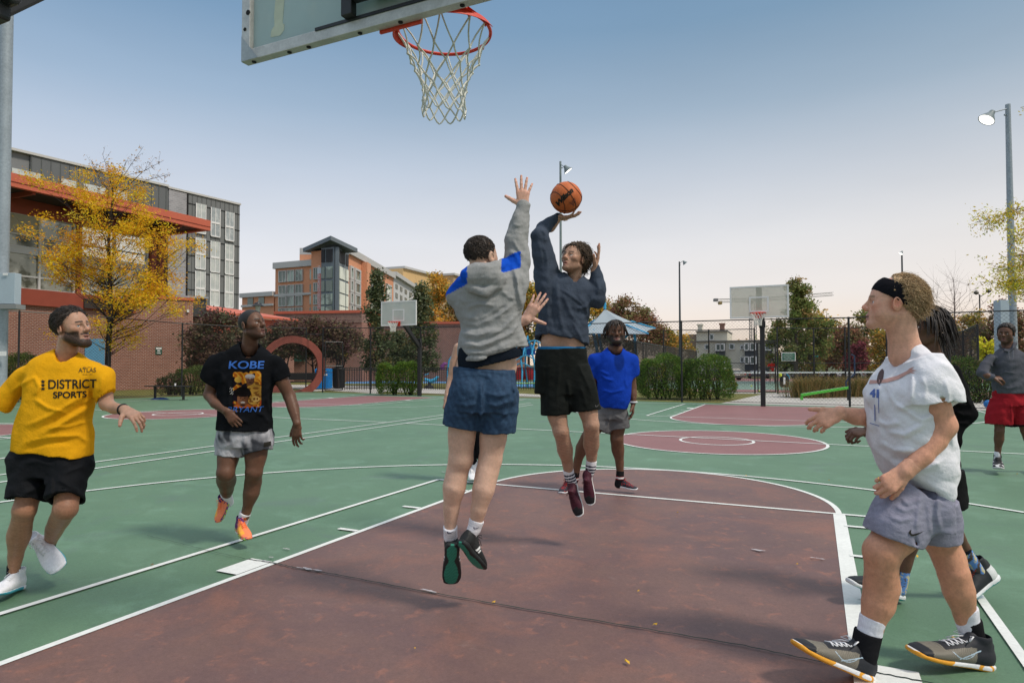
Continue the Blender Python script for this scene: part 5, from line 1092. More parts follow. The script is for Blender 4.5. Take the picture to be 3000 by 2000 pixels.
# parked cars beyond the tennis court
def car(label, px, d, w_px, ytop, body, face='rear', rz=None):
    b = gd(px, d); r = empty('parked_car', b, label, 'car', 'parked cars', rz=YAW if rz is None else rz); w_ = w_px*d/FPX; h = float(at(px, ytop, d)[2]); L_ = 4.4
    X = (w_/2) if face == 'rear' else w_/2
    if face == 'rear': xs, ys = w_/2, L_
    # cross-section lofted along y (rear view) : lower body, waist, roof
    m_ = MB(); prof = [(0,-.02,.40,.45,.62),(.12,.0,.30,.62,1),]
    secs = [(0.0,.30,.60*h,.96),(.10,.22,.66*h,1.0),(.55,.20,.66*h,1.0),(L_-.9,.20,.62*h,1.0),(L_-.15,.24,.56*h,.97),(L_,.34,.50*h,.9)]
    V = []; F = []
    for y, z0_, z1_, s_ in secs:
        for x, z in ((-xs*s_*.94,z0_), (-xs*s_,z0_+.12), (-xs*s_*.98,z1_-.1), (-xs*s_*.86,z1_), (xs*s_*.86,z1_), (xs*s_*.98,z1_-.1), (xs*s_,z0_+.12), (xs*s_*.94,z0_)): V.append((x, y, z))
    for i in range(len(secs)-1):
        for j in range(8): F.append((8*i+j, 8*i+(j+1)%8, 8*i+8+(j+1)%8, 8*i+8+j))
    F += [tuple(range(8))[::-1], tuple(8*(len(secs)-1)+j for j in range(8))]; m_.add(V, F); m_.build('body', body, r, world_space=False, bevel=.03)
    m_ = MB(); V = []; zs0 = .655*h; top = h; 
    for y, s_, z in ((.15,.90,zs0),(.55,.76,top-.03),(2.4,.76,top),(3.2,.86,zs0-.02)):
        V += [(-xs*s_, y, z), (xs*s_, y, z)]
    V += [(-xs*.90, .15, zs0), (xs*.90, .15, zs0), (-xs*.90, 3.2, zs0-.02), (xs*.90, 3.2, zs0-.02)]
    m_.add(V, [(0,1,3,2), (2,3,5,4), (4,5,7,6), (0,2,4,6), (1,7,5,3), (0,6,7,1)]); m_.build('cabin', body, r, world_space=False, bevel=.04)
    m_ = MB(); m_.add([(-xs*.80,.19,zs0+.06), (xs*.80,.19,zs0+.06), (xs*.70,.47,top-.14), (-xs*.70,.47,top-.14), (-xs*.80,.165,zs0+.06), (xs*.80,.165,zs0+.06), (xs*.70,.445,top-.14), (-xs*.70,.445,top-.14)], [(3,2,1,0), (4,5,6,7), (0,1,5,4), (2,3,7,6)]); m_.build('rear_window', mat('car_glass', (.02,.025,.03), .05, spec=.9), r, world_space=False)
    m_ = MB()
    for s_ in (-1, 1): m_.add([(s_*xs*.905,.4,zs0+.05), (s_*xs*.79,.75,top-.15), (s_*xs*.79,2.3,top-.12), (s_*xs*.90,2.95,zs0+.03)], [(0,1,2,3)])
    m_.build('side_window', _mats['car_glass'], r, world_space=False)
    for s_ in (-1, 1):
        m_ = MB(); m_.box(s_*xs*.92-.09, s_*xs*.92+.07, -.015, .03, .46*h, .60*h); m_.build('tail_lamp', mat('tail_red', (.50,.02,.02), .3), r, world_space=False)
        for y in (.8, L_-.9):
            m_ = MB(); m_.lathe((s_*(xs-.11), y, .32), [(.001,-.11),(.22,-.11),(.32,-.08),(.32,.08),(.22,.11),(.001,.11)], 16, axis=(1,0,0)); m_.build('wheel', mat('tyre', (.015,.015,.015), .9), r, world_space=False, smooth=True)
    m_ = MB(); m_.box(-.26, .26, -.03, -.012, .42*h, .48*h); m_.build('number_plate', m_white, r, world_space=False); m_ = MB(); m_.box(-xs*.96, xs*.96, -.06, -.004, .26, .40); m_.build('bumper', mat('bumper_grey', (.08,.08,.085), .6), r, world_space=False)
    return r
car('beige estate car parked beyond the net, right of the round shrub', 2160, 56, 62, 1078, mat('beige_car', (.30,.27,.23), .35, metal=.3), rz=YAW+.35)
car('dark suv parked behind the net near the ornamental grass', 2372, 60, 54, 1077, mat('dark_car', (.02,.022,.03), .25), rz=YAW-.2)
car('silver car parked behind the net at the right of the ornamental grass', 2465, 62, 60, 1091, mat('silver_car', (.42,.43,.45), .3, metal=.4), rz=YAW+1.2)
car('grey hatchback parked behind the chain link gate', 2225, 62, 56, 1086, mat('grey_car', (.16,.17,.19), .3, metal=.3), rz=YAW-.3)
car('white car parked behind the face of the white tee player', 2530, 63, 60, 1090, mat('white_car', (.55,.56,.57), .3), rz=YAW+1.3)
# tower crane far away behind the board
dC = 320; b = gd(2232, dC); b2 = gd(2207, dC); r = empty('tower_crane', b2, 'distant tower crane whose jib passes behind the far backboard', 'crane'); zj = float(at(2200, 877, dC)[2]); m_cr = mat('crane_yellow', (.42,.30,.12), .6); m_crg = mat('crane_grey', (.20,.20,.21), .6)
def lattice(mb, a, b_, w, n_):
    a = np.array(a, float); b_ = np.array(b_, float); d_ = (b_-a); u = np.array([0,0,1.]) if abs(d_[2]) < np.linalg.norm(d_)*.9 else CR; s_ = np.cross(d_/np.linalg.norm(d_), u); cs = [a+u*w*.5+s_*w*.5, a+u*w*.5-s_*w*.5, a-u*w*.5+s_*w*.5, a-u*w*.5-s_*w*.5]
    for c_ in cs: mb.bar(c_, c_+d_, w*.10)
    for i in range(n_):
        for (p, q) in ((0,2),(1,3),(0,1),(2,3)): mb.bar(cs[p]+d_*i/n_, cs[q]+d_*(i+1)/n_, w*.07)
m_ = MB(); lattice(m_, (b2[0],b2[1],0), (b2[0],b2[1],zj+2), 2.6, 22); m_.build('mast', m_crg, r)
m_ = MB(); lattice(m_, at(2100,881,dC), at(2207,879,dC), 1.6, 12); lattice(m_, at(2207,879,dC), at(2440,861,dC), 1.5, 26); m_.build('jib', mat('crane_jib_grey', (.33,.32,.30), .6), r)
for (x0,x1,y0,y1,mt_) in ((2094,2104,874,882,m_crg),(2108,2116,882,891,m_cr),(2196,2206,880,888,m_cr)): in_frame_box('counterweight' if x0 < 2150 else 'cab', x0, x1, y0, y1, dC, 2.5, mt_, r, bevel=0)
# playground canopy
dK = 44.0; ap_ = at(1772, 905, dK); b = gd(1772, dK); r = empty('playground_canopy', b, 'pale grey peaked fabric canopy with blue steel posts', 'canopy'); m_fab = mat('grey_canopy_fabric', (.40,.47,.52), .8, n=(1,.05), trans=.25); m_bs = mat('sky_blue_steel', (.05,.36,.62), .45, n=(4,.06))
zE = float(at(1772, 962, dK)[2]); ctr = b.copy(); hw_ = 3.0; V = []; F = []; corners = []
cornpx = [(1690,975,dK-2.2),(1900,978,dK-2.6),(1920,962,dK+2.8),(1712,958,dK+2.8)]
crn = [at(*c_) for c_ in cornpx]; zc = float(np.mean([c_[2] for c_ in crn])); N_ = 12
for k_ in range(4):
    a, b_2 = crn[k_], crn[(k_+1) % 4]
    for i in range(N_):
        e = a+(b_2-a)*i/N_+np.array([0,0,.35*math.sin(PI*i/N_)*0])
        inward = (ap_-e)*np.array([1,1,0]); e = e+inward*(.10*math.sin(PI*i/N_))
        for j in range(6):
            t_ = j/6; p = e+(ap_-e)*t_; p[2] = e[2]+(ap_[2]-e[2])*(t_**1.5); V.append(p)
V.append(ap_); n_e = 4*N_
for i in range(n_e):
    i2 = (i+1) % n_e
    for j in range(5): F.append((i*6+j, i2*6+j, i2*6+j+1, i*6+j+1))
    F.append((i*6+5, i2*6+5, len(V)-1))
m_ = MB(); m_.add(V, F); o = m_.build('fabric', m_fab, r, smooth=True); so_ = o.modifiers.new('thick', 'SOLIDIFY'); so_.thickness = .03
m_ = MB(); m_.tube([ap_, ap_+np.array([0,0,.45])], .10, 8); m_.build('finial', m_bs, r)
for k_ in range(4): m_ = MB(); m_.tube([crn[k_]+np.array([0,0,.02]), (crn[k_]+ap_)/2*np.array([1,1,0])+np.array([0,0,crn[k_][2]+(ap_[2]-crn[k_][2])*.36+.02])], .05, 6); m_.build('ridge_pipe', m_bs, r, smooth=True)
for (x0,y0,x1,y1,dd_) in ((1738,966,1746,1100,dK-1.5),(1752,962,1760,1095,dK+1.0),(1858,972,1852,1100,dK-1.6)):
    q = gd(x1, dd_); m_ = MB(); t_ = at(x0, y0, dd_); m_.tube([t_-CR*.7+np.array([0,0,-.4]), t_, (t_+q)/2+CR*.25, q], .11, 8); m_.build('post', m_bs, r, smooth=True)
# blue climbing frames
def climber(label, xs, d, seed, red=True):
    rg3 = random.Random(seed); b = gd(sum(xs)/2, d); r = empty('climbing_frame', b, label, 'playground frame', 'playground climbing frames'); m_ = MB()
    x0, x1 = xs
    for x in np.linspace(x0, x1, 5): p0 = gd(x, d+rg3.uniform(-.6,.6)); tp = at(x+rg3.uniform(-12,12), 1000+rg3.uniform(0,45), d); m_.tube([p0, (p0+tp)/2+CR*rg3.uniform(-.15,.15), tp], .055, 7)
    for k_ in range(4): ya = 1005+k_*22; m_.tube([at(x0+(x1-x0)*t_, ya+8*math.sin(PI*t_*2+k_), d+.2*math.sin(k_*2)) for t_ in np.linspace(0, 1, 9)], .045, 6)
    for k_ in range(3): xa = x0+(x1-x0)*(k_+.5)/3; m_.tube([at(xa-14, 1040, d-.5), at(xa, 1000-rg3.uniform(0,25), d), at(xa+14, 1042, d+.4)], .05, 6)
    m_.build('tube_frame', m_bs, r, smooth=True)
    if red:
        m_ = MB(); 
        for x in (x0+8, (x0+x1)/2+6): c_ = at(x, 1094, d+1); m_.lathe(c_, [(.01,-.42),(.40,-.36),(.46,0),(.42,.34),(.01,.42)], 12)
        m_.build('red_drum', mat('red_plastic', (.42,.02,.03), .4), r, smooth=True)
    V = [at(x0-4,1030,d+.3), at(x0+(x1-x0)*.75,1008,d+.3), at(x0+(x1-x0)*.8,1038,d+.3), at(x0+(x1-x0)*.4,1042,d+.3)]; m_ = MB(); m_.add([tuple(v) for v in V]+[tuple(v+CF*.03) for v in V], [(0,1,2,3),(7,6,5,4)]); m_.build('blue_panel', mat('royal_blue_panel', (.02,.10,.42), .5), r)
    m_ = MB(); m_.tube([at(x0, 1123, d-1), at(x1, 1122, d-1)], .045, 6); m_.build('lime_rail', mat('lime_rail', (.30,.55,.08), .5), r)
climber('sky blue tubular climbing frame with red drums between the two jumpers', (1508,1584), 39, 4)
climber('sky blue tubular climber seen behind the shooter and blue shirt player', (1590,1700), 41, 6, red=False)
b = gd(1272, 38.5); r = empty('play_slide', b, 'blue curved rocker slide behind the picket fence', 'playground frame', 'playground climbing frames'); m_ = MB(); m_.tube([at(1243,1110,38.5), at(1262,1117,38.5), at(1275,1112,38.5), at(1284,1102,38.5)], [.08,.12,.12,.07], 8); m_.tube([at(1243,1098,38.5), at(1252,1096,38.5), at(1257,1093,38.5)], .03, 5); m_.build('slide', m_bs, r, smooth=True); m_ = MB(); m_.lathe(gd(1258,38.5), [(.3,0),(.25,.12),(.1,.2),(.08,.35)], 10); m_.build('base', m_black, r)
b = gd(1316, 37); r = empty('play_arch', b, 'blue arch and purple horn left of the grey hoodie jumper', 'playground frame', 'playground climbing frames'); m_ = MB(); m_.tube([gd(1312,37), at(1313,1080,37), at(1317,1055,37), at(1326,1042,37), at(1340,1040,37)], .07, 8); m_.build('arch', m_bs, r, smooth=True); m_ = MB(); m_.tube([at(1297,1083,37), at(1296,1072,37), at(1303,1065,37), at(1310,1066,37)], [.14,.13,.11,.06], 8); m_.build('purple_horn', mat('purple_plastic', (.18,.05,.20), .5), r, smooth=True)
# ================================================================= figures: implicit surfaces polygonised with surface nets
_CO = np.array([(0,0,0),(1,0,0),(0,1,0),(1,1,0),(0,0,1),(1,0,1),(0,1,1),(1,1,1)])
_ED = [(0,1),(2,3),(4,5),(6,7),(0,2),(1,3),(4,6),(5,7),(0,4),(1,5),(2,6),(3,7)]
def surfnet(v, lo, h):
    s = v < 0
    if not s.any(): return np.zeros((0, 3)), np.zeros((0, 4), int)
    c = np.zeros(tuple(n-1 for n in v.shape), np.int8)
    for a, b, d in _CO: c += s[a:a+c.shape[0], b:b+c.shape[1], d:d+c.shape[2]]
    I = np.argwhere((c > 0) & (c < 8)); idx = np.full(c.shape, -1, np.int64); idx[I[:, 0], I[:, 1], I[:, 2]] = np.arange(len(I))
    cv = np.stack([v[I[:, 0]+a, I[:, 1]+b, I[:, 2]+d] for a, b, d in _CO], 1); P = np.zeros((len(I), 3)); n = np.zeros(len(I))
    for a, b in _ED:
        m = (cv[:, a] < 0) != (cv[:, b] < 0); t = cv[m, a]/(cv[m, a]-cv[m, b]); P[m] += _CO[a]+t[:, None]*(_CO[b]-_CO[a]); n[m] += 1
    V = (I+P/n[:, None])*h+lo; F = []
    for ax in range(3):
        u, w = (ax+1) % 3, (ax+2) % 3
        sl0 = [slice(None)]*3; sl1 = [slice(None)]*3; sl0[ax] = slice(0, -1); sl1[ax] = slice(1, None)
        A, B = s[tuple(sl0)], s[tuple(sl1)]; E = np.argwhere(A != B); E = E[(E[:, u] > 0) & (E[:, w] > 0) & (E[:, u] < v.shape[u]-1) & (E[:, w] < v.shape[w]-1)]
        if len(E) == 0: continue
        du = np.zeros(3, int); du[u] = 1; dw = np.zeros(3, int); dw[w] = 1
        q = [E-du-dw, E-dw, E, E-du]; Q = np.stack([idx[k[:, 0], k[:, 1], k[:, 2]] for k in q], 1)
        inv = ~A[E[:, 0], E[:, 1], E[:, 2]]; Q[inv] = Q[inv][:, ::-1]; F.append(Q)
    F = np.vstack(F); return V, F[(F >= 0).all(1)]
def smin(a, b, k):
    if k <= 0: return np.minimum(a, b)
    h = np.maximum(k-np.abs(a-b), 0)/k; return np.minimum(a, b)-h*h*k*.25
def smax(a, b, k): return -smin(-a, -b, k)
class Fld:
    def __init__(s, lo, hi, h, M=None):      # M: optional local frame (rows = axes) ; grid lives in that frame
        s.lo = np.array(lo, float); s.h = h; s.n = np.ceil((np.array(hi)-s.lo)/h).astype(int)+1; s.v = np.full(tuple(s.n), .5, np.float32)
        s.ax = [s.lo[i]+h*np.arange(s.n[i]) for i in range(3)]
    def grid(s, sl=None):
        a = [s.ax[i][sl[i]] if sl else s.ax[i] for i in range(3)]; return np.meshgrid(*a, indexing='ij', sparse=True)
    def box(s, lo, hi, pad):
        out = []
        for i in range(3):
            a = int(max(0, math.floor((lo[i]-pad-s.lo[i])/s.h))); b = int(min(s.n[i], math.ceil((hi[i]+pad-s.lo[i])/s.h)+1))
            if b <= a: return None
            out.append(slice(a, b))
        return tuple(out)
    def comb(s, sl, d, k, op='u'):
        cur = s.v[sl]
        if op == 'u': s.v[sl] = smin(cur, d, k)
        else: s.v[sl] = smax(cur, -d, k)
    def cone(s, a, b, ra, rb, k=.01, op='u', flat=None):
        a = np.array(a, float); b = np.array(b, float); R = max(ra, rb); sl = s.box(np.minimum(a, b)-R, np.maximum(a, b)+R, .03+k)
        if sl is None: return
        X, Y, Z = s.grid(sl); d = b-a; L2 = max(float(d@d), 1e-12)
        t = np.clip(((X-a[0])*d[0]+(Y-a[1])*d[1]+(Z-a[2])*d[2])/L2, 0, 1)
        qx, qy, qz = X-a[0]-t*d[0], Y-a[1]-t*d[1], Z-a[2]-t*d[2]
        r2 = qx*qx+qy*qy+qz*qz
        if flat is not None:                 # flat=(axis, f): thinner along axis by factor f
            ax, f = flat; c = qx*ax[0]+qy*ax[1]+qz*ax[2]; r2 = r2+c*c*(1/f**2-1)
        s.comb(sl, np.sqrt(r2)-(ra+t*(rb-ra)), k, op)
    def chain(s, nodes, k=.012, op='u', flat=None, kin=.004):
        """a limb: round cones joined into one primitive, then blended into the field"""
        if len(nodes) == 2: return s.cone(nodes[0][0], nodes[1][0], nodes[0][1], nodes[1][1], k, op, flat)
        P_ = np.array([n[0] for n in nodes]); R = max(n[1] for n in nodes); sl = s.box(P_.min(0)-R, P_.max(0)+R, .03+k)
        if sl is None: return
        X, Y, Z = s.grid(sl); out = None
        for (a, ra), (b, rb) in zip(nodes[:-1], nodes[1:]):
            a = np.array(a, float); b = np.array(b, float); d = b-a; L2 = max(float(d@d), 1e-12); t = np.clip(((X-a[0])*d[0]+(Y-a[1])*d[1]+(Z-a[2])*d[2])/L2, 0, 1); ts = t*t*(3-2*t)
            qx, qy, qz = X-a[0]-t*d[0], Y-a[1]-t*d[1], Z-a[2]-t*d[2]; r2 = qx*qx+qy*qy+qz*qz
            if flat is not None: ax, f = flat; c = qx*ax[0]+qy*ax[1]+qz*ax[2]; r2 = r2+c*c*(1/f**2-1)
            dd = np.sqrt(r2)-(ra+ts*(rb-ra)); out = dd if out is None else smin(out, dd, kin)
        s.comb(sl, out, k, op)
    def ell(s, c, r, k=.01, op='u', R=None):
        c = np.array(c, float); r = np.array(r, float); m = r.max(); sl = s.box(c-m, c+m, .02+k)
        if sl is None: return
        X, Y, Z = s.grid(sl); x, y, z = X-c[0], Y-c[1], Z-c[2]
        if R is not None:
            R = np.array(R); x, y, z = x*R[0][0]+y*R[0][1]+z*R[0][2], x*R[1][0]+y*R[1][1]+z*R[1][2], x*R[2][0]+y*R[2][1]+z*R[2][2]
        k0 = np.sqrt((x/r[0])**2+(y/r[1])**2+(z/r[2])**2); k1 = np.sqrt((x/r[0]**2)**2+(y/r[1]**2)**2+(z/r[2]**2)**2)
        s.comb(sl, k0*(k0-1)/np.maximum(k1, 1e-6), k, op)
    def loft(s, secs, xa, ya, k=.02, n=2.4, cap0=True, cap1=True, dent=0, th=.012, ext=.0, op='u', disp=None, n0=None):
        """secs: list of (centre, half width along xa, half depth along ya, [twist]); capped flat at the ends, optional hollow opening at end 0"""
        c = np.array([q[0] for q in secs], float); w = np.array([q[1] for q in secs]); dp = np.array([q[2] for q in secs]); tw = np.array([q[3] if len(q) > 3 else 0. for q in secs])
        A = c[-1]-c[0]; L = np.linalg.norm(A); A /= L; T = (c-c[0])@A; R = max(w.max(), dp.max()); sl = s.box(c.min(0)-R, c.max(0)+R, .03+k)
        if sl is None: return
        X, Y, Z = s.grid(sl); t = (X-c[0][0])*A[0]+(Y-c[0][1])*A[1]+(Z-c[0][2])*A[2]; tc = np.clip(t, 0, T[-1])
        tf = np.linspace(0, T[-1], 64)
        def cub(y):                           # smooth interpolation through the sections
            if len(T) < 3: return np.interp(tf, T, y)
            m = np.gradient(y, T); i = np.clip(np.searchsorted(T, tf, side='right')-1, 0, len(T)-2); hh = T[i+1]-T[i]; u = (tf-T[i])/hh
            dl = (y[i+1]-y[i])/hh; m0 = m[i]; m1 = m[i+1]
            return (2*u**3-3*u**2+1)*y[i]+(u**3-2*u**2+u)*hh*m0+(-2*u**3+3*u**2)*y[i+1]+(u**3-u**2)*hh*m1
        f = lambda y: np.interp(tc, tf, cub(y))
        cx, cy, cz, W, D_ = f(c[:, 0]), f(c[:, 1]), f(c[:, 2]), f(w), f(dp)
        qx, qy, qz = X-cx, Y-cy, Z-cz; u = qx*xa[0]+qy*xa[1]+qz*xa[2]; v = qx*ya[0]+qy*ya[1]+qz*ya[2]
        if tw.any(): TW = f(tw); cu, su = np.cos(TW), np.sin(TW); u, v = u*cu+v*su, -u*su+v*cu
        r = (np.abs(u/W)**n+np.abs(v/D_)**n)**(1/n); d = (r-1)*np.minimum(W, D_)
        if disp is not None: d = d+disp(X, Y, Z)
        o = d; t0 = t
        if n0 is not None: n0 = np.array(n0)/np.linalg.norm(n0); t0 = (X-c[0][0])*n0[0]+(Y-c[0][1])*n0[1]+(Z-c[0][2])*n0[2]
        if cap0: o = np.maximum(o, -t0)
        else: o = np.maximum(o, -t-R*.6)
        if cap1: o = np.maximum(o, t-T[-1])
        if dent: o = np.maximum(o, -np.maximum(d+th, t0-dent))
        s.comb(sl, o, k, op)
    def warp(s, fn, sl=None):
        X, Y, Z = s.grid(); s.v += fn(X, Y, Z).astype(np.float32)
    def mesh(s): return surfnet(s.v, s.lo, s.h)
def wnoise(sc, seed, amp, oct=3):            # cheap smooth pseudo noise in 3-D
    rg = np.random.default_rng(seed); K = [(rg.normal(0, 1, 3)*sc*2**o, rg.uniform(0, 6.28), .6**o) for o in range(oct) for _ in range(3)]
    def f(X, Y, Z):
        v = 0
        for kk, ph, a in K: v = v+a*np.sin(X*kk[0]+Y*kk[1]+Z*kk[2]+ph+.8*np.sin(X*kk[1]*.7-Z*kk[0]*.7+ph))
        return v*amp/3
    return f
def proj_px(X, Y, Z):
    x, y, z = X-CP[0], Y-CP[1], Z-CP[2]; d = x*CF[0]+y*CF[1]+z*CF[2]; a = x*CR[0]+y*CR[1]+z*CR[2]; b = x*CU[0]+y*CU[1]+z*CU[2]
    return 1500+FPX*a/d, 1000+DPY-FPX*b/d
def folds(L):
    """drapery folds: each (amplitude m, width px, [(px,py),...]); traced creases carved into the cloth volume"""
    def f(X, Y, Z):
        u, v = proj_px(X, Y, Z); out = 0
        for A, w, pts in L:
            best = None
            for i in range(len(pts)-1):
                (x0, y0), (x1, y1) = pts[i][:2], pts[i+1][:2]; dx, dy = x1-x0, y1-y0; L2 = dx*dx+dy*dy; t = np.clip(((u-x0)*dx+(v-y0)*dy)/L2, 0, 1)
                d = np.sqrt((u-x0-t*dx)**2+(v-y0-t*dy)**2); tt = (i+t)/(len(pts)-1)
                fade = np.clip(np.minimum(tt, 1-tt)*5, .0, 1); e = fade*np.exp(-(d/w)**2); best = e if best is None else np.maximum(best, e)
            out = out-A*best
        return out
    return f
m_skin = mat('skin', attr=True, rough=.46, spec=.28, n=[(14,.07),(90,.08),(260,.07)], bump=[(28,.18),(300,.16)])
_b = m_skin.node_tree.nodes['Principled BSDF']; _b.inputs['Subsurface Weight'].default_value = .10; _b.inputs['Subsurface Radius'].default_value = (.012,.005,.003); _b.inputs['Subsurface Scale'].default_value = .5
m_cloth = mat('cotton_cloth', attr=True, rough=.95, spec=.06, n=[(140,.05),(420,.06)], bump=[(16,.30),(60,.18),(500,.25)])
m_shiny = mat('sport_cloth', attr=True, rough=.75, spec=.12, n=[(30,.06),(300,.05)], bump=[(20,.30),(45,.2),(400,.15)])
m_shoe = mat('shoe_upper', attr=True, rough=.6, spec=.3, n=[(60,.08),(250,.10)], bump=[(260,.3)])
m_sole = mat('shoe_sole', attr=True, rough=.55, spec=.3, n=(80,.06))
m_hair = mat('hair', attr=True, rough=.55, spec=.4, n=[(60,.25),(200,.25)], bump=[(160,.6)])
m_eyew = mat('eyeball', attr=True, rough=.15, spec=.6)
def bake(name, f, mt, parent, colf, smooth=True, Mloc=None, keep=None):
    V, F = f.mesh()
    if keep is not None and len(F):
        kf = keep(V[F].mean(1)); F = F[kf]
    col = colf(V)
    if Mloc is not None: V = V@np.array(Mloc[0]) + np.array(Mloc[1])
    return mk(name, V, F, mt, parent, col=col, smooth=smooth)
class Man:
    def __init__(s, label, D, skin, hgt=1.0, group=None, res=.0075):
        s.D = D; s.skin = np.array(skin); s.parts = []; s.res = res; s.body = []; s.label = label
        s.root = None; s.k = D/FPX
    def base(s, px, py=None):
        p = s.P(px, 1500, 0) if py is None else s.P(px, py, 0); s.root = empty('person', (p[0], p[1], 0), s.label, 'person'); return s
    def P(s, px, py, dd=0): return at(px, py, s.D+dd)
    def N(s, px, py, dd, r): return (at(px, py, s.D+dd), r*(s.D+dd)/FPX/math.hypot(1, (px-1500)/FPX))
    def field(s, pts, pad, h=None):
        p = np.array(pts); return Fld(p.min(0)-pad, p.max(0)+pad, h or s.res)
    def secs(s, L):                           # (px,py,dd, halfW px, halfD m, [twist])
        return [(at(q[0], q[1], s.D+q[2]), math.sqrt(max((q[3]*(s.D+q[2])/FPX)**2-(q[4]*(q[0]-1500)/FPX)**2, 1e-4)), q[4])+((q[5],) if len(q) > 5 else ()) for q in L]
    def bb(s, x0, x1, y0, y1, d0=-.2, d1=.2): return [s.P(x, y, d) for x in (x0, x1) for y in (y0, y1) for d in (d0, d1)]
    def addskin(s, chains, k=.016, extra=None, colf=None, h=None, disp=None):
        """limbs and trunk of the body as one field"""
        pts = [n[0] for c in chains for n in c]; f = s.field(pts, .14, h)
        for c in chains: f.chain(c, k)
        if extra: extra(f)
        if disp: f.warp(disp)
        V, F = f.mesh(); nz = wnoise(25, 5, .10)(V[:, 0], V[:, 1], V[:, 2])
        col = s.skin*(1+nz[:, None])
        if colf is not None: col = colf(V, col)
        s.body.append((V, F, np.clip(col, 0, 1)))
    def finish(s):
        V = []; F = []; c = []; b = 0
        for v, f, cc in s.body: V.append(v); F.append(f+b); c.append(cc); b += len(v)
        return mk('body', np.vstack(V), np.vstack(F), m_skin, s.root, col=np.vstack(c), smooth=True)
    # ------------------------------------------------------------ head
    def head(s, c, fwd, up, scale=1.0, neck=None, nr=.058, wid=1.0, jaw=1.0, nose=1.0, brow=(.03,.02,.015), beard=None, stub=None, lips=(.30,.12,.10), mouth=.0, eye=(.10,.06,.04), h=.0028, ears=True, gaze=(0,0,0), fat=0.0, beardvol=0.0, blush=.0):
        fwd = np.array(fwd, float); fwd /= np.linalg.norm(fwd); up = np.array(up, float); up -= fwd*(up@fwd); up /= np.linalg.norm(up); rt = np.cross(fwd, up)
        M = np.stack([rt, fwd, up]); c = np.array(c); s.HM = (M*scale, c); s.hs = scale
        nb = None if neck is None else (M@(np.array(neck)-c))/scale
        lo = [-.115, -.14, -.15]; hi = [.115, .145, .15]
        if nb is not None: lo = np.minimum(lo, nb-.06); hi = np.maximum(hi, nb+.06)
        f = Fld(lo, hi, h/scale)
        W = wid
        f.ell((0,-.014,.043), (.077*W,.098,.083), .01); f.ell((0,.020,-.028), (.061*W,.068,.088*jaw), .03)
        f.ell((0,.03,.03), (.068*W,.058,.07), .02)
        for x in (-1, 1):
            f.ell((x*.043*W,.048,-.008), (.026,.030,.024), .02); f.cone((x*.054*W*jaw,-.004,-.052), (x*.012,.070,-.094), .021+fat*.4, .019+fat*.3, .022)
            f.cone((x*.010,.084,.026), (x*.046,.064,.024), .0095, .009, .012)
            f.cone((x*.012,.097,-.026), (x*.013,.092,-.030), .0080*nose, .0070, .006)
            if fat: f.ell((x*.048,.035,-.045), (.03,.035,.035), .02)
            if ears:
                f.ell((x*.082*W,-.012,.002), (.0095,.022,.035), .005, R=[(1,x*-.35,0),(x*.33,.94,.12),(0,-.12,.99)]); f.ell((x*.088*W,-.008,.004), (.006,.011,.018), .004, 'd')
        f.ell((0,.069,-.056), (.032,.023,.030), .014); f.ell((0,.074,-.098), (.021,.018,.017), .014)
        f.cone((0,.083,.022), (0,.107,-.017), .0075, .0105*(.5+nose*.5), .010); f.ell((0,.109,-.022), (.0120*nose,.0115,.0105), .006); f.cone((0,.088,-.020), (0,.100,-.030), .0095, .0080, .006)
        for x in (-1, 1):
            f.ell((x*.031,.096,.003), (.0195,.021,.0135), .012, 'd'); f.ell((x*.031,.0665,.004), (.0152,.0152,.0152), .003)
            f.chain([((x*.016,.077,.011), .0036), ((x*.030,.0830,.0158), .0042), ((x*.045,.071,.010), .0034)], .004)
            f.chain([((x*.018,.077,-.005), .003), ((x*.031,.0810,-.0088), .0034), ((x*.044,.071,-.003), .003)], .004)
        mo = mouth
        f.chain([((-.023,.080,-.061), .0042), ((-.008,.0915,-.0565), .0068), ((.008,.0915,-.0565), .0068), ((.023,.080,-.061), .0042)], .005)
        f.chain([((-.020,.079,-.064-mo), .004), ((0,.0885,-.071-mo), .0085), ((.020,.079,-.064-mo), .004)], .005)
        f.cone((-.014,.092,-.0625-mo*.5), (.014,.092,-.0625-mo*.5), .0022+mo*.45, .0022+mo*.45, .003, 'd')
        if beardvol:
            for x in (-1, 1): f.cone((x*.054*W,.000,-.055), (x*.02,.070,-.100), .022+beardvol, .020+beardvol, .02)
            f.ell((0,.070,-.105), (.034,.026,.024+beardvol), .02)
        if nb is not None:
            f.chain([((0,-.034,-.045), nr*.96), (nb*.5+np.array([0,-.034,-.055])*.5, nr*.94), (nb, nr*1.12)], .016)
            for x in (-1, 1): f.cone((x*.05,-.035,-.045), nb+np.array([x*.018,.035,-.01]), .013, .012, .02)
        V, F = f.mesh(); x, y, z = V[:, 0], V[:, 1], V[:, 2]; col = np.tile(s.skin, (len(V), 1))*(1+wnoise(60, 3, .08)(x, y, z)[:, None])
        ax = np.abs(x)
        def blend(m, cc):
            nonlocal col
            m = np.clip(m, 0, 1)[:, None]; col = col*(1-m)+np.array(cc)*m
        g_ = lambda cx, cy, cz, r: np.exp(-(((ax-cx)**2+(y-cy)**2+(z-cz)**2)/r**2))
        if blush: blend(blush*g_(.045,.06,-.02,.025), s.skin*np.array([1.15,.72,.65])); blend(blush*1.3*g_(0,.11,-.024,.014), s.skin*np.array([1.2,.68,.6])); blend(blush*g_(.085,-.01,0,.03), s.skin*np.array([1.15,.7,.62]))
        blend(.35*np.exp(-((z-.004)/.014)**2-((ax-.031)/.018)**2)*(y > .055), s.skin*.6)
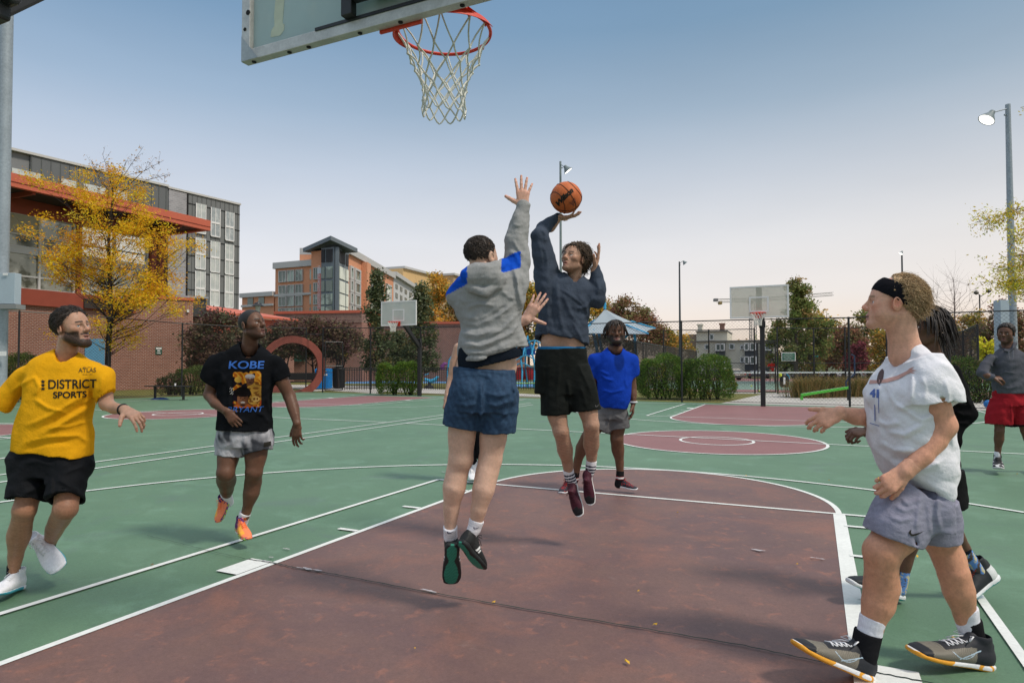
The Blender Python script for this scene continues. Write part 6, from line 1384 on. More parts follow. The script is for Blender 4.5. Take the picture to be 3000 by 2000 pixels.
        bz = .0305-.10*np.abs(ax-.028)*(ax > .028); blend(1.15*np.exp(-((z-bz)/.0048)**4)*np.clip((.052-ax)/.006, 0, 1)*np.clip((ax-.009)/.004, 0, 1)*(y > .04), brow)
        if beard is not None:
            jawm = np.clip((-.020-z+.55*np.clip(.03-y, 0, 1)*(ax > .04))/.012, 0, 1)*np.clip((y+.022)/.035, 0, 1)*np.clip((z+.150)/.012, 0, 1)
            keepm = 1-np.clip(np.exp(-((z+.012)/.026)**4)*np.exp(-(ax/.042)**6)*(y > .05), 0, 1)
            side = np.clip((ax-.030)/.008, 0, 1); lowr = np.clip((-.072-z)/.006, 0, 1); must = np.exp(-((z+.046)/.0075)**2)*np.clip((.034-ax)/.006, 0, 1)*(y > .05)
            m = jawm*np.clip(np.maximum(np.maximum(side*(z < -.018-.35*np.clip(.06-ax,0,1)), lowr), must), 0, 1)*(beard[1]); nzb = .94+wnoise(420, 8, .10)(x, y, z); blend(m*nzb, beard[0])
        lipm = np.clip(np.exp(-((z+.0575)/.0055)**4)*np.clip((.024-ax)/.004, 0, 1)+np.exp(-((z+.071+mo)/.0075)**4)*np.clip((.021-ax)/.004, 0, 1), 0, 1)*(y > .078); blend(lipm*.85, lips)
        blend(1.3*np.exp(-((z+.0635+mo*.5)/(.0022+mo*.4))**2)*np.clip((.015-ax)/.003, 0, 1)*(y > .078), (.03,.012,.01))
        if stub: stub(V, blend)
        Vw = V*1.0@(M*scale)+c; s.body.append((Vw, F, np.clip(col, 0, 1)))
        # eyes
        gz = np.array(gaze, float); me = MB(); cols = []
        for sx in (-1, 1):
            cc = np.array([sx*.031, .0665, .004]); r = .0158; L = []; gdir = np.array([gz[0], 1, gz[1]]); gdir /= np.linalg.norm(gdir)
            nU, nV = 20, 12; V2 = []; F2 = []
            ex = np.cross(gdir, [0, 0, 1]); ex /= np.linalg.norm(ex); ez = np.cross(ex, gdir)
            for i in range(nV+1):
                a = PI*.5*i/nV
                for j in range(nU): b = 2*PI*j/nU; V2.append(cc+r*(gdir*math.cos(a)+(ex*math.cos(b)+ez*math.sin(b))*math.sin(a))); cols.append((.01,.008,.007) if a < .20 else (eye if a < .42 else (.74,.71,.68)))
            for i in range(nV):
                for j in range(nU): F2.append((i*nU+j, i*nU+(j+1) % nU, (i+1)*nU+(j+1) % nU, (i+1)*nU+j))
            me.add(V2, F2)
        Ve = np.array(me.V)@(M*scale)+c; mk('eyes', Ve, me.F, m_eyew, s.root, col=np.array(cols), smooth=True)
        return s
    def hl(s, p): return np.array(p)@s.HM[0]+s.HM[1]      # head-local to world
    def hairgrid(s, fn, colf, lo=(-.13,-.17,-.14), hi=(.13,.13,.17), h=.0035, name='hair'):
        f = Fld(lo, hi, h/s.hs); fn(f); V, F = f.mesh(); col = colf(V); return mk(name, V@s.HM[0]+s.HM[1], F, m_hair, s.root, col=np.clip(col, 0, 1), smooth=True)
    def strands(s, n, root_fn, path_fn, r, cols, seed=1, name='hair_strands', seg=6, sides=4):
        rg = np.random.default_rng(seed); m = MB(); colr = []
        for i in range(n):
            p = root_fn(rg); pts = path_fn(rg, p, seg); b0 = len(m.V); rr_ = [r*(1-.75*j/(len(pts)-1)) for j in range(len(pts))]; m.tube([tuple(q) for q in pts], rr_, sides, caps=False); cc = np.array(cols[rg.integers(len(cols))])*rg.uniform(.7, 1.3); colr += [cc]*(len(m.V)-b0)
        V = np.array(m.V)@s.HM[0]+s.HM[1]; return mk(name, V, m.F, m_hair, s.root, col=np.clip(np.array(colr), 0, 1), smooth=True)
    # ------------------------------------------------------------ hand
    def hand(s, wrist, ydir, palm, thumb=1, curl=(.5,.4,.4,.45,.5), spread=.12, size=1.0, h=.0026, arm=None, ar=.026, splay=None, ring=None, tdir=None, skin=None, ld=1.0):
        """ydir: towards the fingers, palm: direction the palm faces, thumb=+1/-1 side; curl[0] thumb, 1..4 index to little"""
        y = np.array(ydir, float); y /= np.linalg.norm(y); z = -np.array(palm, float); z -= y*(z@y); z /= np.linalg.norm(z); x = np.cross(y, z)*thumb; w = np.array(wrist); S = size
        T = lambda a, b, c_: w+(x*a+y*b+z*c_)*S; ch = []
        bx = [.030,.010,-.010,-.029]; by = [.090,.096,.092,.082]; LN = [.044,.027,.022]; sc = [1.0,1.1,1.02,.80]; rad = [.0098,.0100,.0096,.0084]; tips = []
        sp = splay or [spread*1.3, spread*.4, -spread*.5, -spread*1.5]
        for i in range(4):
            p = T(bx[i], by[i], 0); a = 0.0; nodes = [(T(bx[i]*.8, .055, .001), rad[i]*1.08*S), (p, rad[i]*1.12*S)]
            for j, L in enumerate(LN):
                a += curl[i+1]*(.9 if j == 0 else 1.15); dirv = (y*math.cos(sp[i])+x*math.sin(sp[i]))*math.cos(a)-z*math.sin(a); p = p+dirv*L*sc[i]*S*ld; nodes.append((p, rad[i]*(1-.10*(j+1))*S))
            ch.append(nodes); tips.append(p)
        td = tdir or (.80, .60, -.15); td = np.array(td)/np.linalg.norm(td); p = T(.022, .022, -.004); nodes = [(p, .0155*S)]; d1 = x*td[0]+y*td[1]+z*td[2]; a = 0
        for j, (L, r_) in enumerate(((.040,.0135),(.032,.0112),(.026,.0090))):
            a += curl[0]*.6*(j > 0); dv = d1*math.cos(a)+(y*.6-z*.8)*math.sin(a); dv /= np.linalg.norm(dv); p = p+dv*L*S; nodes.append((p, r_*S))
        ch.append(nodes)
        allp = [n_[0] for c_ in ch for n_ in c_]+[w]; arm0 = w-y*.06 if arm is None else arm
        f = Fld(np.min(allp+[arm0], 0)-.03, np.max(allp+[arm0], 0)+.03, h)
        zz = z; f.cone(T(.010,.020,0), T(.019,.083,0), .022*S, .021*S, .01, flat=(zz,.62)); f.cone(T(-.010,.020,0), T(-.019,.078,0), .022*S, .020*S, .014, flat=(zz,.60)); f.cone(T(0,.02,0), T(0,.085,0), .024*S, .024*S, .012, flat=(zz,.55))
        f.ell(T(.020,.036,-.010), (.018*S,.018*S,.018*S), .012); f.ell(T(-.018,.034,-.008), (.016*S,.016*S,.016*S), .012)
        for c_ in ch: f.chain(c_, .006 if c_ is not ch[-1] else .010)
        f.cone(T(0,.015,0), w, .024*S, ar*S, .012, flat=(zz,.78)); f.cone(w, arm0, ar*S, ar*1.06*S, .01, flat=(zz,.88))
        V, F = f.mesh(); sk = np.array(skin) if skin is not None else s.skin; col = np.tile(sk, (len(V), 1))*(1+wnoise(90, 4, .08)(V[:, 0], V[:, 1], V[:, 2])[:, None])
        for i, t in enumerate(tips+[ch[-1][-1][0]]):      # knuckles, redder fingertips and nails
            nx = np.exp(-((V-(ch[i][1][0] if i < 4 else ch[-1][1][0]))**2).sum(1)/.010**2)[:, None]; col = col*(1-.22*nx*np.array([0,1,1])); m_ = np.exp(-((V-t)**2).sum(1)/.011**2)[:, None]; col = col*(1-.25*m_*np.array([-.2,.8,.9]))
        s.body.append((V, F, np.clip(col, 0, 1)))
        if ring:
            a_, b_ = ch[ring][1][0], ch[ring][2][0]; c_ = a_*.45+b_*.55; q = MB(); dv = (b_-a_)/np.linalg.norm(b_-a_); u_ = np.cross(dv, z); u_ /= np.linalg.norm(u_); v_ = np.cross(dv, u_); q.tube([c_+(u_*math.cos(t)+v_*math.sin(t))*rad[ring-0]*S*1.12 for t in np.linspace(0, 2*PI, 17)], .0016, 6, caps=False); q.build('ring', mat('gold_ring', (.60,.40,.12), .3, metal=.9), s.root, smooth=True)
        return tips
    # ------------------------------------------------------------ shoe: frame at the sole under the ankle
    def shoe(s, heel, toe, up, L=.31, upc=(.8,.8,.8), solec=(.8,.8,.8), colf=None, solef=None, lace=(.8,.8,.8), h=.004, high=0.0, wid=1.0, name='shoe', lacing=5, tread=None, hz=1.0, ank=None):
        heel = np.array(heel); toe = np.array(toe); y = toe-heel; Lr = np.linalg.norm(y); y /= Lr; S = Lr/.30; z = np.array(up, float); z -= y*(z@y); z /= np.linalg.norm(z); x = np.cross(y, z)
        M = np.stack([x, y, z*hz])*S; X_, Y_, Z_ = np.array([1.,0,0]), np.array([0,1.,0]), np.array([0,0,1.]); W = wid
        f = Fld((-.075,-.03,-.02), (.075,.33,.20+high), h/S)
        f.loft([((0,.006,.045),.026*W,.032), ((0,.03,.046),.036*W,.036), ((0,.09,.048),.039*W,.038), ((.002,.16,.042),.046*W,.034), ((.003,.215,.034),.050*W,.026), ((.003,.262,.028),.044*W,.020), ((0,.290,.024),.030*W,.013), ((0,.299,.022),.014,.006)], X_, Z_, .01, n=2.5)
        f.chain([((0,.185,.052), .022), ((0,.13,.072), .027), ((0,.095,.088), .030)], .018); al = np.array([0,.056,.125+high]) if ank is None else (np.array(ank)-heel)@np.linalg.inv(M)
        bs = np.array([0,.045,.05]); ad = (al-bs)/np.linalg.norm(al-bs); f.chain([(bs, .034), (bs*.4+al*.6, .034), (al, .036)], .02); f.cone((0,.028,.06), (0,.022,.10+high*.6) if ank is None else bs*.5+al*.5-np.array([0,.02,0]), .022, .018, .02)
        f.cone(al-ad*.007, al+ad*.08, .030, .034, .004, 'd')
        f.cone((0,.10,.10+high*.5), (0,.092,.128+high*.9), .018, .013, .01)
        def cf(V):
            c = np.tile(np.array(upc, float), (len(V), 1)); 
            return colf(V, c) if colf else c
        sh = bake(name, f, m_shoe, s.root, cf, Mloc=(M, heel))
        f = Fld((-.08,-.04,-.03), (.08,.34,.06), h/S)
        f.loft([((0,-.004,.013),.024*W,.014), ((0,.02,.013),.037*W,.017), ((0,.09,.013),.036*W,.017), ((.002,.15,.012),.045*W,.015), ((.004,.215,.012),.052*W,.014), ((.003,.268,.016),.046*W,.012), ((0,.298,.022),.030*W,.010), ((0,.307,.026),.012,.007)], X_, Z_, .006, n=3.2)
        f.v = np.minimum(f.v, .5); 
        def sf(V):
            c = np.tile(np.array(solec, float), (len(V), 1)); c = solef(V, c) if solef else c
            if tread is not None: m_ = (V[:, 2] < .006)[:, None]; c = np.where(m_, np.array(tread), c)
            return c
        so = bake('sole', f, m_sole, sh, sf, Mloc=(M, heel))
        m = MB()
        for i in range(lacing):
            t = i/(lacing-1); yy = .185-.085*t; zz = .079+.035*t; w_ = .021-.002*t
            for sx in (-1, 1): m.tube([(-sx*w_, yy, zz-.004), (0, yy-.004, zz+.004), (sx*w_, yy-.014, zz+.001)], .0026, 5)
        m.tube([(0,.098,.120),(.03,.105,.134),(.036,.12,.118),(.012,.102,.120)], .0024, 5); m.tube([(0,.098,.120),(-.03,.11,.132),(-.034,.125,.112),(-.012,.102,.120)], .0024, 5); m.tube([(0,.10,.121),(.02,.13,.108),(.032,.15,.088)], .002, 5)
        V = np.array(m.V)@M+heel; mk('laces', V, m.F, mat('lace_'+str(lace), lace, .8), sh, smooth=True)
        s.last_shoe = (M, heel); return sh
    def sock(s, nodes, colf, name='sock', h=None):
        pts = [n[0] for n in nodes]; f = s.field(pts, .07, h or .005); a = nodes[0][0]; f.chain(nodes, .006)
        A = np.array(nodes[0][0]); dv = np.array(nodes[1][0])-A; dv /= np.linalg.norm(dv)
        X, Y, Z = f.grid(); t = (X-A[0])*dv[0]+(Y-A[1])*dv[1]+(Z-A[2])*dv[2]; rr_ = np.sqrt((X-A[0]-t*dv[0])**2+(Y-A[1]-t*dv[1])**2+(Z-A[2]-t*dv[2])**2)
        f.v = np.maximum(f.v, np.where(rr_ < nodes[0][1]*2, -t, -1)).astype(np.float32)
        return bake(name, f, m_cloth, s.root, lambda V: colf(V, (V-A)@dv))
    def cloth(s, name, build, colf, mt=None, pad=.03, pts=None, h=None, disp=None, parent=None):
        f = s.field(pts, pad, h); build(f)
        if disp:
            for d_ in disp: f.warp(d_)
        return bake(name, f, mt or m_cloth, parent or s.root, colf)
def flatc(c, amp=.05, sc=20): 
    nz = wnoise(sc, 9, amp); c = np.array(c)
    return lambda V: c*(1+nz(V[:, 0], V[:, 1], V[:, 2])[:, None])
# ---- prints laid onto cloth: each vertex is dropped onto the garment along a direction
def bvh_of(o):
    me = o.data; M = root_matrix(o); return BVHTree.FromPolygons([M@v.co for v in me.vertices], [tuple(p.vertices) for p in me.polygons])
def project(o, bvh, centre, right, up, off=.0022):
    right = Vector(right).normalized(); up = Vector(up); up = (up-right*up.dot(right)).normalized(); inn = -right.cross(up); c = Vector(centre)
    inv = root_matrix(o.parent).inverted() if o.parent else Matrix(); bad = []
    for v in o.data.vertices:
        p = c+right*v.co.x+up*v.co.y-inn*.35; hit = bvh.ray_cast(p, inn, .8)
        if hit[0] is None: q = c+right*v.co.x+up*v.co.y; bad.append(v.index)
        else: q = hit[0]+(hit[1] if hit[1].dot(inn) < 0 else -hit[1])*off*.5-inn*off
        v.co = inv@q
    o.data.update(); return o
def print_text(s, txt, size, centre, right, up, bvh, parent, mt, xs=1.0, name='print', cuts=2, bold=.0, shear=0, off=.0022):
    M = Matrix.Diagonal((xs, 1, 1, 1)); o = text_obj(name, txt, size, M, mt, parent, 0, shear, bold)
    bm = bmesh.new(); bm.from_mesh(o.data); bmesh.ops.triangulate(bm, faces=bm.faces[:]); bmesh.ops.subdivide_edges(bm, edges=[e for e in bm.edges if e.calc_length() > size*.12], cuts=cuts, use_grid_fill=True); bmesh.ops.triangulate(bm, faces=bm.faces[:]); bm.to_mesh(o.data); bm.free()
    return project(o, bvh, centre, right, up, off)
def print_poly(s, polys, centre, right, up, bvh, parent, mt, name='print', off=.0022):
    m = MB()
    for P in polys: m.add([(x, y, 0) for x, y in P], [tuple(range(len(P)))])
    o = m.build(name, mt, parent, world_space=False); bm = bmesh.new(); bm.from_mesh(o.data); bmesh.ops.triangulate(bm, faces=bm.faces[:]); bmesh.ops.subdivide_edges(bm, edges=bm.edges[:], cuts=2, use_grid_fill=True); bm.to_mesh(o.data); bm.free()
    return project(o, bvh, centre, right, up, off)
def print_art(s, w, h_, n, m_, colf, centre, right, up, bvh, parent, mt, name='print', off=.002, maskf=None):
    xs = np.linspace(-w/2, w/2, n); ys = np.linspace(-h_/2, h_/2, m_); X, Y = np.meshgrid(xs, ys, indexing='ij'); V = np.stack([X.ravel(), Y.ravel(), 0*X.ravel()], 1); idx = np.arange(n*m_).reshape(n, m_)
    F = np.stack([idx[:-1, :-1].ravel(), idx[1:, :-1].ravel(), idx[1:, 1:].ravel(), idx[:-1, 1:].ravel()], 1)
    if maskf is not None: cc = V[F].mean(1); F = F[maskf(cc[:, 0], cc[:, 1])]
    o = mk(name, V, F, mt, parent, col=colf(V[:, 0], V[:, 1]), world_space=False, smooth=True); return project(o, bvh, centre, right, up, off)
SWOOSH = [(-.5,.02),(-.46,-.10),(-.36,-.17),(-.24,-.17),(-.05,-.12),(.5,.16),(-.08,-.02),(-.22,-.055),(-.32,-.05),(-.37,.02),(-.36,.12),(-.33,.20),(-.45,.13)]
def PR(px): return dirc(1, 0, -(px-1500)/FPX)
def dirc(r, u, f): v = CR*r+CU*u+CF*f; return v/np.linalg.norm(v)     # direction given along camera right / up / away
# ================================================================= person in the yellow shirt
def shorts_hem(c, dark=.7): return c
s = Man('person in a yellow sports shirt and black shorts running with head turned right', 3.95, (.46,.265,.18)); s.base(120)
N, P = s.N, s.P
ydisp = [wnoise(9, 21, .010), folds([(.012,9,[(90,1290),(180,1240),(285,1180)]),(.010,7,[(70,1250),(150,1215),(260,1150)]),(-.008,8,[(80,1270),(180,1225),(280,1165)]),(.010,6,[(95,1165),(140,1195),(200,1210)]),(.009,6,[(100,1100),(115,1135),(100,1160)]),(.010,7,[(60,1300),(140,1280),(230,1275),(268,1300)]),(-.008,8,[(60,1318),(140,1298),(220,1292)]),(.008,6,[(285,1120),(275,1160),(240,1190)]),(.008,6,[(300,1100),(292,1150)]),(.006,5,[(120,1255),(200,1250),(270,1230)]),(.007,6,[(30,1150),(70,1120),(110,1100)])])]
# skin: arms, legs, lower trunk
s.addskin([[N(-28,1200,-.02,22), N(40,1130,0,27), N(85,1095,.02,30)],
           [N(300,1092,.02,28), N(306,1140,.0,26), N(312,1183,-.03,22)], [N(312,1183,-.03,22), N(335,1196,-.10,20), N(366,1199,-.22,14)],
           [N(104,1370,.0,43), N(90,1430,-.04,41), N(72,1492,-.09,37)], [N(72,1492,-.09,37), N(66,1520,-.07,34), N(56,1565,-.02,38), N(46,1625,.02,25), N(41,1668,.03,19)],
           [N(208,1368,.0,42), N(200,1430,-.06,40), N(192,1490,-.12,38)], [N(192,1490,-.12,38), N(176,1520,.0,34), N(162,1545,.10,30), N(148,1585,.26,21)],
           [N(157,1345,.02,60), N(165,1230,.02,72), N(190,1110,.02,64)]], colf=lambda V, c: c*np.where(V[:, 2:3] < .75, np.array([[.80,.70,.62]])*(1-.18*np.clip(wnoise(130, 3, 1)(V[:, 0], V[:, 1], V[:, 2]), 0, 1)[:, None]), 1.0))
s.head(P(213,963,-.02), dirc(.94,.16,-.22), dirc(-.12,1,-.02), .98, neck=P(190,1052,.02), nr=.060, jaw=1.0, nose=1.1, brow=(.035,.022,.015), beard=((.022,.014,.010),1.0), beardvol=.001, lips=(.34,.15,.12), mouth=.003, eye=(.16,.22,.24), gaze=(.25,.15), blush=.3)
s.hand(P(366,1199,-.22), dirc(.86,-.38,-.30), dirc(-.2,-.75,.35), 1, curl=(.3,.35,.45,.55,.6), spread=.15, size=.98, arm=P(335,1196,-.10), ar=.0275)
br = MB(); c_ = P(360,1199,-.20); dv = dirc(.86,-.1,-.5); u_ = np.cross(dv, CU); u_ /= np.linalg.norm(u_); v_ = np.cross(dv, u_)
br.tube([c_+(u_*math.cos(t)+v_*math.sin(t))*.031 for t in np.linspace(0, 2*PI, 25)], .0045, 6, caps=False); br.build('bracelet', m_black, s.root, smooth=True)
s.finish()
def hairY(f):
    f.ell((0,-.018,.048), (.083,.104,.086), .01)
    X, Y, Z = f.grid(); cut = (Y-.052)*.80-(Z-.082)*.60; cut = np.maximum(cut, -(Z+.062)-.0*Y); front = np.where((Z < -.01) & (Y > -.015), .02, -1); f.v = np.maximum(np.maximum(f.v, cut), front).astype(np.float32); f.warp(wnoise(55, 2, .008))
s.hairgrid(hairY, lambda V: np.array([.030,.022,.018])*(1+.3*wnoise(80, 1, 1)(V[:, 0], V[:, 1], V[:, 2])[:, None]))
def rootY(rg):
    while True:
        v = rg.normal(0, 1, 3); v /= np.linalg.norm(v); p = np.array([0,-.018,.048])+v*np.array([.082,.102,.085])
        if (p[1]-.055)*.8-(p[2]-.085)*.6 < 0 and p[2] > -.03: return p
def pathY(rg, p, n):
    d = p-np.array([0,-.02,.04]); d /= np.linalg.norm(d); b = np.array([0,-.9,-.45])+rg.normal(0, .18, 3); b -= d*(b@d); b /= np.linalg.norm(b); t = np.cross(d, b); L = rg.uniform(.025, .05); w = rg.uniform(-.006, .006)
    return [p+d*(.006+.006*math.sin(PI*j/(n-1)))+b*L*j/(n-1)+t*w*math.sin(4*j/(n-1)) for j in range(n)]
s.strands(1100, rootY, pathY, .0021, [(.035,.025,.018),(.05,.035,.025),(.025,.018,.015)], 3)
Yc = np.array([.74,.36,.010])
def by(f):
    f.loft(s.secs([(157,1322,.0,112,.155), (162,1270,.0,108,.150), (172,1200,.0,106,.150), (186,1130,.0,110,.145), (194,1090,.0,114,.125), (195,1062,.0,100,.105), (195,1042,.0,66,.08), (194,1026,.02,34,.055)]), CR, CF, .02, n=2.5, dent=.03, th=.022)
    f.loft([(P(2,1184,-.02),.064,.062), (P(40,1138,-.01),.063,.064), (P(90,1096,.0),.066,.072), (P(130,1085,.0),.05,.06)], dirc(.65,-.76,0), CF, .03, n=2.1, dent=.02, th=.018)
    f.loft([(P(314,1172,-.03),.064,.060), (P(306,1130,-.02),.061,.062), (P(290,1096,.0),.058,.070), (P(258,1084,.0),.05,.06)], dirc(.98,.1,0), CF, .03, n=2.1, dent=.02, th=.018)
    for d_ in ydisp: f.warp(d_)
    f.cone(P(193,1046,-.05), P(196,1000,-.0), .050, .082, .004, 'd')
sh = s.cloth('shirt', by, flatc(Yc, .04), m_cloth, pts=s.bb(-40,365,1005,1350,-.25,.22), h=.0065)
bv = bvh_of(sh); mk_blk = mat('print_black', (.015,.014,.010), .8); R_ = dirc(1,-.0,0); U_ = dirc(-.02,1,0)
print_text(s, 'DISTRICT', .074, P(212,1127,-.16), PR(209), U_, bv, sh, mk_blk, xs=.77, bold=.0012); print_text(s, 'SPORTS', .052, P(205,1158,-.17), PR(205), U_, bv, sh, mk_blk, xs=.92, bold=.0012)
print_text(s, 'ATLAS', .036, P(256,1085,-.13), PR(256), U_, bv, sh, mat('print_brown', (.16,.09,.012), .8), xs=.85, bold=.0006)
print_text(s, 'EST. 2011', .011, P(256,1076,-.13), PR(256), U_, bv, sh, _mats['print_brown']); print_text(s, 'WASH. DC', .011, P(256,1097,-.13), PR(256), U_, bv, sh, _mats['print_brown'])
star = [((.013 if i % 2 == 0 else .0055)*math.sin(PI*i/5), (.013 if i % 2 == 0 else .0055)*math.cos(PI*i/5)) for i in range(10)]
print_poly(s, [[(x, y+k*.021) for x, y in star] for k in (-1,0,1)], P(126,1128,-.15), PR(130), U_, bv, sh, mk_blk)
Bk = np.array([.007,.008,.010])
def sy(f):
    f.loft(s.secs([(152,1388,.0,116,.150), (153,1350,.0,122,.150), (156,1312,.0,104,.135), (158,1292,.0,92,.12)]), CR, CF, .03, n=2.5)
    f.loft([(P(76,1468,-.08),.100,.115), (P(85,1420,-.05),.100,.115), (P(102,1366,.0),.10,.115)], dirc(1,0,0), CF, .03, n=2.3, dent=.02, th=.018)
    f.loft([(P(192,1462,-.10),.092,.11), (P(198,1420,-.06),.095,.112), (P(205,1366,.0),.095,.115)], dirc(1,-.05,0), CF, .03, n=2.3, dent=.02, th=.018)
    f.warp(wnoise(14, 31, .009)); f.warp(folds([(.010,7,[(150,1400),(110,1430),(60,1450)]),(.010,7,[(160,1400),(200,1420),(232,1440)]),(.012,6,[(152,1395),(150,1430),(148,1460)]),(.008,6,[(60,1360),(110,1350),(160,1365)]),(.008,6,[(250,1365),(215,1375),(180,1390)])]))
so_ = s.cloth('shorts', sy, flatc(Bk, .1), m_shiny, pts=s.bb(-5,300,1285,1500,-.25,.22))
WH = (.80,.81,.84)
def solY(V, c): m = (V[:, 2] < .020)[:, None]*(V[:, 1:2] > .05); return np.where(m, np.array([.06,.36,.46]), c)
s.shoe(P(62,1722,.10), P(-22,1748,-.18), dirc(.1,1,-.28), upc=WH, solec=WH, solef=solY, lace=(.75,.76,.78), wid=1.05)
s.shoe(P(131,1592,.30), P(182,1672,.10), dirc(.35,.35,-.95), upc=WH, solec=WH, solef=solY, lace=(.75,.76,.78), wid=1.05)
for a, b in (((40,1655,.03),(40,1690,.05)), ((152,1572,.24),(144,1592,.29))): s.sock([N(*a,21), N(*b,22)], lambda V, t: np.tile((.02,.02,.025), (len(V), 1)))
# ================================================================= person in the black printed tee
s = Man('person in a black printed tee, tie dye shorts and orange shoes looking up', 5.04, (.125,.062,.038)); s.base(715, 1560)
N, P = s.N, s.P
s.addskin([[N(648,1066,0,20), N(629,1110,.0,22), N(615,1156,.0,19)], [N(615,1156,.0,19), N(632,1180,-.07,18), N(664,1204,-.13,12)],
           [N(800,1062,0,20), N(824,1110,.0,21), N(848,1160,.02,18)], [N(848,1160,.02,18), N(858,1190,-.02,18), N(870,1240,-.08,12)],
           [N(678,1275,.0,36), N(670,1330,-.04,34), N(661,1385,-.10,27)], [N(661,1385,-.10,27), N(663,1405,.02,30), N(664,1430,.14,22), N(664,1452,.26,15)],
           [N(756,1275,.0,37), N(750,1330,-.02,34), N(744,1382,-.05,26)], [N(744,1382,-.05,25), N(742,1410,-.0,26), N(737,1440,.0,25), N(724,1490,.02,15), N(718,1512,.02,14)],
           [N(718,1262,.02,46), N(725,1180,.02,46), N(728,1080,.02,42)]])
s.head(P(741,955,-.02), dirc(.88,.28,-.42), dirc(-.20,1,.10), 1.0, neck=P(730,1022,.02), nr=.060, nose=1.25, brow=(.012,.008,.006), beard=((.018,.012,.010),.6), lips=(.16,.065,.055), mouth=.004, eye=(.02,.012,.01), gaze=(.3,.2), jaw=1.0)
s.hand(P(664,1204,-.13), dirc(.66,-.72,-.2), dirc(.1,-.2,1), -1, curl=(.3,.35,.4,.4,.45), spread=.10, size=1.02, arm=P(640,1188,-.09), ar=.029)
s.hand(P(870,1240,-.08), dirc(-.02,-1,.0), dirc(.2,0,1), 1, curl=(.2,.25,.3,.4,.5), spread=.08, size=1.02, arm=P(865,1215,-.06), ar=.028, tdir=(.55,.85,-.25))
s.finish()
def hb(f, t=.006, sd=3):
    f.ell((0,-.014,.044), (.077+t,.098+t,.083+t), .01); X, Y, Z = f.grid(); cut = (Y-.055)*.86-(Z-.075)*.5; cut = np.maximum(cut, -(Z+.045)+.2*np.clip(Y,0,1)); cut = np.where((Z < .01) & (Y > .012), .02, cut); f.v = np.maximum(f.v, cut).astype(np.float32); f.warp(wnoise(240, sd, .0005))
s.hairgrid(hb, lambda V: np.tile((.012,.010,.009), (len(V), 1)))
def b9(f):
    f.loft(s.secs([(717,1260,.0,83,.15), (719,1210,.0,76,.145), (722,1150,.0,77,.14), (726,1100,.0,82,.135), (728,1062,.0,84,.12), (730,1040,.0,74,.10), (731,1020,.0,48,.08), (731,1006,.02,26,.055)]), CR, CF, .02, n=2.5, dent=.03, th=.022)
    f.loft([(P(623,1120,.0),.068,.064), (P(632,1090,.0),.065,.065), (P(647,1060,.0),.058,.066), (P(672,1046,.0),.05,.06)], dirc(.95,.25,0), CF, .03, n=2.1, dent=.02, th=.018)
    f.loft([(P(823,1116,.0),.066,.062), (P(815,1088,.0),.063,.064), (P(804,1060,.0),.056,.064), (P(785,1046,.0),.05,.06)], dirc(.95,-.25,0), CF, .03, n=2.1, dent=.02, th=.018)
    f.warp(wnoise(10, 41, .010)); f.warp(folds([(.010,6,[(670,1110),(672,1160),(668,1200)]),(.010,6,[(788,1120),(782,1170),(792,1210)]),(.008,6,[(650,1240),(690,1225),(740,1240)]),(.008,6,[(790,1240),(770,1215),(745,1205)]),(.007,5,[(640,1085),(655,1110),(650,1125)]),(.007,5,[(812,1080),(802,1105),(805,1120)])]))
    f.cone(P(731,1032,-.055), P(733,985,.0), .060, .085, .006, 'd')
def c9(V):
    nz = wnoise(14, 3, .18)(V[:, 0], V[:, 1], V[:, 2])[:, None]; return np.array([.007,.008,.010])*(1+nz)
sh = s.cloth('shirt', b9, c9, m_cloth, pts=s.bb(590,860,990,1275), h=.0075)
bv = bvh_of(sh); kb = mat('print_blue', (.03,.12,.42), .8, n=(60,.15)); UP = dirc(-.0,1,0); RT = dirc(1,0,0)
print_text(s, 'KOBE', .080, P(720,1070,-.14), PR(720), UP, bv, sh, kb, xs=1.25, bold=.0015, shear=.1); print_text(s, 'BRYANT', .058, P(716,1200,-.14), PR(720), UP, bv, sh, kb, xs=1.15, bold=.0, shear=.25)
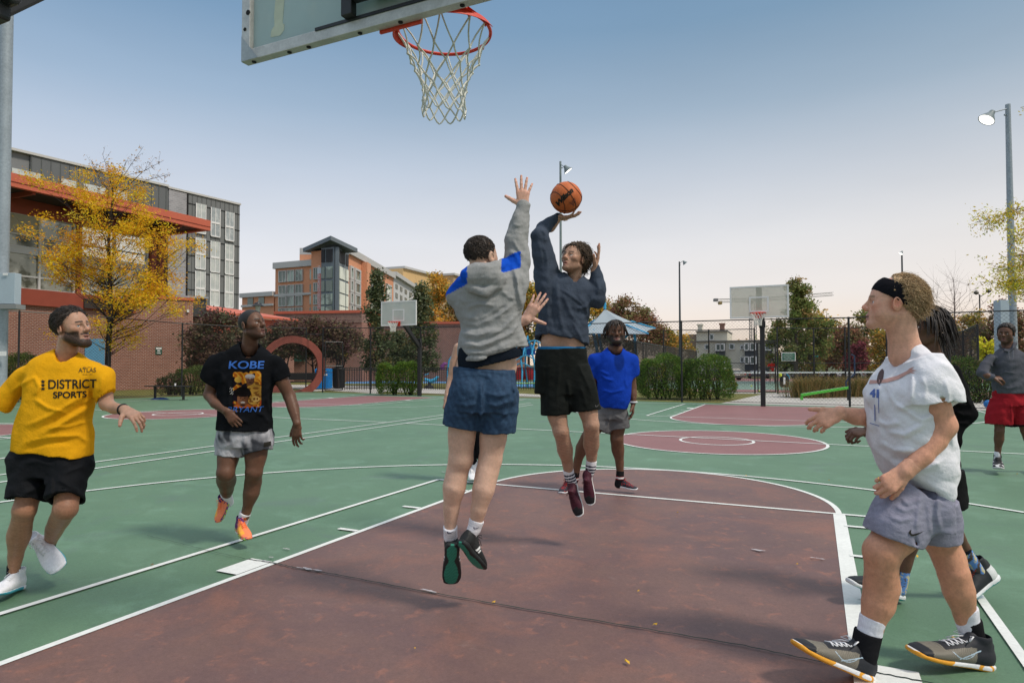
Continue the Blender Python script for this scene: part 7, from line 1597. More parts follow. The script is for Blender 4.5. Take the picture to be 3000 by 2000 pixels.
def art(x, y):
    # generic collage: flame backdrop, a gold ball, two anonymous figures
    n = wnoise(38, 5, .5)(x, y, y*0); n2 = wnoise(90, 6, .5)(x, y, y*0); c = np.zeros((len(x), 3)); fl = np.clip(.5+n+.5*(y/.2), 0, 1)[:, None]
    c[:] = np.array([.42,.07,.012])*(1-fl)+np.array([.75,.30,.02])*fl; st = (np.sin((x+y*.5)*160+n*6) > .55)[:, None]; c = np.where(st, np.array([.80,.42,.05]), c)
    lf = np.clip((-.035-x+.4*n)/.03, 0, 1)[:, None]; c = c*(1-lf)+np.array([.014,.010,.018])*lf
    def disc(cx, cy, rx, ry, col, sh=0):
        nonlocal c
        d = ((x-cx)/rx)**2+((y-cy)/ry)**2; m = (d < 1)[:, None]; v = np.array(col)*(1-sh*np.clip((x-cx)/rx, -1, 1))[:, None]; c = np.where(m, v, c)
    disc(-.062,.062,.026,.024,(.60,.36,.06),.4); disc(.048,-.045,.058,.085,(.50,.28,.05),.3); c = np.where(((np.abs(x-.05) < .052) & (y < .045) & (y > -.125) & (n2 > .1))[:, None], np.array([.22,.09,.02]), c)
    disc(.022,.060,.030,.038,(.16,.07,.04),.3); disc(.020,.088,.034,.018,(.55,.53,.52)); disc(.020,.078,.036,.006,(.35,.33,.33))
    for ex in (-.010,.012): disc(.022+ex,.062,.0045,.003,(.02,.01,.01))
    disc(.022,.042,.011,.004,(.04,.02,.015)); disc(.06,-.085,.028,.022,(.62,.40,.12)); disc(.05,-.085,.008,.010,(.2,.08,.02)); disc(.072,-.085,.006,.010,(.2,.08,.02))
    disc(-.030,-.150,.075,.030,(.50,.12,.02),.3); disc(-.030,-.040,.058,.050,(.010,.008,.008)); disc(-.030,-.085,.040,.055,(.24,.10,.05),.35)
    disc(-.030,-.050,.044,.020,(.012,.008,.008))
    for ex in (-.015,.014): disc(-.030+ex,-.078,.006,.0035,(.03,.02,.015))
    disc(-.030,-.092,.006,.008,(.15,.06,.03)); disc(-.030,-.110,.016,.007,(.65,.60,.55)); disc(-.030,-.132,.018,.008,(.05,.025,.02)); return c*.62
def mask(x, y): return (np.abs(x) < .098) & (y < .128) & (y > -.150) & (((x-.0)/.105)**4+((y+.01)/.150)**6 < 1.0)
print_art(s, .21, .32, 74, 108, art, P(724,1136,-.14), PR(720), UP, bv, sh, m_cloth, maskf=mask, name='print')
sig = MB()
for L in ([(-.012,.02),(-.004,.034),(0,.012),(.012,.03)], [(-.014,0),(0,.012),(.004,-.01),(.014,.008)], [(-.01,-.018),(.002,-.008),(.006,-.024),(.013,-.012)]): sig.tube([(x, y, 0) for x, y in L], .0011, 4)
o = sig.build('print', m_white, sh, world_space=False); project(o, bv, P(678,1147,-.14), PR(720), UP, off=.003)
def s9(f):
    f.loft(s.secs([(717,1302,.0,84,.13), (717,1270,.0,82,.13), (718,1245,.0,74,.12)]), CR, CF, .03, n=2.5)
    f.loft([(P(675,1334,-.02),.106,.11), (P(677,1300,-.01),.100,.11), (P(685,1262,.0),.09,.11)], dirc(1,.1,0), CF, .02, n=2.3, dent=.02, th=.018)
    f.loft([(P(756,1323,-.02),.109,.11), (P(754,1295,-.01),.105,.11), (P(748,1262,.0),.09,.11)], dirc(1,-.02,0), CF, .02, n=2.3, dent=.02, th=.018)
    f.warp(wnoise(16, 51, .006)); f.warp(folds([(.010,5,[(717,1275),(716,1300),(714,1325)]),(.006,5,[(700,1280),(680,1300),(650,1310)]),(.006,5,[(735,1285),(760,1298),(785,1300)])]))
def c9s(V):
    n = wnoise(22, 12, 1, 3)(V[:, 0], V[:, 1], V[:, 2]); m = np.clip(.5+n*.9, 0, 1)[:, None]; return np.array([.42,.43,.46])*m+np.array([.05,.055,.065])*(1-m)
so_ = s.cloth('shorts', s9, c9s, m_cloth, pts=s.bb(600,830,1230,1350))
bv = bvh_of(so_); print_poly(s, [[(-.026,-.017),(.026,-.017),(.026,.017),(-.026,.017)]], P(784,1303,-.12), PR(720), UP, bv, so_, mk_blk if 'mk_blk' in globals() else m_black, name='patch')
OR, PU = np.array([.85,.23,.10]), np.array([.10,.02,.13])
def uo(V, c):
    n = wnoise(60, 4, .03)(V[:, 0], V[:, 1], V[:, 2]); m = ((V[:, 1]+n < .11) & (V[:, 2] > .02))[:, None]; c = np.where(m, PU, c); m2 = ((V[:, 0] > .018) & (V[:, 1] > .13) & (V[:, 1] < .25))[:, None]; c = np.where(m2 & (n[:, None] > -.02), np.array([.85,.40,.05]), c); return np.where(((V[:, 2] < .035) & (n < .004) & (V[:, 1] > .05))[:, None], PU*1.2, c)
def so9(V, c): n = wnoise(50, 6, 1)(V[:, 0], V[:, 1], V[:, 2])[:, None]; return np.where(n > .1, OR, np.where(n > -.35, PU*1.5, np.array([.45,.65,.08])))
s.shoe(P(698,1548,.06), P(728,1584,-.14), dirc(.05,1,-.1), upc=OR, solec=OR, colf=uo, solef=so9, lace=(.90,.18,.04))
s.shoe(P(672,1462,.32), P(641,1532,.14), dirc(-.25,.55,-.8), upc=OR, solec=OR, colf=uo, solef=so9, lace=(.90,.18,.04))
wsk = lambda V, t: np.array([.72,.72,.76])*(1-.10*np.sin(t*420)[:, None])
for nn in (((719,1500,.02,17.5),(710,1528,.04,17),(704,1552,.05,15)), ((662,1444,.22,17),(668,1470,.31,17))): s.sock([N(*q) for q in nn], wsk)
# ================================================================= grey hoodie jumper, back to the camera
s = Man('person in a grey hoodie with blue shoulders jumping to block with one arm raised', 3.65, (.60,.385,.285)); s.base(1400, 1750)
N, P = s.N, s.P
s.addskin([[N(1372,1140,.0,44), N(1360,1200,.0,44), N(1353,1270,.0,41), N(1350,1345,.0,35)], [N(1350,1345,.0,35), N(1341,1375,.01,33), N(1331,1425,.0,34), N(1323,1480,.02,25), N(1319,1545,.03,18)],
           [N(1462,1140,.0,44), N(1456,1200,.0,44), N(1445,1280,.0,40), N(1437,1345,.0,33)], [N(1437,1345,.0,33), N(1428,1380,-.01,34), N(1417,1430,-.03,33), N(1403,1490,-.03,24), N(1394,1535,-.02,18)],
           [N(1388,1120,.02,58), N(1400,1070,.02,62), N(1425,960,.03,60)], [N(1444,1120,.02,58), N(1452,1070,.02,62), N(1440,960,.03,60)], [N(1530,605,.10,15), N(1520,650,.08,20), N(1513,705,.05,22), N(1500,790,.03,26)]], k=.018)
s.head(P(1413,757,.0), dirc(.62,.12,.78), dirc(-.10,1,-.10), .94, neck=P(1422,812,.02), nr=.062, brow=(.05,.035,.025), lips=(.4,.2,.17))
s.hand(P(1531,607,.10), dirc(.03,1,.10), dirc(.1,.1,1), -1, curl=(.1,.06,.03,.05,.12), spread=.20, size=.98, arm=P(1526,640,.08), ar=.030, splay=[.22,.04,-.12,-.34], tdir=(.86,.50,-.1), skin=(.62,.36,.27), ld=.95)
s.hand(P(1541,936,.30), dirc(.55,.80,.0), dirc(-.2,.15,1), 1, curl=(.05,.10,.08,.10,.15), spread=.12, size=1.0, arm=P(1520,945,.30), ar=.030, tdir=(.98,.25,0), skin=(.62,.38,.30))
s.finish()
def h10(f):
    f.ell((0,-.018,.046), (.080,.102,.086), .01); X, Y, Z = f.grid(); cut = (Y-.050)*.86-(Z-.070)*.5; cut = np.maximum(cut, -(Z+.065)+.25*np.clip(Y, 0, 1)); cut = np.where((Z < .008) & (Y > .010), .02, cut); tap = np.clip((.02-Z)/.08, 0, 1)*.010; f.v = np.maximum(f.v+tap, cut).astype(np.float32); f.warp(wnoise(75, 22, .006)); f.warp(wnoise(170, 23, .003))
s.hairgrid(h10, lambda V: np.array([.030,.021,.017])*(1+wnoise(60, 1, .4)(V[:, 0], V[:, 1], V[:, 2])[:, None]), h=.003)
def root10(rg):
    while True:
        v = rg.normal(0, 1, 3); v /= np.linalg.norm(v); p = np.array([0,-.018,.046])+v*np.array([.078,.100,.084])
        if (p[1]-.050)*.86-(p[2]-.075)*.5 < 0 and p[2] > .0: return p
def path10(rg, p, n):
    d = p-np.array([0,-.02,.04]); d /= np.linalg.norm(d); a = np.cross(d, rg.normal(0, 1, 3)); a /= np.linalg.norm(a); b = np.cross(d, a); R = rg.uniform(.004, .008)
    return [p+d*(.001+.007*math.sin(PI*j/(n-1)))+a*R*math.sin(4.2*j/(n-1))+b*R*(1-math.cos(4.2*j/(n-1))) for j in range(n)]
s.strands(1500, root10, path10, .0017, [(.035,.025,.020),(.06,.042,.032),(.022,.016,.014)], 5)
HG_ = np.array([.285,.29,.29]); BL = np.array([.008,.075,.50])
def b10(f):
    f.loft(s.secs([(1449,1036,.0,106,.150), (1442,1010,.0,104,.145), (1438,955,.0,90,.135), (1434,900,.0,98,.135), (1430,850,.0,106,.13), (1430,812,.0,92,.115), (1428,786,.01,62,.09), (1424,770,.03,34,.06)]), dirc(1,.10,0), CF, .03, n=2.5, dent=.02, th=.045, n0=dirc(-.22,1,-.05))
    f.chain([N(1345,868,.02,34), N(1362,905,.12,32), N(1400,965,.26,28), N(1450,955,.30,25), N(1536,940,.31,19)], .035)
    f.chain([N(1462,850,.0,48), N(1502,826,.01,46), N(1516,770,.04,39), N(1514,705,.05,33), N(1521,660,.07,28), N(1531,606,.10,20)], .03)
    f.ell(P(1420,812,-.12), (.125,.055,.070), .012, R=(dirc(1,-.10,0), CF, dirc(.10,1,0))); f.chain([N(1376,800,-.02,20), N(1392,798,-.10,22), N(1420,796,-.13,22), N(1452,786,-.11,22), N(1474,778,-.03,20)], .008)
    f.chain([N(1368,812,-.05,16), N(1382,842,-.12,17), N(1420,856,-.15,17), N(1458,836,-.12,17), N(1474,806,-.05,16)], .008)
    F_ = [(.010,6,[(1360,900),(1410,890),(1450,895)]),(.009,6,[(1350,925),(1400,935),(1440,925)]),(-.008,7,[(1352,960),(1400,962),(1460,950)]),(.011,6,[(1348,975),(1400,982),(1470,960)]),(-.008,6,[(1350,992),(1400,1000),(1480,975)]),(.011,6,[(1350,1005),(1410,1014),(1500,975),(1522,940)]),(-.008,7,[(1352,1022),(1420,1026),(1510,985)]),(.010,6,[(1400,950),(1460,925),(1515,880)]),(.009,6,[(1420,990),(1470,965),(1520,915)]),(-.008,7,[(1380,940),(1440,930),(1500,880)]),
          (.012,6,[(1515,800),(1520,850),(1528,900)]),(.010,6,[(1500,770),(1515,820),(1518,870)]),(.009,6,[(1490,735),(1510,745),(1530,790)]),(.008,5,[(1500,700),(1515,725),(1538,760)]),(.007,5,[(1470,850),(1490,870),(1510,875)]),(.006,5,[(1342,870),(1360,885),(1400,880)]),(-.008,5,[(1344,1040),(1450,1042),(1552,1000)]),(.007,4,[(1500,655),(1520,662),(1540,655)])]
    f.warp(folds(F_)); f.warp(wnoise(12, 61, .009)); f.warp(wnoise(34, 62, .003))
    f.cone(P(1422,800,.00), P(1405,740,.0), .060, .075, .006, 'd')
def c10(V):
    u, v = V@CR, V@CU; a = (P(1372,832)@CR), (P(1372,832)@CU); c = np.tile(HG_, (len(V), 1))*(1+wnoise(150, 2, .05)(V[:, 0], V[:, 1], V[:, 2])[:, None])
    k = s.D/FPX; X_ = (u-P(1500,900)@CR)/k+1500; Y_ = 900-(v-P(1500,900)@CU)/k       # metric coordinates on the back of the garment
    m = ((Y_ < 853-(X_-1325)*.42+6) & (X_ < 1374) & (X_ > 1300)); m |= (X_ > 1470) & (X_ < 1526) & (Y_ > 738) & (Y_ < 806-(X_-1470)*.35) & (Y_ > 760-(X_-1470)*.45)
    c = np.where(m[:, None], BL, c); rb = (Y_ > 1034-(X_-1340)*.165+14); c = np.where(rb[:, None], c*.92*(1+.10*np.sin(X_*1.6))[:, None], c)
    seam = np.abs(Y_-(1034-(X_-1340)*.165+12)) < 1.6; c = np.where(seam[:, None], c*.6, c); cf_ = (Y_ < 632) & (X_ > 1480); c = np.where(cf_[:, None], c*.93, c); return c
sh = s.cloth('hoodie', b10, c10, m_cloth, pts=s.bb(1310,1580,590,1070,-.25,.45), h=.0062)
s.cloth('undershirt', lambda f: f.loft(s.secs([(1434,1064,.0,92,.138), (1437,1045,.0,93,.140), (1440,1010,.0,90,.138)]), dirc(1,.10,0), CF, .02, n=2.5, dent=.02, th=.012, n0=dirc(-.24,1,-.05)), flatc((.010,.014,.022)), m_cloth, pts=s.bb(1315,1550,1020,1095))
def s10(f):
    f.loft(s.secs([(1413,1200,.0,104,.150), (1416,1150,.0,100,.150), (1418,1110,.0,92,.140), (1419,1078,.0,90,.130)]), dirc(1,-.03,0), CF, .02, n=2.5)
    f.loft([(P(1353,1250,.0),.113,.115), (P(1358,1200,.0),.108,.12), (P(1370,1150,.0),.10,.12)], dirc(1,-.10,0), CF, .02, n=2.3, dent=.02, th=.018)
    f.loft([(P(1460,1266,.0),.102,.11), (P(1462,1200,.0),.108,.12), (P(1462,1150,.0),.10,.12)], dirc(1,-.03,0), CF, .02, n=2.3, dent=.02, th=.018)
    f.ell(P(1376,1150,-.09), (.085,.075,.10), .04, R=(CR, CF, CU)); f.ell(P(1458,1150,-.09), (.085,.075,.10), .04, R=(CR, CF, CU))
    f.warp(folds([(.016,6,[(1408,1110),(1410,1170),(1408,1255)]),(.009,6,[(1420,1150),(1460,1160),(1500,1150)]),(.009,6,[(1420,1180),(1455,1190),(1500,1172)]),(.008,6,[(1400,1180),(1370,1190),(1325,1178)]),(.007,6,[(1415,1210),(1460,1225),(1490,1210)]),(.007,6,[(1398,1210),(1360,1222),(1320,1212)]),(.010,6,[(1500,1120),(1512,1150),(1500,1190)]),(.006,5,[(1345,1100),(1400,1095),(1450,1105)]),(.006,4,[(1330,1092),(1420,1086),(1510,1098)])])); f.warp(wnoise(16, 71, .006))
def c10s(V):
    n = wnoise(75, 8, 1, 4)(V[:, 0], V[:, 1], V[:, 2]); m = np.clip(.5+n*.6, 0, 1)[:, None]; return np.array([.036,.074,.135])*m+np.array([.024,.048,.092])*(1-m)
s.cloth('shorts', s10, c10s, m_shiny, pts=s.bb(1280,1545,1065,1285,-.28,.22), h=.0065)
B_ = np.array([.016,.018,.019]); GT = (.03,.23,.16)
def u10(V, c):
    m = (np.abs(V[:, 1]-.10-.5*V[:, 2]) < .007) & (np.abs(V[:, 0]) > .025) & (V[:, 2] > .03) & (V[:, 2] < .075); m |= (np.abs(V[:, 1]-.13-.3*V[:, 2]) < .005) & (np.abs(V[:, 0]) > .03) & (V[:, 2] > .03) & (V[:, 2] < .06); m |= (np.abs(V[:, 2]-.135) < .005) & (V[:, 1] < .06) & (V[:, 0] < .015)
    return np.where(m[:, None], np.array([.7,.72,.72]), c)
def so10(V, c): return np.where(((V[:, 2] < .010) & (np.abs(V[:, 0]) < np.interp(V[:, 1], [0,.02,.07,.11,.15,.21,.27,.29], [.01,.026,.026,.014,.030,.040,.030,.012])))[:, None], np.array(GT)*(1-.25*(np.sin(V[:, 1]*260+8*np.sin(V[:, 0]*60)) > .6))[:, None], c)
s.shoe(P(1325,1598,-.02), P(1320,1716,.13), dirc(-.05,.50,.85), upc=B_, solec=B_*1.2, colf=u10, solef=so10, lace=(.02,.02,.02), ank=P(1321,1584,.08))
s.shoe(P(1348,1590,-.10), P(1410,1672,.05), dirc(.50,.45,.75), upc=B_, solec=B_*1.2, colf=u10, solef=so10, lace=(.02,.02,.02), ank=P(1380,1562,-.03))
for nn in (((1319,1542,.02,21),(1320,1570,.05,20),(1321,1592,.09,16)), ((1397,1522,-.02,22.5),(1389,1548,-.02,20),(1374,1574,-.03,16))):
    sk = s.sock([N(*q) for q in nn], wsk)
    bb2 = bvh_of(sk); q = nn[0]; print_poly(s, [[(x*.040, y*.040) for x, y in SWOOSH]], P(q[0]+2, q[1]+15, 0), dirc(1,.0,0), CU, bb2, sk, mat('swoosh_navy', (.02,.02,.08), .8), name='swoosh')
# ================================================================= shooter in the navy long sleeve
s = Man('person in a navy long sleeve shirt and black shorts jumping to shoot the orange ball', 4.9, (.44,.26,.18)); s.base(1690, 1520)
N, P = s.N, s.P
hairy = lambda V, c: c*(1-.22*np.clip(wnoise(130, 3, 1)(V[:, 0], V[:, 1], V[:, 2])+.2, 0, 1)[:, None]*(V[:, 2:3] < P(1600,1225)[2]))
s.addskin([[N(1612,1085,.0,36), N(1622,1150,-.04,33), N(1632,1215,-.07,29), N(1643,1262,-.09,23)], [N(1643,1262,-.09,23), N(1650,1290,-.05,22), N(1655,1315,.0,23.5), N(1662,1350,.06,17), N(1667,1390,.09,13)],
           [N(1692,1085,.0,36), N(1708,1140,-.04,33), N(1722,1200,-.08,29), N(1732,1244,-.10,23)], [N(1732,1244,-.10,23), N(1733,1270,-.06,23), N(1732,1300,.0,24), N(1733,1330,.04,17), N(1733,1362,.06,13)],
           [N(1622,1055,.0,38), N(1622,1005,.0,38), N(1630,950,.0,40)], [N(1672,1055,.0,42), N(1670,1005,.0,42), N(1665,950,.0,40)], [N(1632,640,.10,13), N(1612,665,.12,16)], [N(1742,790,-.02,12), N(1745,830,-.01,15)]], k=.018, colf=hairy)
s.head(P(1681,762,-.02), dirc(-.60,.30,-.66), dirc(.22,1,.20), .98, neck=P(1680,832,.02), nr=.058, brow=(.06,.038,.025), stub=None, beard=((.14,.075,.045),.55), lips=(.40,.17,.14), mouth=.002, eye=(.08,.06,.03), gaze=(-.1,.3), blush=.3)
s.hand(P(1630,637,.10), dirc(.92,-.02,-.15), dirc(-.05,1,-.05), 1, curl=(.3,.30,.24,.24,.3), spread=.22, size=1.0, arm=P(1620,657,.11), ar=.027, tdir=(.9,.45,.2))
s.hand(P(1742,790,-.02), dirc(.28,1,.05), dirc(-1,.25,.1), -1, curl=(.15,.12,.10,.15,.30), spread=.16, size=1.0, arm=P(1743,812,-.015), ar=.027, tdir=(.75,.75,-.3))
s.finish()
def h11(f):
    f.ell((0,-.020,.050), (.086,.108,.092), .01); X, Y, Z = f.grid(); cut = (Y-.060)*.75-(Z-.085)*.66; cut = np.maximum(cut, -(Z+.070)+.4*np.clip(Y, 0, 1)); cut = np.where((Z < -.0) & (Y > -.008), .02, cut); f.v = np.maximum(f.v, cut).astype(np.float32); f.warp(wnoise(50, 12, .010))
HC_ = [(.070,.045,.028),(.10,.066,.040),(.045,.030,.020),(.15,.10,.06)]
s.hairgrid(h11, lambda V: np.array([.060,.040,.026])*(1+wnoise(60, 1, .4)(V[:, 0], V[:, 1], V[:, 2])[:, None]))
def root11(rg):
    while True:
        v = rg.normal(0, 1, 3); v /= np.linalg.norm(v); p = np.array([0,-.020,.050])+v*np.array([.084,.106,.092])
        if (p[1]-.064)*.75-(p[2]-.090)*.66 < 0 and p[2] > -.06 and not (p[2] < 0 and p[1] > -.01): return p
def wavy(L0, L1, down=.9, back=.7, amp=.009, lift=.02, dirn=None):
    def f(rg, p, n):
        d = p-np.array([0,-.02,.04]); d /= np.linalg.norm(d); b = np.array([0,-back,-down])+rg.normal(0, .25, 3); b = b-d*(b@d)*.8; b /= np.linalg.norm(b); t = np.cross(d, b); L = rg.uniform(L0, L1); ph = rg.uniform(0, 6)
        return [p+d*(lift*math.sin(PI*j/(n-1)*.75))+b*L*j/(n-1)+t*amp*math.sin(7*j/(n-1)+ph)+d*amp*.6*math.sin(9*j/(n-1)+ph) for j in range(n)]
    return f
s.strands(1300, root11, wavy(.05, .10, .8, .9, .010, .022), .0024, HC_, 6, seg=8)
NV = np.array([.050,.064,.090])
def b11(f):
    f.loft(s.secs([(1645,1000,.0,77,.135), (1646,975,.0,77,.135), (1650,930,.0,73,.13), (1655,885,.0,74,.13), (1658,850,.0,76,.12), (1668,826,.0,62,.10), (1678,806,.0,34,.06)]), dirc(1,.10,0), CF, .03, n=2.4, dent=.02, th=.024, n0=dirc(.16,1,.25))
    f.chain([N(1612,862,.0,34), N(1602,812,.0,36), N(1592,750,.0,31), N(1582,694,.0,27)], .03); f.chain([N(1582,694,.0,27), N(1592,670,.06,24), N(1612,654,.09,20), N(1633,636,.10,15)], .02)
    f.chain([N(1706,852,.0,30), N(1728,862,-.01,27), N(1748,880,-.03,24)], .03); f.chain([N(1748,880,-.03,24), N(1752,850,-.03,22), N(1749,815,-.02,18), N(1744,786,-.02,14.5)], .02)
    f.warp(folds([(.010,6,[(1632,800),(1634,870),(1640,930),(1655,985)]),(.010,6,[(1650,860),(1668,910),(1700,960)]),(.010,6,[(1600,850),(1604,920),(1600,985)]),(-.007,6,[(1618,830),(1620,900),(1622,970)]),(.009,6,[(1690,860),(1715,890),(1722,930)]),(.010,5,[(1740,870),(1715,900),(1690,905)]),(.008,5,[(1670,930),(1700,985),(1712,1015)]),(.008,5,[(1588,720),(1602,745),(1604,790)]),(.007,5,[(1575,700),(1585,740),(1588,780)]),(.008,5,[(1588,668),(1600,690),(1598,710)]),(.007,4,[(1606,655),(1614,672),(1612,685)]),(.008,5,[(1745,820),(1756,845),(1748,866)]),(.008,5,[(1640,845),(1680,870),(1720,905)]),(-.006,6,[(1660,960),(1680,990),(1700,1010)])])); f.warp(wnoise(12, 81, .009)); f.warp(wnoise(36, 82, .0025))
    f.cone(P(1679,828,-.03), P(1681,790,.0), .060, .078, .006, 'd')
def c11(V):
    n = wnoise(30, 2, .16)(V[:, 0], V[:, 1], V[:, 2])[:, None]; return NV*(1+n)
sh = s.cloth('shirt', b11, c11, m_cloth, pts=s.bb(1550,1780,620,1050,-.22,.28), h=.0066)
def s11(f):
    f.loft(s.secs([(1648,1150,.0,83,.14), (1648,1110,.0,82,.14), (1646,1060,.0,78,.13), (1645,1020,.0,73,.12)]), CR, CF, .02, n=2.5)
    f.loft([(P(1628,1214,-.05),.110,.115), (P(1624,1150,-.03),.104,.115), (P(1614,1080,.0),.095,.12)], dirc(1,-.04,0), CF, .02, n=2.3, dent=.02, th=.018, n0=dirc(-.03,1,0))
    f.loft([(P(1716,1202,-.06),.118,.115), (P(1706,1140,-.04),.108,.115), (P(1690,1080,.0),.095,.12)], dirc(1,.12,0), CF, .02, n=2.3, dent=.02, th=.018, n0=dirc(-.10,1,0))
    f.warp(folds([(.012,5,[(1662,1110),(1668,1150),(1672,1205)]),(.008,6,[(1690,1060),(1715,1110),(1735,1160)]),(.007,5,[(1640,1060),(1635,1120),(1628,1180)]),(-.007,6,[(1600,1060),(1598,1120),(1596,1190)]),(.007,5,[(1700,1130),(1712,1165),(1718,1195)])])); f.warp(wnoise(15, 91, .004))
so_ = s.cloth('shorts', s11, flatc((.007,.009,.008), .15), m_shiny, pts=s.bb(1560,1780,1005,1235))
s.cloth('waistband', lambda f: f.loft(s.secs([(1645,1028,.0,70,.115), (1645,1020,.0,70.5,.116), (1645,1015,.0,70.5,.116)]), CR, CF, .01, n=2.5), flatc((.02,.16,.36)), m_cloth, pts=s.bb(1570,1725,1005,1040), h=.005)
print_poly(s, [[(x*.045, y*.045) for x, y in SWOOSH]], P(1744,1182), dirc(1,.25,0), CU, bvh_of(so_), so_, mat('swoosh_grey', (.09,.09,.09), .6), name='swoosh')
MR = np.array([.060,.010,.022])
def u11(V, c): n = wnoise(70, 3, .02)(V[:, 0], V[:, 1], V[:, 2]); return np.where(((V[:, 1]+n > .235) | ((V[:, 2] < .035) & (V[:, 1] > .1)))[:, None], np.array([.012,.012,.014]), c)
s.shoe(P(1680,1414,.14), P(1702,1512,.02), dirc(-.50,.30,-.75), upc=MR, solec=(.72,.72,.72), colf=u11, lace=(.05,.01,.02), ank=P(1676,1404,.10), tread=(.03,.03,.03))
s.shoe(P(1722,1380,.10), P(1733,1478,.02), dirc(-.35,.30,-.85), upc=MR, solec=(.72,.72,.72), colf=u11, lace=(.05,.01,.02), ank=P(1728,1376,.06), tread=(.03,.03,.03))
def strp(V, t): return np.where(((t > .035) & (np.sin((t-.035)*2*PI/.024) > -.1) & (t < .115))[:, None], np.array([.03,.03,.05]), np.array([.74,.74,.78]))
for nn in (((1664,1374,.085,16),(1669,1396,.095,15.5),(1678,1414,.10,13)), ((1733,1348,.055,16),(1731,1368,.06,15.5),(1727,1386,.065,13))): s.sock([N(*q) for q in nn], strp)
# ---- the ball
bc = at(1658.5, 579, 4.94); m_ball = mat('basketball_leather', (.50,.125,.035), .6, n=[(8,.08),(60,.1)], bump=(900,.5)); RB = .1195
rB = empty('basketball', bc, 'orange basketball with black seams balanced on the shooter palm', 'ball'); m_ = MB(); m_.lathe(bc, [(.0005,-RB)]+[(RB*math.sin(a), -RB*math.cos(a)) for a in np.linspace(.08, PI-.08, 30)]+[(.0005,RB)], 48); m_.build('ball_cover', m_ball, rB, smooth=True)
Rb = np.stack([dirc(.80,.60,.15), dirc(-.55,.75,.35), np.cross(dirc(.80,.60,.15), dirc(-.55,.75,.35))]); Rb[1] -= Rb[0]*(Rb[1]@Rb[0]); Rb[1] /= np.linalg.norm(Rb[1]); Rb[2] = np.cross(Rb[0], Rb[1])
m_ = MB(); r2 = RB+.0004
def sphc(fn, n=80): return [bc+(np.array(fn(t))/np.linalg.norm(fn(t))*r2)@Rb for t in np.linspace(0, 2*PI, n)]
for fn in (lambda t: (math.cos(t), math.sin(t), 0), lambda t: (0, math.cos(t), math.sin(t)), lambda t: (.62+.12*math.cos(2*t), .80*math.cos(t), .80*math.sin(t)), lambda t: (-.62-.12*math.cos(2*t), .80*math.cos(t), .80*math.sin(t))): m_.tube(sphc(fn), .0028, 5, caps=False)
m_.build('seams', mat('ball_seam', (.012,.010,.010), .6), rB, smooth=True)
bvb = BVHTree.FromPolygons([tuple(v) for v in np.array([rB.children[0].data.vertices[i].co for i in range(len(rB.children[0].data.vertices))])+bc], [tuple(p.vertices) for p in rB.children[0].data.polygons])
print_text(s, 'Wilson', .052, bc+CR*-.022+CU*-.022, dirc(.72,.68,0), dirc(-.68,.72,0), bvb, rB, m_black if 'mk_blk' not in globals() else mk_blk, xs=1.05, bold=.003, shear=.35, off=.0012)
print_text(s, 'W', .045, bc+CR*.05+CU*-.06, dirc(.72,.68,0), dirc(-.68,.72,0), bvb, rB, mat('faded_print', (.22,.06,.03), .7), bold=.004, off=.0012)
# ================================================================= big player in the blue tee
s = Man('large bearded person in a royal blue tee and grey shorts facing the camera', 7.05, (.125,.060,.036)); s.base(1780, 1440); s.res = .009
N, P = s.N, s.P
s.addskin([[N(1834,1062,.0,14), N(1849,1095,.0,14), N(1852,1132,.0,12.5)], [N(1852,1132,.0,12.5), N(1854,1155,-.03,12), N(1855,1180,-.06,8.5)], [N(1755,1062,.0,14), N(1740,1095,.02,14), N(1736,1135,.02,13)], [N(1736,1135,.02,13), N(1736,1160,.0,11), N(1737,1185,-.02,9)],
           [N(1808,1205,.0,28), N(1808,1245,-.02,25), N(1807,1285,-.04,19)], [N(1807,1285,-.04,19), N(1810,1315,.0,19), N(1815,1350,.02,13), N(1817,1385,.02,10.5)],
           [N(1768,1205,.0,28), N(1745,1245,-.02,25), N(1722,1282,-.03,20)], [N(1722,1282,-.03,20), N(1706,1310,.02,19), N(1694,1345,.05,13), N(1687,1385,.06,10.5)], [N(1790,1200,.02,36), N(1795,1100,.02,38)]])
s.head(P(1804,974,-.02), dirc(-.04,.0,-1), dirc(0,1,0), 1.03, neck=P(1802,1024,.02), nr=.075, wid=1.08, jaw=1.15, nose=1.35, fat=.012, brow=(.012,.008,.006), beard=((.010,.007,.006),1.0), beardvol=.016, lips=(.20,.08,.07), mouth=.002, eye=(.02,.012,.01), h=.0036)
s.hand(P(1855,1182,-.06), dirc(-.05,-1,-.1), dirc(-1,0,.2), 1, curl=(.2,.35,.4,.45,.5), spread=.06, size=1.05, h=.0034, ar=.028); s.hand(P(1737,1187,-.02), dirc(0,-1,0), dirc(1,0,0), -1, curl=(.2,.3,.3,.4,.5), h=.0034, ar=.028)
s.finish()
def h12(f): f.ell((0,-.018,.050), (.090,.108,.088), .01); X, Y, Z = f.grid(); cut = (Y-.062)*.75-(Z-.078)*.66; cut = np.maximum(cut, -(Z+.04)); cut = np.where((Z < .01) & (Y > .0), .02, cut); f.v = np.maximum(f.v, cut).astype(np.float32); f.warp(wnoise(90, 12, .006))
s.hairgrid(h12, lambda V: np.tile((.012,.009,.008), (len(V), 1)), h=.005)
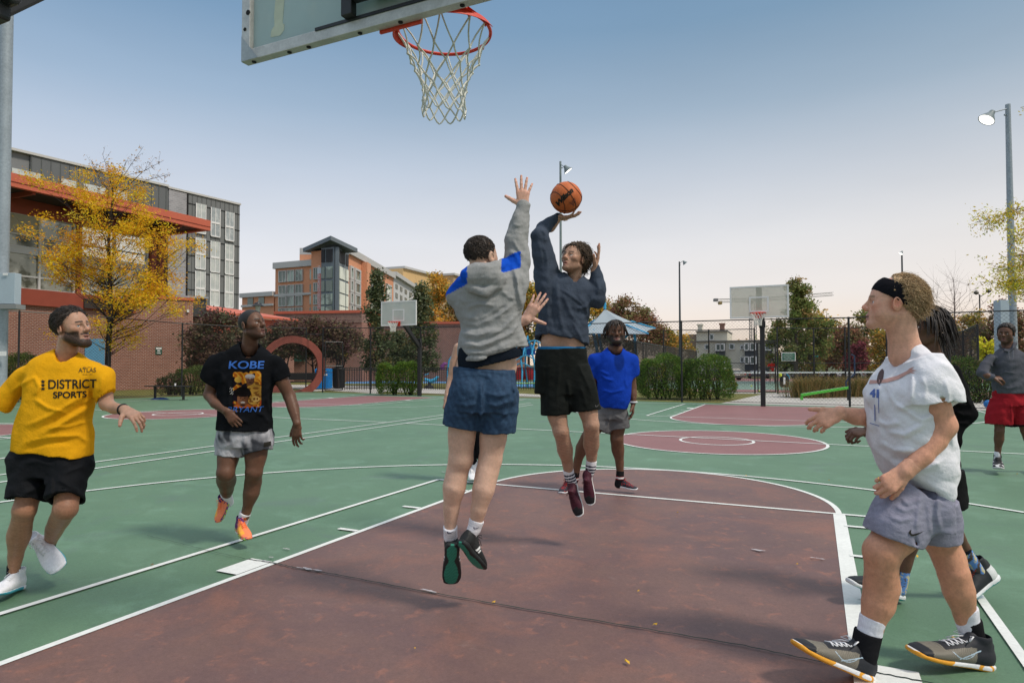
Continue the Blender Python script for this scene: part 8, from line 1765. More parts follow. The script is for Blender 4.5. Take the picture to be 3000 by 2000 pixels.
def locs(s, n, r=.0065, L=(.09,.15), seed=4, zmin=0.0, up_=.0):
    def root(rg):
        while True:
            v = rg.normal(0, 1, 3); v /= np.linalg.norm(v); p = np.array([0,-.018,.050])+v*np.array([.088,.106,.086])
            if (p[1]-.066)*.75-(p[2]-.084)*.66 < 0 and p[2] > zmin: return p
    def path(rg, p, n_):
        d = p-np.array([0,-.02,.045]); d /= np.linalg.norm(d); h_ = np.array([d[0], d[1]-.25, 0]); h_ /= np.linalg.norm(h_)+1e-6; LL = rg.uniform(*L); out = [p]; q = p.copy(); v = d*.8+h_*.5+np.array([0,0,up_])
        for j in range(n_): v = v*.62+np.array([0,0,-.50])+h_*.10+rg.normal(0, .07, 3); u_ = v/np.linalg.norm(v); q = q+u_*LL/n_; out.append(q.copy())
        return out
    s.strands(n, root, path, r, [(.012,.009,.008),(.020,.014,.011),(.03,.02,.015)], seed, name='locs', seg=7, sides=6)
locs(s, 210, .0062, (.07,.115))
BL2 = np.array([.008,.045,.36])
def b12(f):
    f.loft(s.secs([(1796,1192,.0,43,.185), (1797,1165,.0,49,.20), (1798,1130,.0,52,.20), (1799,1095,.0,51,.18), (1799,1060,.0,53,.155), (1800,1040,.0,49,.13), (1801,1025,.0,34,.10), (1802,1014,.02,20,.06)]), CR, CF, .03, n=2.3, dent=.03, th=.022)
    f.loft([(P(1854,1104,.0),.064,.066), (P(1850,1080,.0),.070,.072), (P(1842,1050,.0),.072,.075), (P(1825,1040,.0),.05,.06)], dirc(1,-.15,0), CF, .04, n=2.1, dent=.02, th=.018)
    f.loft([(P(1735,1104,.0),.066,.068), (P(1741,1080,.0),.072,.072), (P(1752,1050,.0),.072,.075), (P(1770,1040,.0),.05,.06)], dirc(1,.2,0), CF, .04, n=2.1, dent=.02, th=.018)
    f.warp(folds([(.012,4,[(1758,1095),(1775,1110),(1800,1115)]),(.010,4,[(1756,1085),(1770,1092),(1785,1098)]),(.010,4,[(1838,1070),(1832,1110),(1838,1140)]),(.008,4,[(1755,1140),(1790,1150),(1835,1140)])])); f.warp(wnoise(9, 101, .009))
    f.cone(P(1802,1030,-.06), P(1804,998,.0), .072, .10, .006, 'd')
def c12(V):
    c = np.tile(BL2, (len(V), 1)); c0 = P(1815,1055,-.17); k = s.D/FPX; x = (V-c0)@CR/k; y = (V-c0)@CU/k; e = ((x)/17)**2+((y+2)/np.where(y > -2, 30, 33))**2; m = np.clip((1.05-e)/.5, 0, 1)*.8*((V-c0)@CF < .16); n = wnoise(30, 3, .1)(V[:, 0], V[:, 1], V[:, 2]); return c*(1-.62*np.clip(m+n*(m > 0), 0, 1))[:, None]*np.array([1.0,1.0,1.0])+np.outer(np.clip(m, 0, 1), [.002,.004,.0])
s.cloth('shirt', b12, c12, m_cloth, pts=s.bb(1715,1880,1000,1200,-.3,.3), h=.009)
def s12(f):
    f.loft(s.secs([(1790,1225,.0,46,.16), (1790,1200,.0,45,.16), (1795,1180,.0,41,.15)]), CR, CF, .03, n=2.4)
    f.loft([(P(1812,1256,-.02),.118,.13), (P(1810,1225,-.01),.12,.13), (P(1806,1200,.0),.10,.13)], CR, CF, .02, n=2.3, dent=.02, th=.018); f.loft([(P(1748,1254,-.02),.12,.13), (P(1760,1225,-.01),.12,.13), (P(1774,1200,.0),.10,.13)], dirc(1,.3,0), CF, .02, n=2.3, dent=.02, th=.018)
    f.warp(wnoise(14, 103, .008)); f.warp(folds([(.012,3,[(1790,1205),(1785,1230),(1778,1255)]),(.008,3,[(1800,1215),(1815,1225),(1830,1228)])]))
s.cloth('shorts', s12, flatc((.125,.125,.13), .1), m_cloth, pts=s.bb(1715,1860,1165,1270,-.3,.3), h=.009)
def u12(V, c): n = wnoise(70, 3, 1)(V[:, 0], V[:, 1], V[:, 2]); return np.where((n > .45)[:, None] & (V[:, 2:3] > .03) & (V[:, 1:2] > .08), np.array([.30,.01,.01]), c)
s.shoe(P(1806,1424,.04), P(1867,1436,-.06), CU, upc=(.016,.02,.03), solec=(.70,.70,.72), colf=u12, lace=(.35,.01,.01), h=.005); s.shoe(P(1668,1430,.20), P(1645,1448,-.06), CU, upc=(.016,.02,.03), solec=(.70,.70,.72), colf=u12, lace=(.35,.01,.01), h=.005)
def sk12(V, t): return np.where((np.abs(t-.075) < .009)[:, None], np.array([.6,.6,.6]), np.where((np.abs(t-.075) < .016)[:, None], np.array([.35,.02,.02]), np.array([.015,.015,.017])))
for nn in (((1817,1378,.02,11.5),(1816,1400,.02,12),(1812,1418,.03,12)), ((1687,1380,.06,11.5),(1684,1402,.08,12),(1676,1422,.12,12))): s.sock([N(*q) for q in nn], sk12)
m_ = MB(); c_ = P(1855,1177,-.055); m_.tube([c_+(CR*math.cos(t)+CF*math.sin(t))*.040 for t in np.linspace(0, 2*PI, 21)], .010, 6, caps=False); m_.build('wristwatch', mat('pale_watch', (.55,.60,.62), .4), s.root, smooth=True)
# ================================================================= person in the white tee (nearest, profile to the left)
s = Man('nearest person, in a white tee, lilac grey shorts and black headband, walking left', 2.98, (.64,.355,.25)); s.base(2700, 1900); s.res = .0065
N, P = s.N, s.P
def frk(V, c): n = wnoise(160, 5, 1)(V[:, 0], V[:, 1], V[:, 2])[:, None]; return c*(1-.13*np.clip(n, 0, 1))*np.array([1,.96,.94])
s.addskin([[N(2716,1095,-.12,42), N(2730,1140,-.16,41), N(2744,1195,-.17,46), N(2762,1246,-.17,43)], [N(2762,1246,-.17,43), N(2738,1290,-.17,40), N(2705,1335,-.18,33), N(2652,1380,-.18,24)],
           [N(2560,1222,.18,34), N(2510,1220,.12,29), N(2462,1208,.10,20)],
           [N(2680,1495,-.07,74), N(2628,1560,-.10,70), N(2584,1616,-.13,57)], [N(2584,1616,-.13,57), N(2582,1662,-.12,52), N(2583,1715,-.10,56), N(2574,1765,-.10,52), N(2555,1825,-.10,38), N(2545,1885,-.10,31)],
           [N(2718,1500,.08,66), N(2748,1565,.07,60), N(2780,1635,.05,50)], [N(2780,1635,.05,50), N(2794,1680,.03,51), N(2808,1728,.03,51), N(2826,1795,.05,38), N(2838,1860,.05,27)],
           [N(2700,1470,.02,58), N(2684,1350,.02,70), N(2672,1200,.0,80), N(2672,1110,.0,70)]], k=.02, colf=lambda V, c: frk(V, c)*np.where(V[:, 2:3] < .85, np.array([[.86,.80,.72]]), np.array([[1.,.94,.90]])))
s.head(P(2612,892,-.01), dirc(-.90,.09,.36), dirc(.10,1,-.03), 1.0, neck=P(2655,1040,.0), nr=.066, nose=1.05, brow=(.30,.17,.10), lips=(.42,.20,.17), mouth=.0015, eye=(.14,.22,.28), gaze=(0,.1), fat=.004, jaw=.98, h=.0022, blush=.6)
s.hand(P(2652,1380,-.18), dirc(-.80,-.58,.0), dirc(.1,-.35,1), -1, curl=(.7,.75,.8,.85,.95), spread=.04, size=1.06, arm=P(2672,1362,-.18), ar=.034, ring=3, h=.0024, tdir=(.5,.85,-.35), skin=s.skin*np.array([1.,.94,.90]))
s.hand(P(2462,1208,.10), dirc(-.86,-.42,.05), dirc(-.1,-.5,.7), 1, curl=(.15,.55,.65,.75,.8), spread=.08, size=1.04, arm=P(2485,1213,.11), ar=.029, h=.0024, tdir=(.55,.85,.1), skin=s.skin*np.array([1.,.94,.90]))
s.finish()
HB = [(.36,.24,.125),(.44,.30,.16),(.27,.17,.085),(.50,.36,.20)]
def h13(f):
    f.ell((0,-.022,.048), (.082,.104,.088), .01); X, Y, Z = f.grid(); cut = (Y-.050)*.62-(Z-.085)*.78; cut = np.maximum(cut, -(Z+.070)+.5*np.clip(Y+.02, 0, 1)); cut = np.where((Z < .0) & (Y > -.02), .02, cut); cut = np.where((Z < .035) & (Y > .02), .02, cut); cut = np.where(Y > .012-.0*Z, .02, cut); f.v = np.maximum(f.v, cut).astype(np.float32); f.warp(wnoise(60, 12, .011)); f.warp(wnoise(150, 14, .004))
s.hairgrid(h13, lambda V: np.array([.34,.22,.115])*(1+wnoise(70, 1, .35)(V[:, 0], V[:, 1], V[:, 2])[:, None]), h=.003)
def root13(rg):
    while True:
        v = rg.normal(0, 1, 3); v /= np.linalg.norm(v); p = np.array([0,-.022,.050])+v*np.array([.081,.103,.087])
        if p[1] < -.0-.25*(.10-p[2]) and p[2] > -.062 and not (p[2] < .02 and p[1] > -.030): return p
s.strands(3600, root13, wavy(.045, .080, .60, .85, .008, .008), .0016, HB, 8, seg=8)
def hband(f):
    f.ell((0,-.020,.045), (.0905,.112,.096), .01); X, Y, Z = f.grid(); pl = (Z-.056)+(Y-.0)*-.50; band = np.abs(pl-.004)-.040; f.v = np.maximum(f.v, band/1.12).astype(np.float32); f.warp(wnoise(45, 7, .0010))
s.hairgrid(hband, lambda V: np.tile((.010,.010,.013), (len(V), 1)), h=.0028, name='headband').data.materials[0] = m_cloth
WT = np.array([.72,.72,.76])
def b13(f):
    f.loft(s.secs([(2706,1448,.0,92,.215), (2688,1385,.0,114,.215), (2668,1300,.0,126,.205), (2655,1200,.0,122,.20), (2655,1130,.0,120,.20), (2668,1085,.0,100,.195), (2672,1050,.0,70,.16), (2667,1024,.0,52,.10), (2662,1006,.0,34,.06)]), dirc(1,.05,0), CF, .03, n=2.4, dent=.035, th=.02, n0=dirc(.10,1,0))
    f.loft([(P(2738,1176,-.17),.118,.098), (P(2728,1136,-.16),.104,.094), (P(2718,1092,-.14),.085,.088), (P(2700,1060,-.10),.07,.08)], dirc(1,.03,0), CF, .05, n=2.1, dent=.02, th=.018, n0=dirc(-.03,1,0))
    f.loft([(P(2640,1190,.18),.08,.085), (P(2650,1120,.16),.08,.085), (P(2665,1070,.12),.07,.08)], dirc(1,.03,0), CF, .05, n=2.1)
    F_ = [(.010,9,[(2560,1230),(2600,1245),(2640,1235)]),(.011,9,[(2570,1290),(2620,1320),(2680,1320)]),(.010,9,[(2590,1260),(2650,1275),(2720,1235)]),(-.009,9,[(2600,1340),(2660,1350),(2730,1300)]),(.010,8,[(2650,1200),(2700,1230),(2745,1215)]),(.009,8,[(2680,1360),(2740,1330),(2785,1280)]),(.008,8,[(2640,1390),(2700,1380),(2775,1340)]),(.009,7,[(2670,1085),(2672,1130),(2668,1180)]),(.007,7,[(2600,1150),(2625,1185),(2660,1205)]),(.008,7,[(2760,1200),(2790,1260),(2792,1320)]),(.007,6,[(2770,1110),(2778,1150),(2782,1185)]),(-.007,8,[(2550,1160),(2560,1220),(2575,1300)]),(.006,6,[(2700,1100),(2712,1140),(2708,1175)])]
    f.warp(folds(F_)); f.warp(wnoise(11, 111, .009)); f.warp(wnoise(30, 112, .002))
    f.cone(P(2640,1034,-.02), P(2630,985,.0), .052, .078, .006, 'd')
def c13(V):
    c = np.tile(WT, (len(V), 1)); n = wnoise(8, 3, .03)(V[:, 0], V[:, 1], V[:, 2])[:, None]; return c*(1+n)
sh = s.cloth('shirt', b13, c13, m_cloth, pts=s.bb(2500,2820,975,1460,-.30,.30), h=.0062)
bv = bvh_of(sh); RT2 = dirc(.80,.0,-.60); UP2 = dirc(0,1,0); blup = mat('print_periwinkle', (.10,.16,.42), .8); pk = mat('print_skin_tone', (.52,.30,.26), .85, n=(60,.1)); dk = mat('print_brown_head', (.10,.06,.06), .85)
print_text(s, '41', .046, P(2552,1158,-.12), RT2, UP2, bv, sh, blup, bold=.003); 
print_poly(s, [[(-.10,-.035),(-.06,-.028),(-.01,-.020),(.035,-.004),(.07,.020),(.085,.028),(.105,.026),(.090,.034),(.110,.040),(.088,.042),(.100,.054),(.080,.046),(.072,.036),(.03,.012),(-.02,-.006),(-.06,-.014),(-.10,-.018)]], P(2598,1110,-.14), RT2, UP2, bv, sh, pk)
print_poly(s, [[(.016*math.cos(a), .034*math.sin(a)) for a in np.linspace(0, 2*PI, 17)[:-1]]], P(2560,1108,-.13), RT2, UP2, bv, sh, dk)
print_poly(s, [[(-.002,-.10),(.002,-.10),(.002,.08),(-.002,.08)], [(.018,-.06),(.021,-.06),(.021,.07),(.018,.07)], [(-.025,-.115),(.02,-.12),(.02,-.117),(-.025,-.112)]], P(2550,1175,-.12), RT2, UP2, bv, sh, blup)
LG = np.array([.245,.245,.315])
def s13(f):
    f.loft(s.secs([(2690,1530,.0,98,.20), (2694,1480,.0,98,.205), (2702,1430,.0,88,.19), (2706,1400,.0,78,.17)]), dirc(1,.03,0), CF, .03, n=2.4)
    f.loft([(P(2610,1572,-.11),.112,.118), (P(2638,1530,-.09),.120,.120), (P(2678,1470,-.06),.13,.125)], dirc(1,-.28,0), CF, .03, n=2.3, dent=.02, th=.018, n0=dirc(.33,1,0))
    f.loft([(P(2738,1580,.06),.108,.112), (P(2732,1530,.06),.115,.115), (P(2715,1470,.05),.12,.12)], dirc(1,.2,0), CF, .03, n=2.3, dent=.02, th=.018, n0=dirc(-.05,1,0))
    f.warp(folds([(.010,8,[(2700,1440),(2690,1500),(2685,1560)]),(.007,7,[(2620,1480),(2650,1495),(2690,1485)]),(.007,7,[(2600,1510),(2640,1525),(2680,1515)]),(.007,7,[(2750,1450),(2745,1500),(2755,1560)]),(.008,7,[(2640,1460),(2660,1475),(2700,1462)]),(-.012,5,[(2679,1565),(2684,1590),(2688,1600)]),(.006,6,[(2720,1470),(2722,1520),(2728,1570)])])); f.warp(wnoise(12, 113, .003))
def c13s(V):
    u, v = V@CR, V@CU; n = wnoise(1, 3, 1)(u*60, v*700, V@CF*60)[:, None]; n2 = wnoise(1, 9, 1)(u*25, v*260, V@CF*25)[:, None]; return LG*(1+.10*n+.10*n2)
so_ = s.cloth('shorts', s13, c13s, m_cloth, pts=s.bb(2520,2830,1385,1620,-.28,.26), h=.0062)
print_poly(s, [[(x*.072, y*.072) for x, y in SWOOSH]], P(2634,1538,-.1), dirc(1,-.10,0), CU, bvh_of(so_), so_, mk_blk, name='swoosh', off=.003)
TN = np.array([.17,.155,.125]); BKs = np.array([.018,.020,.026])
def u13(V, c):
    wv = wnoise(1, 3, 1)(V[:, 0]*40, V[:, 1]*420, V[:, 2]*60); c = np.tile(TN, (len(V), 1))*(1+.35*np.sign(np.sin(V[:, 1]*900+3*np.sin(V[:, 2]*180)))*.5)[:, None]
    zt = V[:, 2]; m = (V[:, 1] < .092-.0*zt) | ((np.abs(V[:, 0]) < .030) & (V[:, 1] < .205) & (zt > .050+.012*np.sin(V[:, 1]*150))) | ((V[:, 1] > .255) & (zt < .05)); m |= zt > .088; c = np.where(m[:, None], BKs, c)
    # swoosh outline on the side panel
    x = (V[:, 1]-.115)/.075; y = (zt-.046)/.036; sw = np.abs(y-(-.35+.9*(x-.1)**2*np.sign(x-.1)*-.6-.15)) < .10; ln = (np.abs((V[:, 1]-.13)*.55+(zt-.052)-.0) < .0022) & (V[:, 1] > .075) & (V[:, 1] < .16); ln |= (np.abs(zt-.040-.9*(V[:, 1]-.145)**2*14) < .0018) & (V[:, 1] > .10) & (V[:, 1] < .185); ln &= np.abs(V[:, 0]) > .02
    return np.where(ln[:, None], np.array([.40,.52,.62]), c)
def so13(V, c):
    c = np.where(((V[:, 1] > .19-.8*(V[:, 2]-.0)) & (V[:, 2] < .030))[:, None], np.array([.72,.33,.03]), c); r_ = np.hypot(V[:, 1]-.045, (V[:, 2]-.012)*1.3); c = np.where(((r_ < .030) & (r_ > .018))[:, None], np.array([.72,.33,.03]), c); return c
def arch(sh_): pass
s.shoe(P(2545,1992,-.10), P(2326,1898,-.16), dirc(-.36,1,0), upc=TN, solec=(.72,.73,.74), colf=u13, solef=so13, lace=(.74,.74,.76), h=.0034, high=.0, hz=.78, wid=1.0, tread=(.72,.33,.03), lacing=6)
s.shoe(P(2896,1958,.02), P(2668,1918,-.04), dirc(-.12,1,0), upc=TN, solec=(.72,.73,.74), colf=u13, solef=so13, lace=(.74,.74,.76), h=.0034, high=.0, hz=.78, wid=1.0, tread=(.72,.33,.03), lacing=6)
def rib(V, t): return np.array([.68,.68,.74])*(1-.05*np.sin((V@CR)*1500)-.04*np.sin(t*200))[:, None]
for nn, br_ in ((((2558,1806,-.10,41),(2548,1850,-.10,38),(2538,1905,-.10,35)), ((2544,1850,-.10,43),(2532,1905,-.10,42),(2526,1950,-.09,38))), (((2826,1778,.05,42),(2836,1825,.05,38),(2844,1870,.05,33)), ((2838,1815,.05,41),(2848,1860,.05,39),(2862,1915,.04,36)))):
    s.sock([N(*q) for q in nn], rib); f_ = s.sock([N(*q) for q in br_], lambda V, t: np.tile((.013,.013,.015), (len(V), 1)), name='ankle_brace')
# ================================================================= dreadlocked player behind
s = Man('person in black with dreadlocks and blue patterned socks behind the white tee player', 3.78, (.13,.066,.042)); s.base(2740, 1760)
N, P = s.N, s.P
s.addskin([[N(2620,1228,.18,30), N(2590,1240,.17,27), N(2545,1262,.15,19)], [N(2780,1110,-.08,34), N(2808,1165,-.10,32), N(2825,1215,-.10,28)], [N(2825,1215,-.10,28), N(2780,1260,-.13,25), N(2720,1290,-.16,20)],
           [N(2725,1370,.0,42), N(2705,1450,-.02,38), N(2685,1535,-.04,29)], [N(2685,1535,-.04,29), N(2670,1580,-.02,30), N(2655,1630,.0,24), N(2643,1700,.0,17)],
           [N(2760,1370,.0,42), N(2770,1450,.0,38), N(2784,1525,.0,29)], [N(2784,1525,.0,29), N(2798,1562,.01,27), N(2822,1600,.03,21), N(2845,1640,.05,17)], [N(2745,1350,.0,60), N(2742,1200,.0,58)]])
s.head(P(2706,962,.0), dirc(-.93,.05,-.25), dirc(.05,1,0), 1.0, neck=P(2735,1060,.0), nr=.058, nose=1.3, lips=(.2,.08,.07), brow=(.012,.008,.006))
s.hand(P(2545,1262,.15), dirc(-.86,-.12,-.1), dirc(.1,-.9,.4), 1, curl=(.8,.9,.95,1.0,1.1), spread=.04, size=1.0, arm=P(2570,1255,.16), ar=.028); s.hand(P(2720,1290,-.16), dirc(-.9,-.2,0), dirc(0,-.3,1), -1, curl=(.8,.9,.9,.9,.9), size=1.0)
s.finish(); s.hairgrid(h12, lambda V: np.tile((.010,.008,.008), (len(V), 1)), h=.005); locs(s, 240, .0052, (.12,.19), 12, -.03)
locs(s, 26, .0050, (.07,.10), 13, .10, up_=.5)
def b14(f):
    f.loft(s.secs([(2762,1310,.0,52,.15), (2756,1250,.0,60,.15), (2748,1180,.0,68,.17), (2744,1120,.0,66,.18), (2742,1085,.0,52,.15), (2738,1055,.0,30,.07)]), dirc(1,.05,0), CF, .03, n=2.4)
    f.chain([N(2776,1105,-.10,40), N(2808,1160,-.11,38), N(2828,1212,-.11,37)], .04); f.chain([N(2828,1212,-.11,36), N(2800,1250,-.12,32), N(2778,1275,-.13,29)], .02)
    f.chain([N(2735,1110,.15,38), N(2680,1180,.18,34), N(2640,1215,.18,32)], .03)
    f.warp(folds([(.010,6,[(2800,1140),(2830,1160),(2850,1200)]),(.010,6,[(2790,1200),(2820,1215),(2852,1215)]),(.009,5,[(2790,1230),(2815,1240),(2840,1238)]),(.009,5,[(2785,1170),(2805,1185),(2840,1185)])])); f.warp(wnoise(14, 121, .008))
s.cloth('shirt', b14, flatc((.006,.006,.007), .1), m_cloth, pts=s.bb(2600,2890,1040,1330,-.3,.35), h=.0075)
def s14(f):
    f.loft(s.secs([(2752,1400,.0,58,.16), (2755,1340,.0,56,.15), (2758,1300,.0,48,.14)]), CR, CF, .03, n=2.4); f.loft([(P(2700,1475,-.02),.11,.12), (P(2715,1420,.0),.11,.12), (P(2735,1370,.0),.10,.12)], CR, CF, .02, n=2.3); f.loft([(P(2768,1480,.0),.10,.12), (P(2765,1420,.0),.105,.12), (P(2760,1370,.0),.10,.12)], CR, CF, .02, n=2.3); f.warp(wnoise(14, 123, .008))
s.cloth('shorts', s14, flatc((.006,.006,.007), .1), m_shiny, pts=s.bb(2620,2860,1285,1500), h=.008)
def sk14(V, t):
    n = wnoise(70, 5, 1)(V[:, 0], V[:, 1], V[:, 2]); c = np.tile((.13,.27,.60), (len(V), 1)); c = np.where((n > .35)[:, None], np.array([.55,.50,.30]), c); c = np.where((n < -.45)[:, None], np.array([.10,.08,.07]), c); return np.where((t < .02)[:, None], np.array([.012,.014,.02]), c)
def u14(V, c): return np.where(((V[:, 1] < .06) & (V[:, 2] < .09))[:, None], np.array([.60,.62,.62]), c)
def so14(V, c): return np.where((V[:, 2] < .008)[:, None], np.array([.02,.28,.28]), c)
s.shoe(P(2640,1756,.02), P(2484,1712,-.02), dirc(-.32,1,0), upc=(.014,.018,.022), solec=(.68,.70,.71), colf=u14, solef=so14, lace=(.05,.25,.25), tread=(.02,.28,.28), high=.01); s.shoe(P(2922,1694,.08), P(2806,1776,.0), dirc(-.50,.85,.1), upc=(.014,.018,.022), solec=(.68,.70,.71), colf=u14, solef=so14, lace=(.35,.05,.03), tread=(.02,.28,.28), high=.01)
for nn in (((2654,1635,.0,20),(2645,1690,.0,19),(2638,1730,.0,18)), ((2822,1606,.03,22),(2845,1640,.05,21),(2868,1672,.06,19))): s.sock([N(*q) for q in nn], sk14)
# ================================================================= person in grey hoodie and red shorts, far right
s = Man('person in a slate grey hoodie and bright red shorts standing at the right edge', 8.3, (.13,.062,.038)); s.base(2950, 1377); s.res = .009
N, P = s.N, s.P
s.addskin([[N(2876,1092,-.05,13), N(2892,1100,-.12,12), N(2908,1106,-.16,9)], [N(2932,1180,.0,22), N(2930,1225,.0,20), N(2928,1262,-.02,15)], [N(2928,1262,-.02,15), N(2927,1285,.0,16), N(2924,1310,.02,11), N(2922,1340,.02,8.5)], [N(2985,1180,.0,22), N(2995,1225,.0,20), N(3004,1262,-.02,15)], [N(3004,1262,-.02,15), N(3012,1285,.0,15), N(3022,1310,.02,11), N(3030,1340,.02,8.5)], [N(2958,1150,.0,32), N(2955,1080,.0,32)]])
s.head(P(2947,979,-.02), dirc(-.78,.02,-.62), dirc(.05,1,.02), 1.0, neck=P(2952,1020,.0), nr=.068, wid=1.04, nose=1.3, fat=.008, brow=(.012,.008,.006), lips=(.24,.10,.09), beard=((.02,.013,.010),.5), eye=(.02,.012,.01), h=.0036, mouth=.004)
s.hand(P(2908,1106,-.16), dirc(.95,-.1,-.2), dirc(0,-.6,.4), 1, curl=(.5,.6,.8,.9,1.0), size=1.0, h=.0036, arm=P(2900,1103,-.14)); s.finish()
def h15(f): f.ell((0,-.016,.052), (.094,.110,.098), .01); X, Y, Z = f.grid(); cut = (Y-.062)*.8-(Z-.082)*.6; cut = np.maximum(cut, -(Z+.03)); cut = np.where((Z < .01) & (Y > .0), .02, cut); f.v = np.maximum(f.v, cut).astype(np.float32); f.warp(wnoise(150, 12, .007))
s.hairgrid(h15, lambda V: np.tile((.010,.008,.008), (len(V), 1)), h=.0035)
SG = np.array([.085,.088,.105])
def b15(f):
    f.loft(s.secs([(2960,1150,.0,50,.16), (2958,1125,.0,52,.165), (2956,1085,.0,52,.16), (2955,1055,.0,52,.15), (2955,1035,.0,44,.12), (2953,1020,.0,26,.09), (2952,1008,.0,17,.07)]), CR, CF, .03, n=2.4, dent=.03, th=.022, n0=dirc(-.02,1,0))
    f.chain([N(2903,1048,.0,17), N(2888,1070,-.02,18), N(2879,1090,-.05,18)], .03); f.chain([N(2879,1090,-.05,18), N(2890,1099,-.10,16), N(2906,1105,-.15,12)], .02); f.chain([N(3008,1048,.0,17), N(3020,1080,.0,17), N(3022,1110,.0,15)], .03)
    f.chain([N(2932,1012,-.04,9), N(2942,1021,-.09,8), N(2952,1025,-.10,8), N(2964,1020,-.09,8), N(2974,1006,-.04,9)], .012); f.warp(folds([(.010,3,[(2900,1060),(2915,1085),(2912,1105)]),(.008,3,[(2930,1130),(2955,1138),(2985,1130)]),(.008,3,[(2925,1100),(2945,1090),(2980,1095)])])); f.warp(wnoise(10, 131, .009))
    f.cone(P(2951,1014,-.10), P(2948,985,.0), .060, .085, .006, 'd')
hd_ = s.cloth('hoodie', b15, lambda V: SG*(1+wnoise(25, 2, .12)(V[:, 0], V[:, 1], V[:, 2])[:, None]), m_cloth, pts=s.bb(2850,3050,1000,1165,-.3,.25), h=.0085)
m_ = MB(); m_.tube([P(2955,1026,-.20), P(2956,1050,-.20)], .006, 5); m_.tube([P(2968,1025,-.19), P(2967,1052,-.20)], .006, 5); m_.build('drawstring', mat('grey_cord', (.14,.14,.17), .8), hd_)
def s15(f):
    f.loft(s.secs([(2958,1185,.0,50,.16), (2956,1160,.0,48,.15), (2956,1140,.0,44,.14)]), CR, CF, .03, n=2.4); f.loft([(P(2926,1245,.0),.138,.13), (P(2930,1210,.0),.138,.135), (P(2938,1170,.0),.12,.13)], CR, CF, .02, n=2.3, dent=.02, th=.018); f.loft([(P(2996,1243,.0),.135,.13), (P(2990,1210,.0),.135,.135), (P(2980,1170,.0),.12,.13)], CR, CF, .02, n=2.3, dent=.02, th=.018); f.warp(wnoise(10, 133, .010)); f.warp(folds([(.012,3,[(2962,1180),(2964,1210),(2964,1240)]),(.010,3,[(2975,1190),(2990,1195),(3005,1190)])]))
zb_h = P(2926,1244)[2]
s.cloth('shorts', s15, lambda V: np.where((V[:, 2:3] < zb_h+.012), np.array([.02,.01,.012]), np.array([.30,.016,.024]))*1.0, m_cloth, pts=s.bb(2870,3050,1130,1262,-.25,.25), h=.0085)
def u15(V, c): n = wnoise(60, 2, 1)(V[:, 0], V[:, 1], V[:, 2]); return np.where(((n > .15) & (V[:, 2] < .07))[:, None], np.array([.62,.62,.62]), c)
s.shoe(P(2921,1366,.10), P(2928,1376,-.20), CU, upc=(.02,.02,.022), solec=(.55,.55,.55), colf=u15, lace=(.03,.03,.03), h=.005); s.shoe(P(3030,1366,.10), P(3040,1376,-.20), CU, upc=(.02,.02,.022), solec=(.55,.55,.55), colf=u15, lace=(.03,.03,.03), h=.005)
for nn in (((2922,1322,.02,9.5),(2921,1345,.02,9.5),(2921,1362,.04,9)), ((3028,1322,.02,9.5),(3030,1345,.02,9.5),(3030,1362,.04,9))): s.sock([N(*q) for q in nn], wsk)
# ================================================================= mostly hidden player behind the hoodie jumper
s = Man('person mostly hidden behind the hoodie jumper, bare arm and white shoe showing', 7.7, (.46,.28,.20)); s.base(1375, 1408); s.res = .009
N, P = s.N, s.P
s.addskin([[N(1343,1018,.0,14), N(1330,1060,.0,12.5), N(1322,1110,.0,10.5)], [N(1322,1110,.0,11), N(1314,1145,-.04,10), N(1306,1172,-.08,7)], [N(1415,1018,.0,14), N(1424,1060,.0,12), N(1426,1110,.0,10)], [N(1426,1110,.0,10), N(1420,1145,-.04,10), N(1412,1175,-.10,7)], [N(1380,1130,.0,30), N(1380,1040,.0,32)]])
s.head(P(1383,975,.0), dirc(.1,.1,-1), CU, .98, neck=P(1381,1012,.0), nr=.055, h=.005); s.hand(P(1306,1172,-.08), dirc(-.25,-.95,-.1), dirc(1,0,.2), 1, curl=(1.0,1.2,1.25,1.3,1.3), size=.98, h=.0036); s.hand(P(1412,1175,-.10), dirc(-.1,-.95,-.1), dirc(-1,0,.2), -1, curl=(1.0,1.2,1.25,1.3,1.3), size=.98, h=.0045); s.finish()
s.hairgrid(h15, lambda V: np.tile((.04,.025,.018), (len(V), 1)), h=.006)
s.cloth('tank_top', lambda f: (f.loft(s.secs([(1380,1150,.0,38,.13), (1379,1090,.0,36,.13), (1379,1040,.0,34,.12), (1380,1018,.0,22,.08)]), CR, CF, .02, n=2.4), f.warp(wnoise(12, 3, .008))), flatc((.55,.55,.57)), m_cloth, pts=s.bb(1325,1435,1005,1160), h=.010)
s.cloth('shorts', lambda f: (f.loft(s.secs([(1380,1215,.0,40,.14), (1380,1140,.0,36,.13)]), CR, CF, .02, n=2.4), f.warp(wnoise(12, 3, .008))), flatc((.012,.012,.014)), m_cloth, pts=s.bb(1325,1435,1130,1225), h=.010)
def tg_(f):
    f.chain([N(1362,1200,.0,22), N(1366,1260,-.02,19), N(1372,1300,-.03,15)], .02); f.chain([N(1372,1300,-.03,15), N(1380,1325,.0,14), N(1388,1352,.02,10)], .01); f.chain([N(1398,1200,.0,22), N(1402,1260,.0,19), N(1406,1300,.0,15)], .02); f.chain([N(1406,1300,.0,15), N(1408,1325,.0,14), N(1412,1355,.02,10)], .01)
s.cloth('tights', tg_, flatc((.010,.010,.012)), m_cloth, pts=s.bb(1335,1430,1180,1365), h=.009)
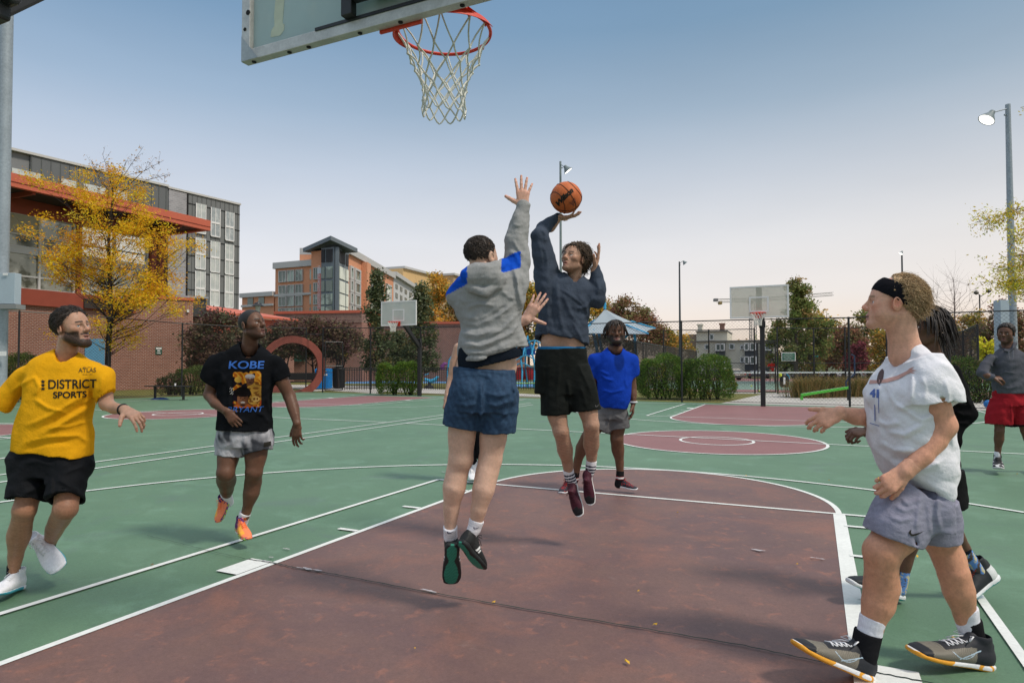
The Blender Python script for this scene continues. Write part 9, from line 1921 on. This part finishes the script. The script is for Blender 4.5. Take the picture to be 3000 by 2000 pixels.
for a, b, c_ in (((1392,1372,.03,9),(1392,1392,.05,9),(1392,1376,.03)), ((1412,1352,.02,9),(1412,1375,.03,9),(1412,1378,.03))): s.sock([N(a[0],1350,a[2],10.5), N(*b)], lambda V, t: np.tile((.70,.70,.74), (len(V), 1)), h=.006)
s.shoe(P(1380,1392,.12), P(1386,1409,-.16), dirc(0,1,-.25), upc=(.72,.73,.75), solec=(.72,.73,.75), lace=(.7,.7,.7), h=.006, wid=.95); s.shoe(P(1412,1392,.12), P(1418,1405,-.16), dirc(0,1,-.2), upc=(.72,.73,.75), solec=(.72,.73,.75), lace=(.7,.7,.7), h=.006, wid=.95)
# ================================================================= small figures on the tennis court
def tiny(label, px, D, shirt, pants, skin, pose):
    s = Man(label, D, skin); s.res = .03; N, P = s.N, s.P; k = FPX/D; yb = float(1067+1.4*k); X = lambda dx, z: (px+dx*k, yb-z*k); s.base(px, yb)
    n = lambda dx, z, dd, r: N(*X(dx, z), dd, r*k)
    s.addskin([[n(-.10,.85,0,.085), n(-.14,.48,0,.06)], [n(-.14,.48,0,.06), n(-.16,.10,.05,.04)], [n(.10,.85,0,.085), n(.16,.48,0,.06)], [n(.16,.48,0,.06), n(.20,.10,.05,.04)], [n(0,.95,0,.12), n(0,1.3,0,.13)], [n(-.2,1.38,0,.055), n(-.36,1.20,-.1,.042)], [n(-.36,1.20,-.1,.042), n(-.55,1.25,-.2,.032)], [n(.2,1.38,0,.055), n(.30,1.12,0,.042)], [n(.30,1.12,0,.042), n(.22,.92,-.1,.03)], [n(0,1.45,0,.055), n(0,1.55,0,.055)], [n(0,1.64,0,.085), n(0,1.68,.02,.095)]], h=.03, k=.03); s.finish()
    s.cloth('shirt', lambda f: (f.chain([n(0,.98,0,.15), n(0,1.30,0,.17), n(0,1.42,0,.10)], .05), f.chain([n(-.19,1.38,0,.08), n(-.30,1.26,-.05,.07)], .04), f.chain([n(.19,1.38,0,.08), n(.27,1.22,0,.07)], .04)), flatc(shirt), m_cloth, pts=[P(*X(-.4,.8), -.2), P(*X(.4,1.6), .2), P(*X(.4,.8), -.2), P(*X(-.4,1.6), .2)], pad=.15, h=.03)
    s.cloth('trousers', lambda f: (f.chain([n(-.09,.95,0,.12), n(-.12,.60,0,.09)], .04), f.chain([n(.09,.95,0,.12), n(.13,.60,0,.09)], .04)), flatc(pants), m_cloth, pts=[P(*X(-.3,.45), -.2), P(*X(.3,1.1), .2), P(*X(.3,.45), -.2), P(*X(-.3,1.1), .2)], pad=.15, h=.03)
    m_ = MB(); m_.lathe(P(*X(0,1.70)), [(.001,-.04),(.10,-.02),(.105,.03),(.07,.09),(.001,.11)], 10); m_.build('hair', m_black, s.root, smooth=True)
tiny('tiny person in a red shirt standing on the tennis court behind the gate', 2262, 47, (.55,.03,.02), (.35,.24,.17), (.35,.22,.15), 0)
